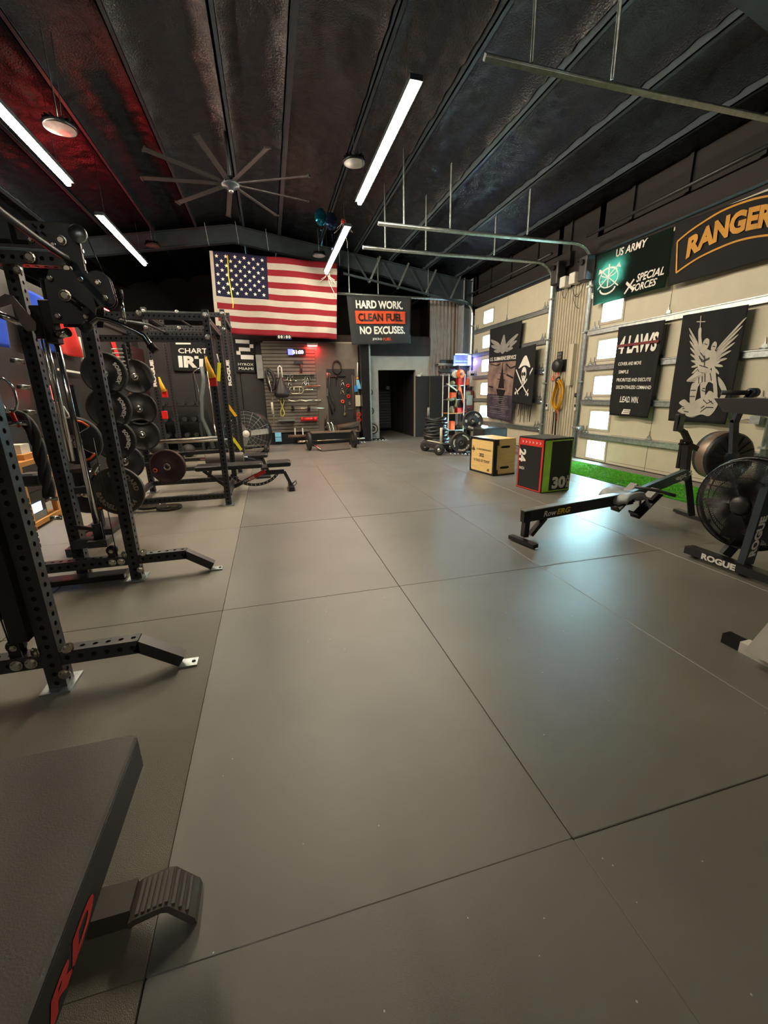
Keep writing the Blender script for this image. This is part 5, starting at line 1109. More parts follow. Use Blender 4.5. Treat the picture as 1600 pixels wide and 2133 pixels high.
m = MB(); c = at(335, 1049, 'z', .02); m.tube([c + Vector((-.05, -.02, .0)), c + Vector((0, .03, 0)), c + Vector((.05, 0, 0)), c + Vector((0, -.03, 0))], .008, 5, closed=True); tag(m.build('snap_hook', M_CHR), 'small chrome snap hook on the floor between the flat plates', 'hook')
# iron plate on its lever arm
c = at(251, 1020, 'y', 4.3)
t = thing('lever_arm', 'black lever arm holding the iron plate low behind the front rack', 'lever arm', c)
m = MB(); m.beam((-1.8, 4.34, .56), (c.x - .02, 4.34, .56), .05, .06); m.cyl((c.x, 4.36, c.z), (c.x, 4.22, c.z), .024, 12, 1); m.build('arm', [M_BLK, M_ZINC], t)
m = MB(); m.beam((-1.8, 4.34, .74), (-1.62, 4.3, .74), .03, .03); m.beam((-1.65, 4.3, .66), (-1.55, 4.3, .8), .04, .03); m.build('chrome_handle', M_CHR, t)
m = MB(); m.beam((-1.84, 4.34, .012), (-1.84, 4.34, 1.15), .075, .075); m.beam((-1.84, 4.1, .04), (-1.84, 4.62, .04), .075, .07); m.build('post', M_BLK, t)
plate(c + Vector((0, -.05, 0)), (.12, 1, 0), .225, .035, 'iron_plate', 'iron weight plate cast with STANDARD BARBELL 20.4', M_IRON, [('STANDARD', .95, .2, False), ('BARBELL', PI + .75, .2, True), ('20.4', -.9, .19, True)], tm=mat('pale_cast_letters', '9a9282', .6), tr=.73)
# spoked grip plates
for i, (px, py, lb) in enumerate(((158, 918, 'upper'), (182, 1022, 'lower'))):
    c = at(px, py, 'y', 4.62)
    t = thing('grip_plate', '%s of two black plates with chrome and orange rimmed openings' % lb, 'weight plate', c, group='plates with orange rimmed openings')
    r = .225; m = MB(); m.lathe([(.026, -.03), (r * .9, -.03), (r, -.02), (r, .02), (r * .9, .03), (.026, .03), (.026, -.03)], c, (0, 1, 0), 36); m.build('disc', M_RUB, t)
    for k in range(3):
        a = -PI / 3 + k * 2 * PI / 3; d = Vector((math.cos(a), 0, math.sin(a))); s = Vector((-math.sin(a), 0, math.cos(a))); f = Vector((0, -.034, 0))
        m = MB(); p = [c + f + d * r * .3, c + f + d * r * .82 + s * r * .28, c + f + d * r * .88, c + f + d * r * .82 - s * r * .28]
        m.add(p, [(0, 1, 2, 3)]); m.build('opening', M_HOLE, t)
        m = MB(); m.tube([p[3], p[0], p[1]], .008, 5); m.build('chrome_rim', M_CHR, t)
        m = MB(); m.tube([p[1], p[2], p[3]], .011, 5); m.build('orange_rim', M_ORG, t)
    m = MB(); m.lathe([(.02, -.036), (.06, -.034), (.065, -.028)], c, (0, 1, 0), 20); m.build('steel_hub', M_ZINC, t)
t = thing('storage_post', 'black plate storage post carrying the two orange rimmed plates', 'storage rack', (-1.84, 4.9, 0))
m = MB(); m.beam((-1.84, 4.85, .012), (-1.84, 4.85, 1.5), .07, .07); m.build('post', M_BLK, t)
m = MB(); m.beam((-1.84, 4.7, .04), (-1.84, 5.2, .04), .3, .05); m.build('base', M_BLK, t)
for z in (.49, 1.0): m = MB(); m.cyl((-1.84, 4.5, z), (-1.84, 4.82, z), .024, 10); m.build('peg', M_ZINC, t)
# hexagon frame and mats behind
c = at(128, 868, 'x', -3.085); m = MB(); m.tube([c + Vector((0, .28 * math.cos(a), .17 * math.sin(a))) for a in [PI / 3 * k for k in range(6)]], .012, 5, closed=True, sm=False); tag(m.build('hexagon_frame', M_WTXT), 'thin pale hexagon outline on the left wall', 'frame')
c = at(92, 818, 'x', -3.06)
t = thing('red_lamp', 'small glowing red lamp on the left wall below the flag', 'lamp', c)
m = MB(); m.rbox(c, (.08, .26, .26), .02); m.build('lamp_housing', M_BLK, t); m = MB()
for k in range(3): m.rbox(c + Vector((.045, -.07 + .07 * k, 0)), (.02, .045, .2), .008)
m.build('glowing_red_bars', M_LRED, t)
c = at(105, 850, 'x', -3.02); m = MB(); m.rbox(c, (.16, .34, .16), .02); tag(m.build('grey_device_box', mat('grey_box', '6a675c', .5)), 'grey box device right below the red lamp', 'box')
# low shelf with screen against the left wall
t = thing('timber_shelf', 'pine shelf stand at the left edge behind the nearest rack', 'shelf', (-2.75, 5.4, 0))
for z in (.08, .74):
    m = MB(); m.bx((-3.0, 5.1, z - .05), (-2.56, 5.78, z)); m.build('shelf_board', M_PINE, t)
for y in (5.14, 5.74):
    for x in (-2.96, -2.6): m = MB(); m.bx((x - .03, y - .03, 0), (x + .03, y + .03, .74)); m.build('leg', M_PINE, t)
m = MB(); m.rbox(at(62, 1040, 'x', -2.62) + Vector((0, 0, .0)), (.04, .5, .3), .01, axis=0); o = m.build('monitor_screen', M_BLK); tag(o, 'tilted dark screen lit blue at its top on the pine shelf stand', 'screen'); o.location.z = .085
m = MB(); cz = o.location.z + .17; ym = o.location.y; m.bx((-2.598, ym - .2, cz), (-2.595, ym + .15, cz + .1)); m.build('lit_panel', M_SCR, o)
m = MB(); m.bx((-2.598, ym - .22, cz - .14), (-2.596, ym + .22, cz - .01)); m.build('grey_panel', mat('grey_screen', '7a7c7c', .3), o)
m = MB(); m.bx((-2.85, 5.32, .741), (-2.6, 5.6, .8)); tag(m.build('timber_block', M_PINE), 'small orange-brown timber block on the pine shelf stand', 'block')
m = MB(); m.bx((-2.9, 5.4, .801), (-2.65, 5.58, .9)); tag(m.build('paper_pad', M_WHT), 'white and green printed pad on the timber block', 'paper')
# slatted crate at left edge
t = thing('slatted_crate', 'dark red slatted crate standing on the floor at the left edge', 'crate', (-2.55, 4.1, 0))
for k in range(9):
    m = MB(); m.bx((-2.86, 3.75, .03 + k * .055), (-2.2, 3.765, .068 + k * .055)); m.build('slat', M_DKRED, t)
    m = MB(); m.bx((-2.21, 3.75, .03 + k * .055), (-2.195, 4.4, .068 + k * .055)); m.build('slat', M_DKRED, t)
for x, y in ((-2.85, 3.78), (-2.22, 3.78), (-2.22, 4.38), (-2.85, 4.38)): m = MB(); m.bx((x - .02, y - .015, 0), (x + .02, y + .015, .54)); m.build('corner_post', M_BLK, t)
m = MB(); m.bx((-2.86, 3.77, .01), (-2.21, 4.4, .03)); m.build('crate_floor', M_BLK, t)
# wall clutter in red light: mats hung
for i, (px0, px1, lb) in enumerate(((272, 300, 'dark red padded mat hanging on the left wall near the corner'),)):
    a = at(px0, 720, 'x', -3.0); b = at(px1, 720, 'x', -3.0); m = MB(); m.rbox((-3.04, (a.y + b.y) / 2, 1.9), (.08, abs(b.y - a.y), 1.3), .02); tag(m.build('wall_pad', M_DKRED), lb, 'pad')
c = at(240, 738, 'x', -3.09); t = thing('red_pennant', 'bright red pennant folded on the left wall beside the bumper plates', 'pennant', c)
m = MB(); m.prism([(-.25, .35), (.1, .3), (.4, -.45), (.3, -.5)], c, (0, 1, 0), (0, 0, 1), .01); m.build('cloth', mat('red_pennant_cloth', 'c01a20', .7), t)
t = thing('peg_ladder', 'row of thin pale pegs sticking out beside the red pennant', 'peg rack', at(250, 715, 'y', 6.2))
for k in range(7):
    a, b = at(232 + k * 2, 727 + k * 8.5, 'y', 6.2), at(255 + k * 2, 727 + k * 8.5, 'y', 6.2); m = MB(); m.cyl(a, b, .008, 6); m.build('peg', M_WHT, t)
m = MB(); a, b = at(257, 718, 'y', 6.22), at(271, 785, 'y', 6.22); m.beam((a.x, 6.22, a.z), (a.x, 6.22, b.z), .04, .03); m.beam((a.x, 6.22, a.z), (-1.8, 6.78, a.z), .02, .02); m.build('rail', M_BLK, t)

# ---------------------------------------------------------------- benches
yb_ = 6.2
t = thing('adjustable_bench', 'black adjustable bench with a curved ladder support and red striped leg', 'bench', at(600, 1022, 'z', 0))
s0, s1, s2, s3 = at(404, 976, 'y', yb_), at(546, 970, 'y', yb_), at(556, 969, 'y', yb_), at(606, 966, 'y', yb_)
zt = (s1.z + s2.z) / 2
def pad(name, xa, xb, y, z, wy, th, mt, par): m = MB(); m.rbox(((xa + xb) / 2, y, z), (xb - xa, wy, th), .03); return m.build(name, mt, par)
pad('back_pad', s0.x, s1.x, yb_ + .13, zt, .28, .07, M_VIN, t); pad('seat_pad', s2.x, s3.x, yb_ + .13, zt, .28, .075, M_VIN, t)
m = MB(); m.bx((s1.x - .02, yb_ - .02, zt - .06), (s2.x + .02, yb_ + .28, zt - .03)); m.build('hinge_plate', M_BLK, t)
k0 = at(472, 1022, 'y', yb_ + .1); k0.z = .05; k1 = at(545, 985, 'y', yb_ + .1); k2 = at(592, 982, 'y', yb_ + .1); k3 = at(608, 1015, 'y', yb_ + .1)
m = MB(); m.beam(k0, k1, .05, .05); m.beam(k1, k2, .05, .06); m.build('main_frame', M_BLK, t)
m = MB(); u = (k1 - k0).normalized(); m.beam(k0 + u * .35, k0 + u * .62, .054, .054); m.build('red_stripe', M_REDP, t)
m = MB(); text_at(m, 'FITNESS', k0.lerp(k1, .62) + Vector((0, -.029, 0)), u, Vector((-u.z, 0, u.x)), .03, w=.2, bold=.04); m.build('white_lettering', M_WTXT, t)
m = MB(); m.beam(k2, Vector((k3.x - .0, k3.y, .05)), .045, .045); m.build('front_leg', M_BLK, t)
m = MB(); m.bx((k3.x - .05, yb_ - .08, .0), (k3.x + .03, yb_ + .3, .06)); m.build('front_foot', M_BLKS, t)
m = MB(); m.tube([(k3.x + .02, yb_ - .02, .06), (k3.x + .07, yb_ - .02, .1), (k3.x + .07, yb_ + .2, .1), (k3.x + .02, yb_ + .2, .06)], .009, 6); m.build('carry_handle', M_ZINC, t)
cl = at(530, 968, 'y', yb_ + .05); R_ = .36; pts = [cl + Vector((R_ * math.cos(a), 0, R_ * .82 * math.sin(a))) for a in [PI * 1.13 + (PI * .72) * i / 14 for i in range(15)]]
m = MB()
for a, b in zip(pts, pts[1:]): m.beam(a, b + (b - a) * .05, .012, .04, up=(0, 0, 1))
m.build('ladder_arc', M_BLK, t)
m = MB()
for a in pts[1:-1]: m.beam(a + Vector((0, -.008, -.012)), a + Vector((0, -.008, .012)), .01, .002, up=(0, 1, 0))
m.build('ladder_slots', M_ZINC, t)['kind'] = 'stuff'
m = MB(); m.bx((k0.x - .04, yb_ - .1, 0), (k0.x + .03, yb_ + .3, .05)); m.cyl((k0.x, yb_ - .13, .04), (k0.x, yb_ - .1, .04), .04, 14); m.build('rear_foot', M_BLKS, t)
m = MB(); m.beam((s0.x + .1, yb_ + .1, zt - .04), (k0.x + .05, yb_ + .12, .06), .04, .04); m.build('strut', M_BLK, t)
# second bench with roller pads behind
t = thing('roller_bench', 'bench with a thick grey roller pad, behind the adjustable bench', 'bench', (-.8, 7.45, 0))
m = MB(); a, b = at(428, 956, 'y', 7.3), at(508, 952, 'y', 7.3); m.lathe([(.0001, 0), (.075, 0), (.085, .015), (.085, (b - a).length - .015), (.075, (b - a).length), (.0001, (b - a).length)], a, b - a, 18); m.build('roller_pad', M_GVIN, t)
m = MB(); m.cyl(a + (a - b).normalized() * .08, b + (b - a).normalized() * .06, .014, 8); m.build('axle', M_ZINC, t)
pad('seat_pad', -1.1, -.1, 7.6, .36, .28, .06, M_VIN, t)
for x in (-1.0, -.2): m = MB(); m.beam((x, 7.5, .33), (x + (.1 if x > -.5 else -.1), 7.5, .03), .05, .05); m.bx((x - .12, 7.3, 0), (x + .12, 7.75, .03)); m.build('leg', M_BLK, t)
m = MB(); m.beam((-1.0, 7.5, .3), (-.2, 7.5, .3), .05, .05); m.beam((a.x, 7.3, a.z), (-1.0, 7.5, .3), .03, .03); m.beam((b.x, 7.3, b.z), (-.3, 7.5, .3), .03, .03); m.build('frame', M_BLK, t)

# foreground bench, lower left
t = thing('foreground_bench', 'large grey-topped bench with red writing on its side, lower left corner', 'bench', (-.85, .75, 0))
zt = .46
m = MB(); m.rbox((-.99, .62, zt - .052), (1.1, .98, .104), .012, n=2); 
m.build('pad', [M_GVIN], t)
m = MB(); m.bx((-.445, .15, zt - .098), (-.4375, 1.09, zt - .008)); m.build('side_edge', mat('dark_green_black_vinyl', '141a18', .45), t)
m = MB()
ry = .80
fs_ = lambda y, z: Vector((-.436, y, z))
def sblob(pts, w): 
    for a, b in zip(pts, pts[1:]):
        m.add([fs_(a[0], a[1] - w), fs_(b[0], b[1] - w), fs_(b[0], b[1] + w), fs_(a[0], a[1] + w)], [(0, 1, 2, 3)])
text_at(m, 'HARD', (-.4365, .55, zt - .07), (0, 1, 0), (0, 0, 1), .04, w=.38, bold=.05, shear=.2); m.build('red_lettering', M_REDP, t)
m = MB(); m.bx((-1.3, .86, .02), (-.52, 1.02, .075)) if False else m.bx((-1.3, .91, .02), (-.47, .99, .08)); m.build('base_beam', mat('warm_grey_plastic', '57524a', .55), t)
m = MB(); ya_, yb2 = .885, .985
prof = [(-.47, .05), (-.47, .07), (-.455, .08), (-.385, .095), (-.37, .092), (-.315, .022), (-.312, .0), (-.326, .0), (-.376, .07), (-.39, .075), (-.455, .06)][::-1]
m.prism([(x, z) for x, z in prof], (0, yb2, 0), (1, 0, 0), (0, 0, 1), yb2 - ya_); m.build('foot_cap', mat('dark_grey_plastic', '5c564e', .5), t)
for k in range(9):
    m = MB(); x0 = -.448 + k * .0145; z0_ = .08 + (x0 + .455) * .2 if x0 < -.375 else .0935 - (x0 + .37) * 1.25
    dz = .004; m.box((x0, .935, z0_ + .001), (.008, .085, .008)); m.build('grip_rib', mat('dark_grey_plastic', '5c564e', .5), t)
for x in (-1.4, -.62): m = MB(); m.beam((x, .8, .02), (x, .8, zt - .1), .07, .07); m.build('leg', M_BLK, t)
m = MB(); m.beam((-1.4, .8, zt - .12), (-.62, .8, zt - .12), .06, .04); m.beam((-.62, .8, .05), (-.62, .94, .05), .07, .05); m.build('under_frame', M_BLK, t)

# ---------------------------------------------------------------- far left corner: drum fan, bars, dumbbells
c = at(516, 903, 'y', 10.9); R = .56
t = thing('drum_fan', 'large wheeled drum fan with pale hub in front of the back wall', 'fan', (c.x, 10.9, 0))
ax = Vector((-.25, -1, 0)).normalized(); x_ = ax.cross(Z).normalized()
m = MB(); m.lathe([(R, .12), (R + .015, .1), (R, -.2), (R - .02, -.2), (R - .02, .1), (R, .12)], c, ax, 40); m.build('drum', mat('fan_drum_black', '161a18', .3), t)
m = MB()
for rr in (.14, .22, .3, .38, .46, .54): m.tube([c + ax * .13 + (x_ * math.cos(2 * PI * k / 36) + Z * math.sin(2 * PI * k / 36)) * rr for k in range(36)], .0025, 4, closed=True)
for k in range(16): a = 2 * PI * k / 16; m.tube([c + ax * .13, c + ax * .12 + (x_ * math.cos(a) + Z * math.sin(a)) * R], .003, 4)
m.build('wire_grille', M_GALV, t)['kind'] = 'stuff'
for k in range(3):
    a = 2 * PI * k / 3 + .95; d = x_ * math.cos(a) + Z * math.sin(a); sw = d.cross(ax)
    m = MB(); m.obox(c + d * R * .55, d * R * .4, (sw + ax * .5).normalized() * .07, (ax - sw * .5).normalized() * .004); m.build('blade', mat('fan_blade_grey', '8a8b82', .4), t)
m = MB(); m.lathe([(.0001, .15), (.08, .145), (.09, .12), (.0001, .11)], c, ax, 24); m.build('hub', M_WHT, t)
for sg in (-1, 1):
    w_ = Vector((c.x + .42 * sg, 10.85 - .1 * sg, .11)) if sg > 0 else Vector((c.x - .42, 11.0, .11)); m = MB(); m.lathe([(.03, -.04), (.09, -.045), (.11, -.03), (.11, .03), (.09, .045), (.03, .04)], w_, x_, 20); m.build('wheel', M_RUB, t); m = MB(); m.lathe([(.0001, -.046), (.04, -.046), (.045, -.03)], w_, x_ * (1 if x_.dot(CAM - w_) < 0 else -1), 10); m.build('wheel_hub', M_ZINC, t)
m = MB(); m.tube([c + x_ * -.5 + Z * -.3, (c.x - .45, 11.0, .12), (c.x + .45, 10.85, .12), c + x_ * .5 + Z * -.3], .02, 6); m.tube([c + x_ * -.5 + Z * -.3, (c.x - .3, 11.3, .02)], .02, 6); m.build('tube_stand', M_BLK, t)
# barbells standing in a holder against the back wall
hold = thing('bar_holder', 'floor holder for upright barbells in front of the back wall', 'bar holder', (-1.5, 12.1, 0))
m = MB(); m.rbox((-1.25, 12.1, .12), (.8, .3, .24), .02); m.build('base_block', M_BLKS, hold)
for i, (px0, py0, px1, py1, r, mt, lb) in enumerate(((432, 740, 449, 905, .025, M_STEELBAR, 'left of two long upright steel bars behind the largest red hook'), (440, 720, 462, 905, .025, M_STEELBAR, 'right of two long upright steel bars behind the largest red hook'))):
    yy = 12.0 + .06 * i; a, b = at(px0, py0, 'y', yy), at(px1, py1, 'y', yy); b.x = b.x; t = thing('upright_barbell', lb, 'barbell', (b.x, yy, .245))
    m = MB(); m.cyl((b.x, yy, .25), (b.x, yy, a.z), .014, 10); m.build('shaft', mt, t); m = MB(); m.cyl((b.x, yy, .245), (b.x, yy, .65), r, 12); m.build('sleeve', mt, t); m = MB(); m.cyl((b.x, yy, a.z - .35), (b.x, yy, a.z), r, 12); m.build('sleeve', mt, t)
pts = [at(*q, 'y', 11.9) for q in ((413, 812), (403, 775), (412, 768), (424, 766))]; pts[0].z = max(.3, pts[0].z - .0)
m = MB(); m.tube([(pts[0].x, 11.98, .245)] + pts, .014, 8); tag(m.build('hooked_bar', M_ZINC), 'pale hooked bar standing left of the upright barbells', 'bar')
pts = [at(*q, 'y', 11.75) for q in ((424, 790), (420, 830), (421, 870), (436, 905))]
m = MB(); m.tube([(pts[0].x, 11.75, pts[0].z + .3)] + pts + [(pts[-1].x + .05, 11.8, .05)], .05, 8); tag(m.build('thick_grey_hose', mat('grey_hose', '565c5a', .5)), 'thick dark grey curved hose beside the upright barbells', 'hose')
# dumbbell stand
t = thing('dumbbell_stand', 'black shelf stand with pairs of dumbbells, left of the upright bars', 'stand', (-2.2, 12.0, 0))
for x in (-2.7, -1.75): m = MB(); m.bx((x - .03, 11.75, 0), (x + .03, 12.3, 1.25)); m.build('side_frame', M_BLK, t)
for z in (.35, .75, 1.15): m = MB(); m.bx((-2.7, 11.75, z - .03), (-1.75, 12.3, z)); m.build('shelf_tray', M_BLKS, t)
db = None
SH = {.35: 'bottom', .75: 'middle', 1.15: 'top'}; OR = ['leftmost', 'second from left', 'third from left', 'rightmost']
for z in (.35, .75, 1.15):
    for k in range(4):
        x = -2.58 + k * .23; loc = Vector((x, 12.0, z))
        if db is None:
            db = thing('dumbbell', 'leftmost black rubber dumbbell on the bottom shelf of the dark stand', 'dumbbell', loc, group='dumbbells on the dark shelf stand')
            m = MB(); m.cyl(loc + Vector((0, -.07, .065)), loc + Vector((0, .07, .065)), .016, 8); m.build('handle', M_ZINC, db)
            for sy in (-1, 1): m = MB(); m.cyl(loc + Vector((0, sy * .07, .065)), loc + Vector((0, sy * .17, .065)), .064, 6); m.build('head', M_RUB, db)
        else: copy_tree(db, loc, '%s black rubber dumbbell on the %s shelf of the dark stand' % (OR[k], SH[z]))
for i, (px, py, r, lb) in enumerate(((326, 925, .17, 'left of the black medicine balls under the left upright'), (392, 930, .15, 'right of the black medicine balls, below the dumbbell stand'))):
    c = at(px, py, 'y', 11.2 - i * .5); c.z = r; m = MB(); m.ball(c, r, 20); tag(m.build('medicine_ball', M_RUB), lb, 'ball')
# ---------------------------------------------------------------- back wall: slat wall with equipment
YS = 12.45
sx0, sx1, sx2 = at(556, 730, 'y', YS).x, at(655, 730, 'y', YS).x, at(745, 730, 'y', YS).x
sx0 = at(560, 900, 'y', YS).x; zt_ = 2.74
sw = thing('slat_wall', 'black grooved slat board wall with hanging gym tools', 'wall panel', ((sx0 + sx1) / 2, YS, 0))
M_SLAT = mat('grey_black_slat', '6a625a', .5, var=.1)
n = 26; z0 = .32; st = (zt_ - z0) / n
for k in range(n):
    m = MB(); m.rbox(((sx0 + sx1) / 2, YS + .01, z0 + st * (k + .5)), (sx1 - sx0, .02, st - .014), .003, n=1, axis=0); m.build('slat', M_SLAT, sw)
m = MB(); m.bx((sx0, YS + .02, z0), (sx1, YS + .16, zt_)); m.build('backing', M_HOLE, sw)
m = MB(); m.bx((sx0 - .02, YS - .03, 0), (sx2 - .02, YS + .16, .3)); m.build('plinth', M_BLKS, sw)
pb = thing('smooth_wall_panel', 'smooth dark panel right of the grooved slat wall', 'wall panel', ((sx1 + sx2) / 2, YS, 0))
sx3 = at(747, 780, 'y', YS).x
m = MB(); m.bx((sx1 + .005, YS, .32), (sx3, YS + .16, zt_)); m.build('board', mat('dark_taupe_board', '625a52', .55), pb)
m = MB(); m.bx((sx1 + .3, YS - .02, .5), (sx3 - .12, YS, 2.05)); m.build('rubber_sheet', M_RUB, pb)
m = MB(); m.bx((sx3 + .02, YS - .3, 0), (sx3 + .28, YS + .16, 2.7)); m.bx((sx3 + .25, YS - .32, 0), (sx3 + .29, YS - .3, 2.7), 1); tag(m.build('black_locker', [M_BLKS, M_GALV]), 'tall narrow black cupboard right of the dark wall panel', 'cupboard')
m = MB(); m.bx((at(536, 780, 'y', YS).x, YS + .0, at(540, 788, 'y', YS).z), (at(550, 780, 'y', YS).x, YS + .1, at(540, 739, 'y', YS).z)); tag(m.build('grey_board', mat('pale_grey_board', '8a8a88', .6)), 'pale grey board strip left of the grooved slat wall', 'board')
Yt = YS - .06
def W(px, py, y=None): return at(px, py, 'y', Yt if y is None else y)
def zx(X, Y): return (X / 6.154 + 540, Y / 6.154 + 690)     # crop to photo pixels
def Q(X, Y, y=None): return W(*zx(X, Y), y)
def peg(c, name='wall_hook'): pass
def tl(name, label, cat, parts, group=None):
    pts = [v for p in parts for v in p[1].v]; c = sum(pts, Vector()) / len(pts); t = thing(name, label, cat, c, group=group)
    for nm, mb, mt in parts: mb.build(nm, mt, t)
    return t
# timer with blue and pink digits
c = Q(480, 268); m = MB(); m.rbox(c, (.48, .06, .17), .01, axis=1)
m2 = MB(); text_at(m2, '5', c + Vector((-.08, -.035, 0)), (1, 0, 0), (0, 0, 1), .09); m4 = MB(); text_at(m4, '1:00', c + Vector((.08, -.035, 0)), (1, 0, 0), (0, 0, 1), .09, w=.2)
m3 = MB(); m3.bx(c + Vector((-.235, -.033, -.075)), c + Vector((-.1, -.034, .075)))
tl('wall_timer', 'glowing blue and pink digital timer on the slat wall', 'timer', [('case', m, M_BLKS), ('blue_digit', m2, emit_mat('cyan_digit', (.3, .6, 1), 8)), ('pink_digits', m4, M_DIG), ('blue_panel', m3, emit_mat('blue_panel_glow', (.05, .05, 1), 2.5))])
c = Q(680, 168); m = MB(); m.rbox(c, (.3, .14, .06), .01); m2 = MB(); m2.rbox(c + Vector((0, 0, -.04)), (.26, .1, .025), .01)
tl('red_lamp', 'glowing red lamp bar on top of the slat wall', 'lamp', [('lamp_housing', m, M_WHT), ('glowing_red_strip', m2, M_LRED)])
ld = bpy.data.lights.new('red_lamp_light', 'AREA'); ld.shape = 'RECTANGLE'; ld.size = .26; ld.size_y = .1; ld.energy = 3; ld.color = (1, .03, .03); lo = bpy.data.objects.new('red_lamp_light', ld); C.objects.link(lo); lo.location = c + Vector((0, -.0, -.06)); lo.rotation_euler = (.25, 0, 0)
# massage gun
c = Q(515, 440, YS - .1); m = MB(); m.rbox(c + Vector((-.02, 0, .08)), (.24, .07, .08), .02); m2 = MB(); m2.tube([c + Vector((.05, 0, .06)), c + Vector((.04, 0, -.2))], .035, 8)
tl('massage_gun', 'dark pistol-shaped massage gun standing on the slat wall shelf', 'massage gun', [('head', m, M_BLK), ('grip', m2, mat('dark_red_grey', '4a2a2a', .4))])
# shelf rail
a, b = Q(300, 556), Q(712, 556); m = MB(); m.bx((a.x, YS - .12, a.z - .012), (b.x, YS, a.z + .012)); tag(m.build('shelf_rail', M_ZINC), 'thin pale metal shelf rail high on the slat wall', 'shelf')
# spring clips hanging in pairs
def clips(X, Y, lb, col=M_ZINC):
    c = Q(X, Y, YS - .04); parts = []
    m = MB(); m.tube(arc(c + Vector((0, 0, .05)), .035, 0, 2 * PI, (1, 0, 0), (0, 0, 1), 12), .009, 5); m2 = MB(); m2.tube([c + Vector((-.02, 0, .02)), c + Vector((-.06, -.01, -.09))], .012, 6); m3 = MB(); m3.tube([c + Vector((.02, 0, .02)), c + Vector((.06, -.01, -.09))], .012, 6)
    tl('spring_clip', lb, 'clip', [('ring', m, col), ('handle', m2, col), ('handle', m3, col)])
clips(378, 600, 'spring clip hanging at the left under the pale shelf rail'); clips(418, 596, 'spring clip second from left under the pale shelf rail'); clips(392, 672, 'spring clip hanging right above the oval bar end')
clips(600, 590, 'spring clip hanging third under the pale shelf rail'); clips(632, 590, 'spring clip hanging rightmost under the pale shelf rail'); clips(568, 662, 'dull spring clip left above the orange strip'); clips(616, 672, 'spring clip right above the orange strip')
clips(1068, 668, 'upper pale spring clip on the smooth panel'); clips(1065, 775, 'lower pale spring clip on the smooth panel', M_STEELBAR)
for X, Y, lb, mt in ((1138, 698, 'upper red ring collar on the smooth panel', M_RED), (1146, 835, 'lower red ring collar on the smooth panel', M_RED), (1070, 902, 'orange ring collar on the smooth panel', M_ORG), (1135, 757, 'black ring collar between the red ones', M_RUB)):
    c = Q(X, Y, YS - .04); m = MB(); m.tube(arc(c, .038, 0, 2 * PI, (1, 0, 0), (0, 0, 1), 16)[:-1], .017, 8, closed=True); tag(m.build('ring_collar', mt), lb, 'collar')
# dark loop belt and gloves on hooks
c = Q(995, 460, YS - .06); m = MB(); m.tube([c + Vector((.12 * math.cos(a), 0, .17 * math.sin(a))) for a in [2 * PI * k / 24 for k in range(24)]], .022, 8, closed=True); tag(m.build('black_rubber_loop', M_RUB), 'big oval black rubber loop high on the smooth panel', 'loop')
for X, Y, lb in ((895, 555, 'small dark straps with a pinkish ring left of the rubber loop'),):
    c = Q(X, Y, YS - .05); m = MB(); m.tube(arc(c, .03, 0, 2 * PI, (1, 0, 0), (0, 0, 1), 12)[:-1], .012, 6, closed=True); m.tube([c + Vector((-.05, 0, .05)), c + Vector((-.05, 0, -.1))], .02, 6); tag(m.build('strap_ring', mat('pink_grey', '9a6a60', .5)), lb, 'strap')
a, b = Q(890, 582), Q(1105, 582); m = MB(); m.cyl((a.x, YS - .05, a.z), (b.x, YS - .05, a.z), .014, 8); m.cyl((Q(988, 582).x, YS - .05, a.z - .06), (Q(988, 582).x, YS - .05, a.z + .03), .03, 8); m.tube([(Q(988, 582).x, YS - .05, a.z), (Q(988, 700).x, YS - .05, Q(988, 700).z)], .008, 5); tag(m.build('straight_cable_bar', M_BLKS), 'straight dark cable bar below the rubber loop', 'cable bar')
# belts hanging in long loops
for pts, lb, r, mt in (([(865, 560), (870, 700), (878, 830), (905, 940), (940, 1070)], 'long black leather belt hanging left on the smooth panel', .022, M_VIN), ([(900, 560), (895, 740), (915, 840), (965, 950), (965, 1020)], 'long black leather belt hanging beside the first one', .02, M_BLK)):
    m = MB(); m.tube([Q(*p, YS - .05) for p in pts], r, 6); tag(m.build('hanging_belt', mt), lb, 'belt')
m = MB(); p0 = Q(874, 730, YS - .08); p1 = Q(874, 835, YS - .08); m.beam(p0, p1, .04, .01, up=(0, 1, 0)); tag(m.build('belt_stiffener', M_STEELBAR), 'short pale strip on the left leather belt', 'strip')
for pts, lb in (([(1190, 560), (1205, 800), (1208, 1110)], 'long brown rod hanging leftmost by the black cupboard'), ([(1215, 570), (1232, 800), (1230, 1110)], 'long brown rod hanging next to the white stick')):
    m = MB(); m.tube([Q(*p, YS - .05) for p in pts], .014, 6); tag(m.build('hanging_rod', mat('brown_rod', '6a5448', .5)), lb, 'rod')
m = MB(); m.tube([Q(1262, 400, YS - .1), Q(1258, 600, YS - .1)], .016, 6); m2 = MB(); c = Q(1260, 605, YS - .1); m2.ball(c, .035, 8); m3 = MB(); m3.prism([(-.035, 0), (.035, 0), (.09, -.26), (-.03, -.26)], Q(1262, 620, YS - .1), (1, 0, 0), (0, 0, 1), -.03); m4 = MB(); m4.prism([(-.09, 0), (0, .02), (.02, -.15), (-.08, -.17)], Q(1255, 700, YS - .14), (1, 0, 0), (0, 0, 1), -.03)
tl('hanging_mop', 'white stick with yellow knot and blue cloth by the black cupboard', 'mop', [('stick', m, M_WHT), ('yellow_knot', m2, M_YEL), ('pale_blue_cloth', m3, M_LBLUE), ('blue_cloth', m4, M_BLUE)])
a, b = Q(1232, 820), Q(1296, 960); m = MB(); m.bx((a.x, YS - .1, b.z), (b.x, YS - .04, a.z)); tag(m.build('cream_towel', M_CREAM), 'cream folded towel hanging beside the black cupboard', 'towel')
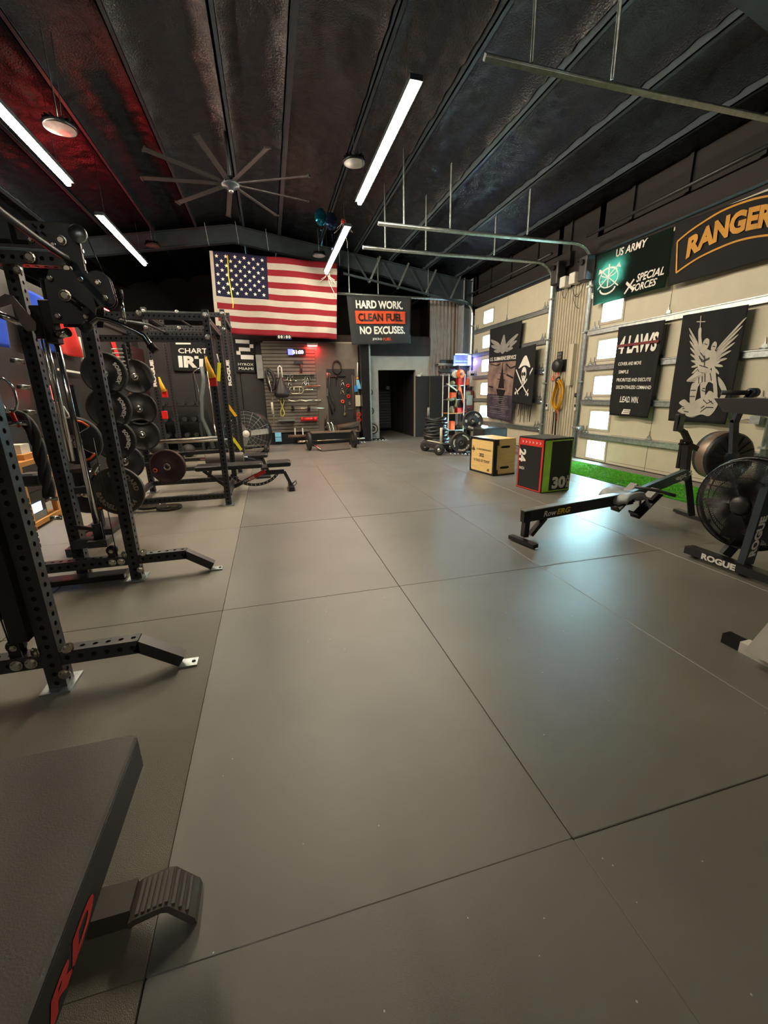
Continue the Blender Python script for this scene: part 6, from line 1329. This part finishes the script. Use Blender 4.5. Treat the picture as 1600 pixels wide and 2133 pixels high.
c1, c2 = Q(1278, 1068, YS - .1), Q(1280, 1135, YS - .1); m = MB()
for c in (c1, c2): m.tube([c + Vector((.05 * sx, 0, .06 * sz)) for sx, sz in ((-1, 1), (1, 1), (.5, -.2), (1, -1), (-1, -1), (-.5, -.2))], .012, 5, closed=True) if False else m.tube([c + Vector((.055 * math.cos(a), 0, .06 * math.sin(a))) for a in [2 * PI * k / 12 for k in range(12)]], .012, 6, closed=True)
tag(m.build('figure_eight_strap', M_RED), 'red figure-eight strap hanging lowest by the black cupboard', 'strap')
m = MB(); m.tube([Q(1095, 950, YS - .05), Q(1100, 1010, YS - .05), Q(1085, 1070, YS - .05)], .012, 5); m.ball(Q(1098, 1065, YS - .05), .04, 8, sq=(1, .6, 1.4)); tag(m.build('brush_tool', mat('olive_brush', '6a604a', .6)), 'small olive brush tool under the orange ring collar', 'brush')
m = MB(); m.cyl(Q(1135, 993), Q(1195, 993), .006, 6); m.tube(arc(Q(1158, 925), .025, 0, 2 * PI, (.7, 0, 0), (0, 0, 1.4), 12), .006, 5); tag(m.build('snap_hook', M_ZINC), 'small steel snap hook right of the orange ring collar', 'hook')
# bars hung on the slats
def rodset(name, lb, pts, r, mt, y=YS - .07, extra=None, cat='bar', n=8):
    m = MB(); m.tube([Q(*p, y) for p in pts], r, n); parts = [('shaft', m, mt)]
    if extra: parts += extra
    return tl(name, lb, cat, parts)
rodset('short_bar', 'short pale straight bar below the shelf rail, left', [(300, 634), (480, 634)], .012, M_STEELBAR)
rodset('short_bar', 'short bar with red-brown end above the oval bar', [(600, 704), (720, 702), (785, 702)], .016, mat('red_brown_bar', 'a06048', .4, .5))
m = MB(); a0, b0 = Q(430, 755, YS - .07), Q(525, 755, YS - .07); rr = (Q(430, 712, YS - .07).z - Q(430, 797, YS - .07).z) / 2
m.tube(arc(a0, rr, PI / 2, PI * 1.5, (1, 0, 0), (0, 0, 1), 8) + arc(b0, rr, -PI / 2, PI / 2, (1, 0, 0), (0, 0, 1), 8), .013, 8, closed=True)
m2 = MB(); m2.cyl(Q(445, 715, YS - .07), Q(445, 795, YS - .07), .012, 8); m2.cyl(Q(515, 715, YS - .07), Q(515, 795, YS - .07), .012, 8); m3 = MB(); m3.cyl(Q(578, 748, YS - .07), Q(690, 746, YS - .07), .02, 10)
tl('oval_triceps_bar', 'pale oval triceps bar with two inner grips on the slat wall', 'bar', [('oval_frame', m, M_STEELBAR), ('inner_grips', m2, M_STEELBAR), ('sleeve', m3, M_STEELBAR)])
rodset('curl_bar', 'wavy pale curl bar hung across the slat wall', [(210, 885), (290, 886), (330, 882), (370, 880), (420, 895), (470, 895), (510, 882), (550, 884), (600, 896), (640, 886), (700, 884)], .014, M_STEELBAR, extra=[('sleeve', MB().cyl(Q(705, 886, YS - .07), Q(797, 886, YS - .07), .022, 10), M_STEELBAR)])
m2 = MB(); 
for X in (432, 638): m2.lathe([(.0001, -.02), (.085, -.02), (.085, .02), (.0001, .02)], Q(X, 985, YS - .1), (1, .25, 0), 6)
rodset('loaded_dumbbell_bar', 'straight pale bar with two small dark plates on the slat wall', [(240, 990), (835, 985)], .014, M_STEELBAR, y=YS - .1, extra=[('small_plates', m2, M_BLKS)])
m = MB(); m.tube([Q(300, 845, YS - .14), Q(318, 900, YS - .14), Q(300, 960, YS - .14), Q(272, 1030, YS - .14), Q(280, 1085, YS - .14), Q(310, 1088, YS - .14), Q(325, 1050, YS - .14), Q(300, 980, YS - .14), Q(275, 900, YS - .14), Q(275, 850, YS - .14)], .017, 6); tag(m.build('yellow_green_rope', mat('yellow_green_rope', 'b8b45a', .6)), 'pale yellow rope looped over the bars on the slat wall', 'rope')
a, b = Q(240, 1118), Q(455, 1140); m = MB(); m.bx((a.x, YS - .22, b.z), (b.x, YS, b.z + .025)); o = m.build('small_shelf', M_GALV); tag(o, 'small grey shelf low on the slat wall left of the red roller', 'shelf')
a, b = Q(535, 1128, YS - .1), Q(742, 1124, YS - .1); m = MB(); m.cyl(a.lerp(b, .0), a.lerp(b, .14), .06, 14); m2 = MB(); m2.cyl(a.lerp(b, .18), a.lerp(b, .74), .05, 14); m3 = MB(); m3.cyl(a.lerp(b, .78), b, .06, 14)
tl('red_foam_roller', 'bright red roller lying on the slat wall pegs', 'roller', [('end_ring', m, M_RED), ('barrel', m2, M_RED), ('end_ring', m3, M_RED)])
# speed bag / heavy pear bag and black jump bag at left
c = Q(285, 740, YS - .26); m = MB(); m.lathe([(.0001, .34), (.03, .33), (.06, .25), (.12, .1), (.2, -.1), (.21, -.17), (.16, -.22), (.0001, -.23)], c, (0, 0, 1), 24); m2 = MB(); m2.tube([c + Vector((-.05, 0, .3)), c + Vector((-.045, 0, .55)), c + Vector((0, 0, .6)), c + Vector((.045, 0, .55)), c + Vector((.05, 0, .3))], .018, 6); m3 = MB(); m3.tube([c + Vector((0, 0, .58)), (c.x, YS - .02, c.z + .6)], .014, 6)
tl('pear_bag', 'black pear-shaped weighted bag with pale strap loop on the slat wall', 'weighted bag', [('bag', m, M_VIN), ('strap_loop', m2, M_WHT), ('hook', m3, M_GALV)])
c = Q(140, 600, YS - .2); m = MB(); m.tube([Q(100, 480, YS - .2), Q(160, 530, YS - .2), Q(200, 620, YS - .2), Q(190, 740, YS - .2), Q(150, 760, YS - .2), Q(110, 640, YS - .2), Q(95, 540, YS - .2)], .05, 8, closed=True); tag(m.build('black_harness', M_VIN), 'bulky black harness hanging at the left end of the slat wall', 'harness')
m = MB(); m.tube([Q(105, 560, YS - .28), Q(150, 730, YS - .28), Q(170, 900, YS - .28), Q(180, 1060, YS - .28), Q(190, 1205, YS - .28)], .016, 6); m2 = MB(); m2.tube([Q(162, 910, YS - .3), Q(178, 1060, YS - .3)], .03, 8)
tl('thin_bar_with_sleeve', 'thin pale bar with a cream sleeve hanging at the slat wall left end', 'bar', [('rod', m, M_STEELBAR), ('cream_sleeve', m2, M_CREAM)])
a, b = Q(200, 1300, YS - .1), Q(288, 1408, YS - .1); m = MB(); m.bx((a.x, YS - .2, a.z - (a.z - b.z) / 2 + .006), (b.x, YS - .04, a.z)); m2 = MB(); m2.bx((a.x, YS - .2, b.z), (b.x, YS - .04, b.z + (a.z - b.z) / 2 - .006))
tl('light_blue_blocks', 'two light blue foam blocks stacked low at the slat wall', 'foam block', [('upper_block', m, M_LBLUE), ('lower_block', m2, M_LBLUE)])
m = MB(); m.cyl(Q(370, 1350, YS - .3), Q(600, 1345, YS - .3), .05, 12); m2 = MB(); m2.beam(Q(462, 1335, YS - .3), Q(458, 1240, YS - .28), .03, .03); m2.beam(Q(562, 1330, YS - .3), Q(555, 1240, YS - .28), .03, .03); m3 = MB(); m3.bx(Q(455, 1395, YS - .35), Q(600, 1372, YS - .02))
tl('padded_bar_attachment', 'brown padded bar attachment with two upright prongs low on the wall', 'attachment', [('pad', m, mat('brown_pad', '5a423a', .5)), ('prongs', m2, M_WHT), ('bracket', m3, M_BLKS)])
m = MB(); m.tube([Q(850, 1070, YS - .05), Q(848, 1210, YS - .05)], .03, 8); m.bx((Q(835, 1215).x, YS - .1, Q(835, 1245).z), (Q(880, 1215).x, YS, Q(835, 1215).z)); tag(m.build('dark_pump', M_IRON), 'dark upright pump left of the curved handles', 'pump')
for X, lb in ((905, 'left'), (950, 'right')):
    m = MB(); m.tube([Q(X - 30, 1165, 11.7), Q(X - 15, 1195, 11.7), Q(X, 1275, 11.7), Q(X, 1340, 11.7)], .022, 8); 
    tag(m.build('curved_handle', M_STEELBAR), '%s of two pale curved sled handles behind the barbell' % lb, 'handle')
m = MB(); c = Q(925, 1360, 11.7); m.bx((c.x - .55, 11.5, .0), (c.x + .75, 12.0, c.z + .14)); tag(m.build('black_step_box', M_BLKS), 'low black box step behind the loaded barbell', 'box')
m = MB(); m.bx((c.x - .56, 11.49, c.z + .14), (c.x + .76, 12.01, c.z + .16)); 
tag(m.build('step_top_sheet', mat('grey_sheet', '6a6458', .4)), 'thin grey sheet covering the black box step', 'sheet')
for (X0, Y0, X1, Y1, lb) in ((1000, 1240, 1290, 1190, 'brown-grey rolled mat lying behind the right barbell plate'),):
    m = MB(); a, b = Q(X0, Y0, 12.2), Q(X1, Y1, 12.2); m.cyl(a, b, .09, 14); m.bx((a.x, 12.1, .3), (a.x + .05, 12.3, a.z)) ; m.bx((b.x - .05, 12.1, .3), (b.x, 12.3, b.z)); tag(m.build('rolled_mat', mat('brown_grey_mat', '4a4038', .7)), lb, 'mat')
# loaded barbell on the floor
yb3 = 10.8; a = at(625, 919, 'y', yb3); R = .225; cz = R + .0
t = thing('loaded_barbell', 'loaded steel barbell on the floor in front of the slat wall', 'barbell', (1.5, yb3, 0))
pl, pr_ = at(645, 916, 'y', yb3).x, at(736, 912, 'y', yb3).x
m = MB(); m.cyl((pl, yb3, cz), (pr_, yb3 + .06, cz), .014, 10); m.build('shaft', M_STEELBAR, t)
m = MB(); m.cyl((pl + .42, yb3 + .02, cz), (pr_ - .35, yb3 + .04, cz), .0155, 10); m.build('dark_knurling', M_KNURL, t)
m = MB(); m.cyl((pl - .3, yb3, cz), (pl, yb3, cz), .025, 12); m.build('sleeve', M_STEELBAR, t); m = MB(); m.cyl((pr_, yb3 + .06, cz), (pr_ + .32, yb3 + .07, cz), .025, 12); m.build('sleeve', M_STEELBAR, t)
plate((pl - .02, yb3, R), (1, .12, 0), R, .07, 'barbell_plate', 'big black plate on the left end of the floor barbell', M_RUB); plate((pr_ + .02, yb3 + .06, R), (1, .12, 0), R, .07, 'barbell_plate', 'big black plate on the right end of the floor barbell', M_RUB)
a, b = at(672, 941, 'z', 0), at(730, 936, 'z', 0)
t = thing('footplate_platform', 'flat dark low-row foot platform on the floor before the barbell', 'platform', (a + b) / 2)
m = MB(); m.add([a, b, b + Vector((.05, .45, .1)), a + Vector((-.1, .45, .1)), a + Vector((0, 0, .03)), b + Vector((0, 0, .03)), b + Vector((.05, .45, .13)), a + Vector((-.1, .45, .13))], [(3, 2, 1, 0), (4, 5, 6, 7), (0, 1, 5, 4), (1, 2, 6, 5), (2, 3, 7, 6), (3, 0, 4, 7)]); m.build('sloping_plate', mat('grey_brown_plate', '55504a', .35), t)
m = MB(); m.tube(bez(a + Vector((-.2, .4, .15)), a + Vector((0, .1, .03)), .0, 4), .02, 6); m.build('chain', M_ZINC, t)
# dumbbell/plate tree right of the cupboard
cx = at(772, 905, 'y', 12.3); cx.z = .02
t = thing('change_plate_tree', 'post with three stacks of small round plates left of the doorway', 'plate rack', cx)
m = MB(); m.beam((cx.x + .02, cx.y + .1, .02), (cx.x + .02, cx.y + .1, 2.0), .08, .08); m.build('post', M_BLK, t)
m = MB(); m.beam((cx.x - .04, cx.y, .04), (cx.x + .4, cx.y - .1, .04), .08, .05); m.beam((cx.x - .05, cx.y + .25, .04), (cx.x - .05, cx.y - .2, .04), .08, .05); m.build('base', M_BLKS, t)
for (px, py, r, n_) in ((769, 817, .1, 2), (771, 856, .11, 2), (776, 893, .16, 4)):
    c = at(px, py, 'y', cx.y); 
    ND = {2: ['front', 'rear'], 4: ['foremost', 'second', 'third', 'rearmost']}[n_]
    for k in range(n_):
        m = MB(); yy = c.y - .0 + k * .06; rr = r; o3 = Vector((c.x - k * .03, yy - .05, c.z)); m.lathe([(.03, -.02), (rr * .6, -.02), (rr * .62, -.026), (rr * .9, -.026), (rr, -.015), (rr, .02), (.03, .02)], o3, (0.2, 1, 0), 24)
        m2 = MB(); m2.lathe([(rr * .55, -.029), (rr * .72, -.029)], o3, (0.2, 1, 0), 24)
        tl('change_plate', '%s of the round plates on the %s peg of the post by the doorway' % (ND[k], {817: 'top', 856: 'middle', 893: 'bottom'}[py]), 'weight plate', [('disc', m, M_RUB), ('pale_ring', m2, M_GTXT)], group={817: 'plates on the top peg', 856: 'plates on the middle peg', 893: 'plates on the bottom peg'}[py])
    m = MB(); m.cyl((c.x, c.y - .1, c.z), (cx.x + .02, c.y + .1, c.z), .02, 8); m.build('peg', M_ZINC, t)
for i, (px, py, lb) in enumerate(((749, 921, 'small chrome caster chain left of the plate post foot'), (795, 916, 'small chrome caster chain right of the plate post foot'))):
    c = at(px, py, 'z', .03); m = MB()
    for k in range(4): m.ball(c + Vector((.09 * k - .15, -.07 * k + .1, .0)), .03, 8)
    tag(m.build('chrome_chain', M_CHR), lb, 'chain')
# tool chest in the passage
a, b = at(790, 893, 'y', 15.4), at(815, 893, 'y', 15.4); 
M_CH = mat('chest_black', '3a3d40', .35, .2)
t = thing('tool_chest', 'tall black tool chest with many drawers deep in the doorway passage', 'tool chest', ((a.x + b.x) / 2, 15.6, 0))
zt2 = at(810, 812, 'y', 15.4).z
m = MB(); m.bx((a.x, 15.4, .08), (b.x, 15.85, zt2)); m.build('cabinet', M_CH, t)
zz = .12; k = 0
while zz < zt2 - .08:
    hh = .2 if k in (0, 6) else .1; m = MB(); m.rbox(((a.x + b.x) / 2, 15.39, zz + hh / 2), (b.x - a.x - .04, .02, hh - .012), .004, n=1, axis=1); d = m.build('drawer', mat('dark_drawer', '55595c', .3, .3), t)
    m = MB(); m.bx((a.x + .04, 15.36, zz + hh - .03), (b.x - .04, 15.378, zz + hh - .018)); m.build('drawer_handle', M_GALV, d); zz += hh; k += 1
for x in (a.x + .06, b.x - .06): m = MB(); m.cyl((x, 15.5, .04), (x + .03, 15.5, .04), .04, 10); m.build('caster', M_RUB, t)
m = MB(); m.rbox(at(808, 803, 'y', 15.5), (.14, .14, .14), .03); tag(m.build('grey_canister', M_GALV), 'small grey canister on the tool chest, left', 'canister')
m = MB(); m.rbox(at(819, 805, 'y', 15.5), (.12, .12, .12), .03); tag(m.build('pale_canister', M_GTXT), 'small pale canister on the tool chest, right', 'canister')
for o in bpy.data.objects:
    if o.name.startswith(('grey_canister', 'pale_canister')): o.location.z = zt2
m = MB(); c = at(873, 782, 'y', 12.6); m.box(c, (.1, .05, .06)); m.ball(c + Vector((.06, 0, .05)), .03, 8, 0); tag(m.build('wall_device', M_WHT), 'tiny white device on top edge of the black wall mat', 'device')

# ---------------------------------------------------------------- back right corner
def K(X, Y, y): return at(740 + X / 5, 700 + Y / 5, 'y', y)
# steel shelf with clutter
t = thing('steel_shelf_unit', 'pale tubular shelf unit full of tools in the back right corner', 'shelf', (5.2, 12.1, 0))
sA, sB = K(958, 400, 12.0), K(1120, 400, 12.0); zt3 = sA.z
for x in (sA.x, sB.x):
    m = MB(); m.cyl((x, 11.85, 0), (x, 11.85, zt3), .018, 8); m.cyl((x, 12.3, 0), (x, 12.3, zt3), .018, 8); m.build('post', M_WHT, t)
for z in (.25, .75, 1.15, 1.55, zt3 - .02):
    m = MB(); m.bx((sA.x, 11.85, z - .02), (sB.x, 12.3, z)); m.build('shelf_board', M_PINE if z in (.75,) else M_GALV, t)
cols_ = [M_ORG, mat('maroon_bag', '6a2a2a', .7), M_BLK, M_WHT, mat('olive_cloth', '7a7458', .7), M_IRON, M_RED, M_YEL]
desc = ['orange', 'maroon', 'black', 'white', 'olive', 'grey', 'red', 'yellow']
pos = {.25: 'bottom', .75: 'wooden', 1.15: 'middle', 1.55: 'upper'}
for zi, z in enumerate((.25, .75, 1.15, 1.55)):
    x = sA.x + .1
    for k in range(3):
        ci = (zi * 3 + k * 2 + zi) % 8; wd = random.uniform(.14, .2); hh = random.uniform(.12, .26); m = MB()
        if (k + zi) % 2: m.lathe([(.0001, 0), (wd / 2, 0), (wd / 2, hh * .7), (wd / 3, hh * .85), (wd / 4, hh), (.0001, hh)], (x + wd / 2, 12.0, z), n=12)
        else: m.rbox((x + wd / 2, 12.0, z + hh / 2), (wd, .2, hh), .015)
        tag(m.build('canister' if (k + zi) % 2 else 'storage_box', cols_[ci]), '%s %s on the %s board of the corner shelf unit' % (desc[ci], 'canister' if (k + zi) % 2 else 'box', pos[z]), 'container'); x += wd + .06
# rails and dark jackets on top
m = MB()
for k in range(4): m.tube([K(865 + k * 8, 370 + k * 6, 12.1), K(900, 350 + k * 8, 12.1), K(980, 355 + k * 7, 12.0), K(1040, 350 + k * 9, 12.0)], .035, 6)
tag(m.build('folded_dark_tarp', M_BLK), 'dark folded tarp lying on top of the corner shelf unit', 'tarp')
a, b = K(868, 295, 12.4), K(1040, 300, 12.4); m = MB(); m.cyl(a, b, .04, 8); m.cyl((a.x, 12.4, a.z), (a.x, 12.66, a.z), .02, 6, 1); m.cyl((b.x, 12.4, b.z), (b.x, 12.66, b.z), .02, 6, 1); tag(m.build('clothes_rail', [M_GTXT, M_BLK]), 'grey rail with black brackets on the corrugated wall', 'rail')
m = MB()
for k in range(6): c = K(900 + k * 26, 270, 12.42); m.rbox(c, (.1, .08, .12), .02); 
tag(m.build('black_rail_bags', M_BLK), 'row of small black bags above the grey rail', 'bag') 
# bug zapper
c = K(1112, 248, 12.1); m = MB(); m.bx(c + Vector((-.24, -.04, .13)), c + Vector((.26, .12, .17))); m.bx(c + Vector((-.24, .06, -.16)), c + Vector((.26, .1, .14))); m2 = MB()
for k, dz in enumerate((.08, 0.0, -.08)): m2.rbox(c + Vector((-.02, -.02, dz)), (.38, .03, .045), .01, axis=0)
m3 = MB(); m3.bx(c + Vector((.2, -.05, -.16)), c + Vector((.27, .02, .13))); m4 = MB(); m4.bx(c + Vector((-.02, .08, -.02)), c + Vector((.02, .53, .02)))
tl('insect_lamp', 'glowing blue-violet insect lamp on the corrugated wall corner', 'lamp', [('housing', m, M_GALV), ('glowing_blue_tubes', m2, M_LBLU), ('white_end_cap', m3, emit_mat('pale_blue_glow', (.6, .65, 1), .5)), ('bracket', m4, M_GALV)])
ld = bpy.data.lights.new('insect_lamp_light', 'POINT'); ld.energy = 3.5; ld.color = (.18, .12, 1); ld.shadow_soft_size = .08; lo = bpy.data.objects.new('insect_lamp_light', ld); C.objects.link(lo); lo.location = c + Vector((.36, -.08, -.08))
# trimmers, bags
c = K(1095, 395, 11.7); m = MB(); m.lathe([(.0001, -.05), (.12, -.05), (.13, 0), (.12, .05), (.0001, .05)], c, (.3, -1, 0), 18); m2 = MB(); m2.lathe([(.0001, .055), (.045, .055), (.05, .04)], c, (.3, -1, 0), 12); m3 = MB(); m3.lathe([(.0001, -.04), (.11, -.04), (.11, .04), (.0001, .04)], c + Vector((-.13, .04, 0)), (.3, -1, 0), 16); m4 = MB(); m4.tube([c + Vector((0, .05, .05)), c + Vector((-.02, .1, .22)), (c.x, 12.3, c.z + .22)], .03, 6)
tl('orange_cord_reel', 'round orange reel with dark hub on top of the corner shelf', 'reel', [('orange_disc', m, M_ORG), ('dark_hub', m2, M_BLK), ('pale_disc', m3, M_WHT), ('holder', m4, M_BLK)])
m = MB(); p = [K(1085, 500, 11.8), K(1110, 560, 11.8), K(1112, 600, 11.8), K(1075, 560, 11.8)]; m.prism([((q - p[0]).x, (q - p[0]).z) for q in p], p[0], (1, 0, 0), (0, 0, 1), -.05); m.tube([p[2], K(1125, 700, 11.8)], .02, 6); tag(m.build('orange_tool', M_ORG), 'orange hand tool hanging below the orange reel', 'tool')
m = MB(); a, b = K(965, 500, 11.75), K(1060, 570, 11.75); m.beam(a, b, .04, .04); m.cyl(a + Vector((0, .1, 0)), a, .02, 6); tag(m.build('pale_diagonal_bar', M_CREAM), 'pale bar leaning diagonally across the corner shelf', 'bar')
m = MB(); m.tube([K(1040, 640, 11.75), K(1055, 680, 11.75), K(1040, 740, 11.75)], .03, 6); m.tube([K(960, 655, 11.75), K(1000, 665, 11.75), K(1030, 650, 11.75)], .045, 6); tag(m.build('olive_straps', mat('olive_cloth', '7a7458', .7)), 'bundle of olive straps hanging on the corner shelf front', 'strap')
xr = 5.95
c = at(982, 789, 'y', 12.1); m = MB(); m.rbox(c, (.22, .16, .46), .02); m2 = MB(); m2.box(c + Vector((0, -.085, .12)), (.14, .01, .06))
tl('paper_dispenser', 'white paper dispenser on the blue-lit column', 'dispenser', [('case', m, M_WHT), ('dark_window', m2, M_BLKS)])
c = at(975, 835, 'y', 12.0); m = MB(); m.rbox(c, (.34, .18, .62), .06); m2 = MB(); m2.rbox(c + Vector((0, -.1, .02)), (.2, .03, .3), .02, axis=1); m3 = MB(); m3.tube([c + Vector((-.08, 0, .3)), c + Vector((0, .02, .4)), c + Vector((.08, 0, .3))], .02, 6)
tl('maroon_backpack', 'maroon and grey backpack hanging under the white dispenser', 'backpack', [('body', m, mat('maroon_bag', '6a2a2a', .7)), ('grey_pocket', m2, M_GTXT), ('strap', m3, mat('maroon_bag', '6a2a2a', .7))])
# battle rope pile
c = K(845, 930, 10.9); t = thing('rope_pile', 'coiled heap of thick black rope by the black wall mats', 'rope', (c.x, 10.9, 0)); m = MB()
for k in range(9): m.tube([(c.x + (.34 - .01 * k) * math.cos(a) + .03 * math.sin(k * 2), 10.95 + .28 * math.sin(a), .05 + .075 * k + .03 * math.sin(2 * a + k)) for a in [2 * PI * i / 24 for i in range(24)]], .036, 6, closed=True)
m.build('coils', M_BLK, t)
m = MB(); m.tube([K(760, 835, 11.3), K(765, 745, 11.3)], .035, 8); m2 = MB(); z_ = K(760, 835, 11.3)
m.tube([(z_.x, 11.3, 0), K(760, 835, 11.3)], .03, 8, mi=1); tag(m.build('pale_pvc_post', [M_GTXT, M_BLK]), 'thin post with pale upper sleeve left of the rope heap', 'post')
# wheeled sled
t = thing('wheeled_sled', 'small black four-wheeled push sled with a pale upright post', 'sled', K(840, 1200, 9.8))
wA, wB = at(886, 930, 'z', .11), at(915, 938, 'z', .11)
for wp in (wA, wB, wA + Vector((.42, .4, 0)), wB + Vector((.42, .35, 0))):
    wp = Vector((wp.x, wp.y, .12)); m = MB(); m.lathe([(.04, -.05), (.1, -.055), (.12, -.03), (.12, .03), (.1, .055), (.04, .05)], wp, (-.6, -1, 0), 22); wh = m.build('wheel', M_RUB, t); m = MB(); m.lathe([(.0001, .06), (.035, .055), (.045, .04)], wp, (-.6, -1, 0), 12); m.build('wheel_hub', M_ZINC, wh)
m = MB(); m.beam(Vector((wA.x + .05, wA.y + .1, .16)), Vector((wB.x + .2, wB.y + .2, .16)), .3, .1); m.build('chassis', M_BLK, t)
m = MB(); m.beam(wA + Vector((.1, .1, .13)), wB + Vector((.15, .2, .13)), .05, .02); m.build('pale_top_bar', M_CREAM, t)
q = at(919, 915, 'y', wB.y + .25); m = MB(); m.cyl((q.x, q.y, .2), (q.x, q.y, at(919, 891, 'y', q.y).z), .03, 12); m.build('pale_post', M_CREAM, t)
# plate tree with bumpers
c0 = at(968, 955, 'z', 0)
ta = Vector((-.35, -1, 0)).normalized()
pc1 = at(985, 877, 'y', 8.75); pc2 = at(961, 922, 'y', 8.6)
t = thing('plate_tree', 'black A-frame plate tree behind the wooden jump box', 'plate rack', (4.25, 8.9, 0))
m = MB(); m.beam((pc1.x + .05, 9.1, .05), (pc1.x + .05, 9.1, 1.0), .07, .07); m.build('post', M_BLK, t)
m = MB(); m.beam((pc2.x - .05, 9.08, .04), (pc1.x + .5, 9.1, .04), .07, .06); m.beam((pc2.x + .1, 9.3, .04), (pc2.x + .1, 8.4, .04), .07, .06); m.build('base', M_BLK, t)
m = MB()
for z, x in ((pc1.z, pc1.x), (pc2.z, pc2.x)): m.cyl(Vector((x, 8.75, z)) + ta * .12, Vector((x, 8.75, z)) - ta * .35, .025, 10); m.beam((x, 9.05, z), (pc1.x + .05, 9.1, z), .05, .05)
m.build('pegs', M_ZINC, t)['kind'] = 'stuff'
M_BUMP = mat('grey_black_bumper', '2c3030', .55, bump=.1)
plate(pc1, ta, .225, .07, 'bumper_plate', 'upper front black bumper plate with white block marks behind the wooden box', M_BUMP, [('PRO', .95, .2, False), ('45', PI, .22, False), ('GYM', -1.9, .2, True), ('45', -.3, .2, False)], tr=.68)
plate(pc1 - ta * .09 , ta, .225, .08, 'bumper_plate', 'upper rear black bumper plate hidden by the marked one', M_RUB)
plate(pc2, ta, .225, .06, 'bumper_plate', 'lower front bumper plate lettered FITNESS BARBELL POUNDS around its rim', M_BUMP, [('POUNDS', .9, .15, False), ('BARBELL', PI, .15, False), ('FITNESS 45 LB', -1.1, .15, True)], tr=.74)
plate(pc2 - ta * .07, ta, .22, .03, 'bumper_plate', 'yellow-edged thin plate behind the lower lettered bumper plate', mat('ochre_plate', 'b8862a', .5))
plate(pc2 - ta * .15, ta, .225, .08, 'bumper_plate', 'lower rear black bumper plate behind the yellow-edged one', M_RUB)
c = at(950, 946, 'z', .03); m = MB()
for k in range(6): m.ball(c + Vector((-.1 + k * .07, .05 - .1 * k * .4, .0)), .028, 8)
tag(m.build('chrome_chain', M_CHR), 'small pile of chrome chain on the floor before the plate tree', 'chain')
c = at(1030, 903, 'y', 8.2); m = MB(); m.rbox((c.x, 8.4, .3), (.6, .5, .6), .05); tag(m.build('black_cushion_block', M_BLK), 'dark rounded block between the wooden box and the door', 'block')
# red light source above the left loft (floor lamp on the partition)
c = Vector((-3.05, 10.2, 3.02)); m = MB(); m.rbox(c, (.14, .5, .1), .02); m2 = MB(); m2.rbox(c + Vector((0.02, 0, .06)), (.1, .44, .02), .008)
tl('red_uplight', 'long red uplight lying on top of the left partition wall', 'lamp', [('housing', m, M_BLK), ('glowing_red_strip', m2, M_LRED)])
ld = bpy.data.lights.new('red_uplight_light', 'AREA'); ld.shape = 'RECTANGLE'; ld.size = .1; ld.size_y = .44; ld.energy = 6; ld.spread = 2.0; ld.color = (1, .04, .05); lo = bpy.data.objects.new('red_uplight_light', ld); C.objects.link(lo); lo.location = c + Vector((.02, 0, .09)); lo.rotation_euler = (0, PI + .35, 0)
bpy.context.view_layer.update()
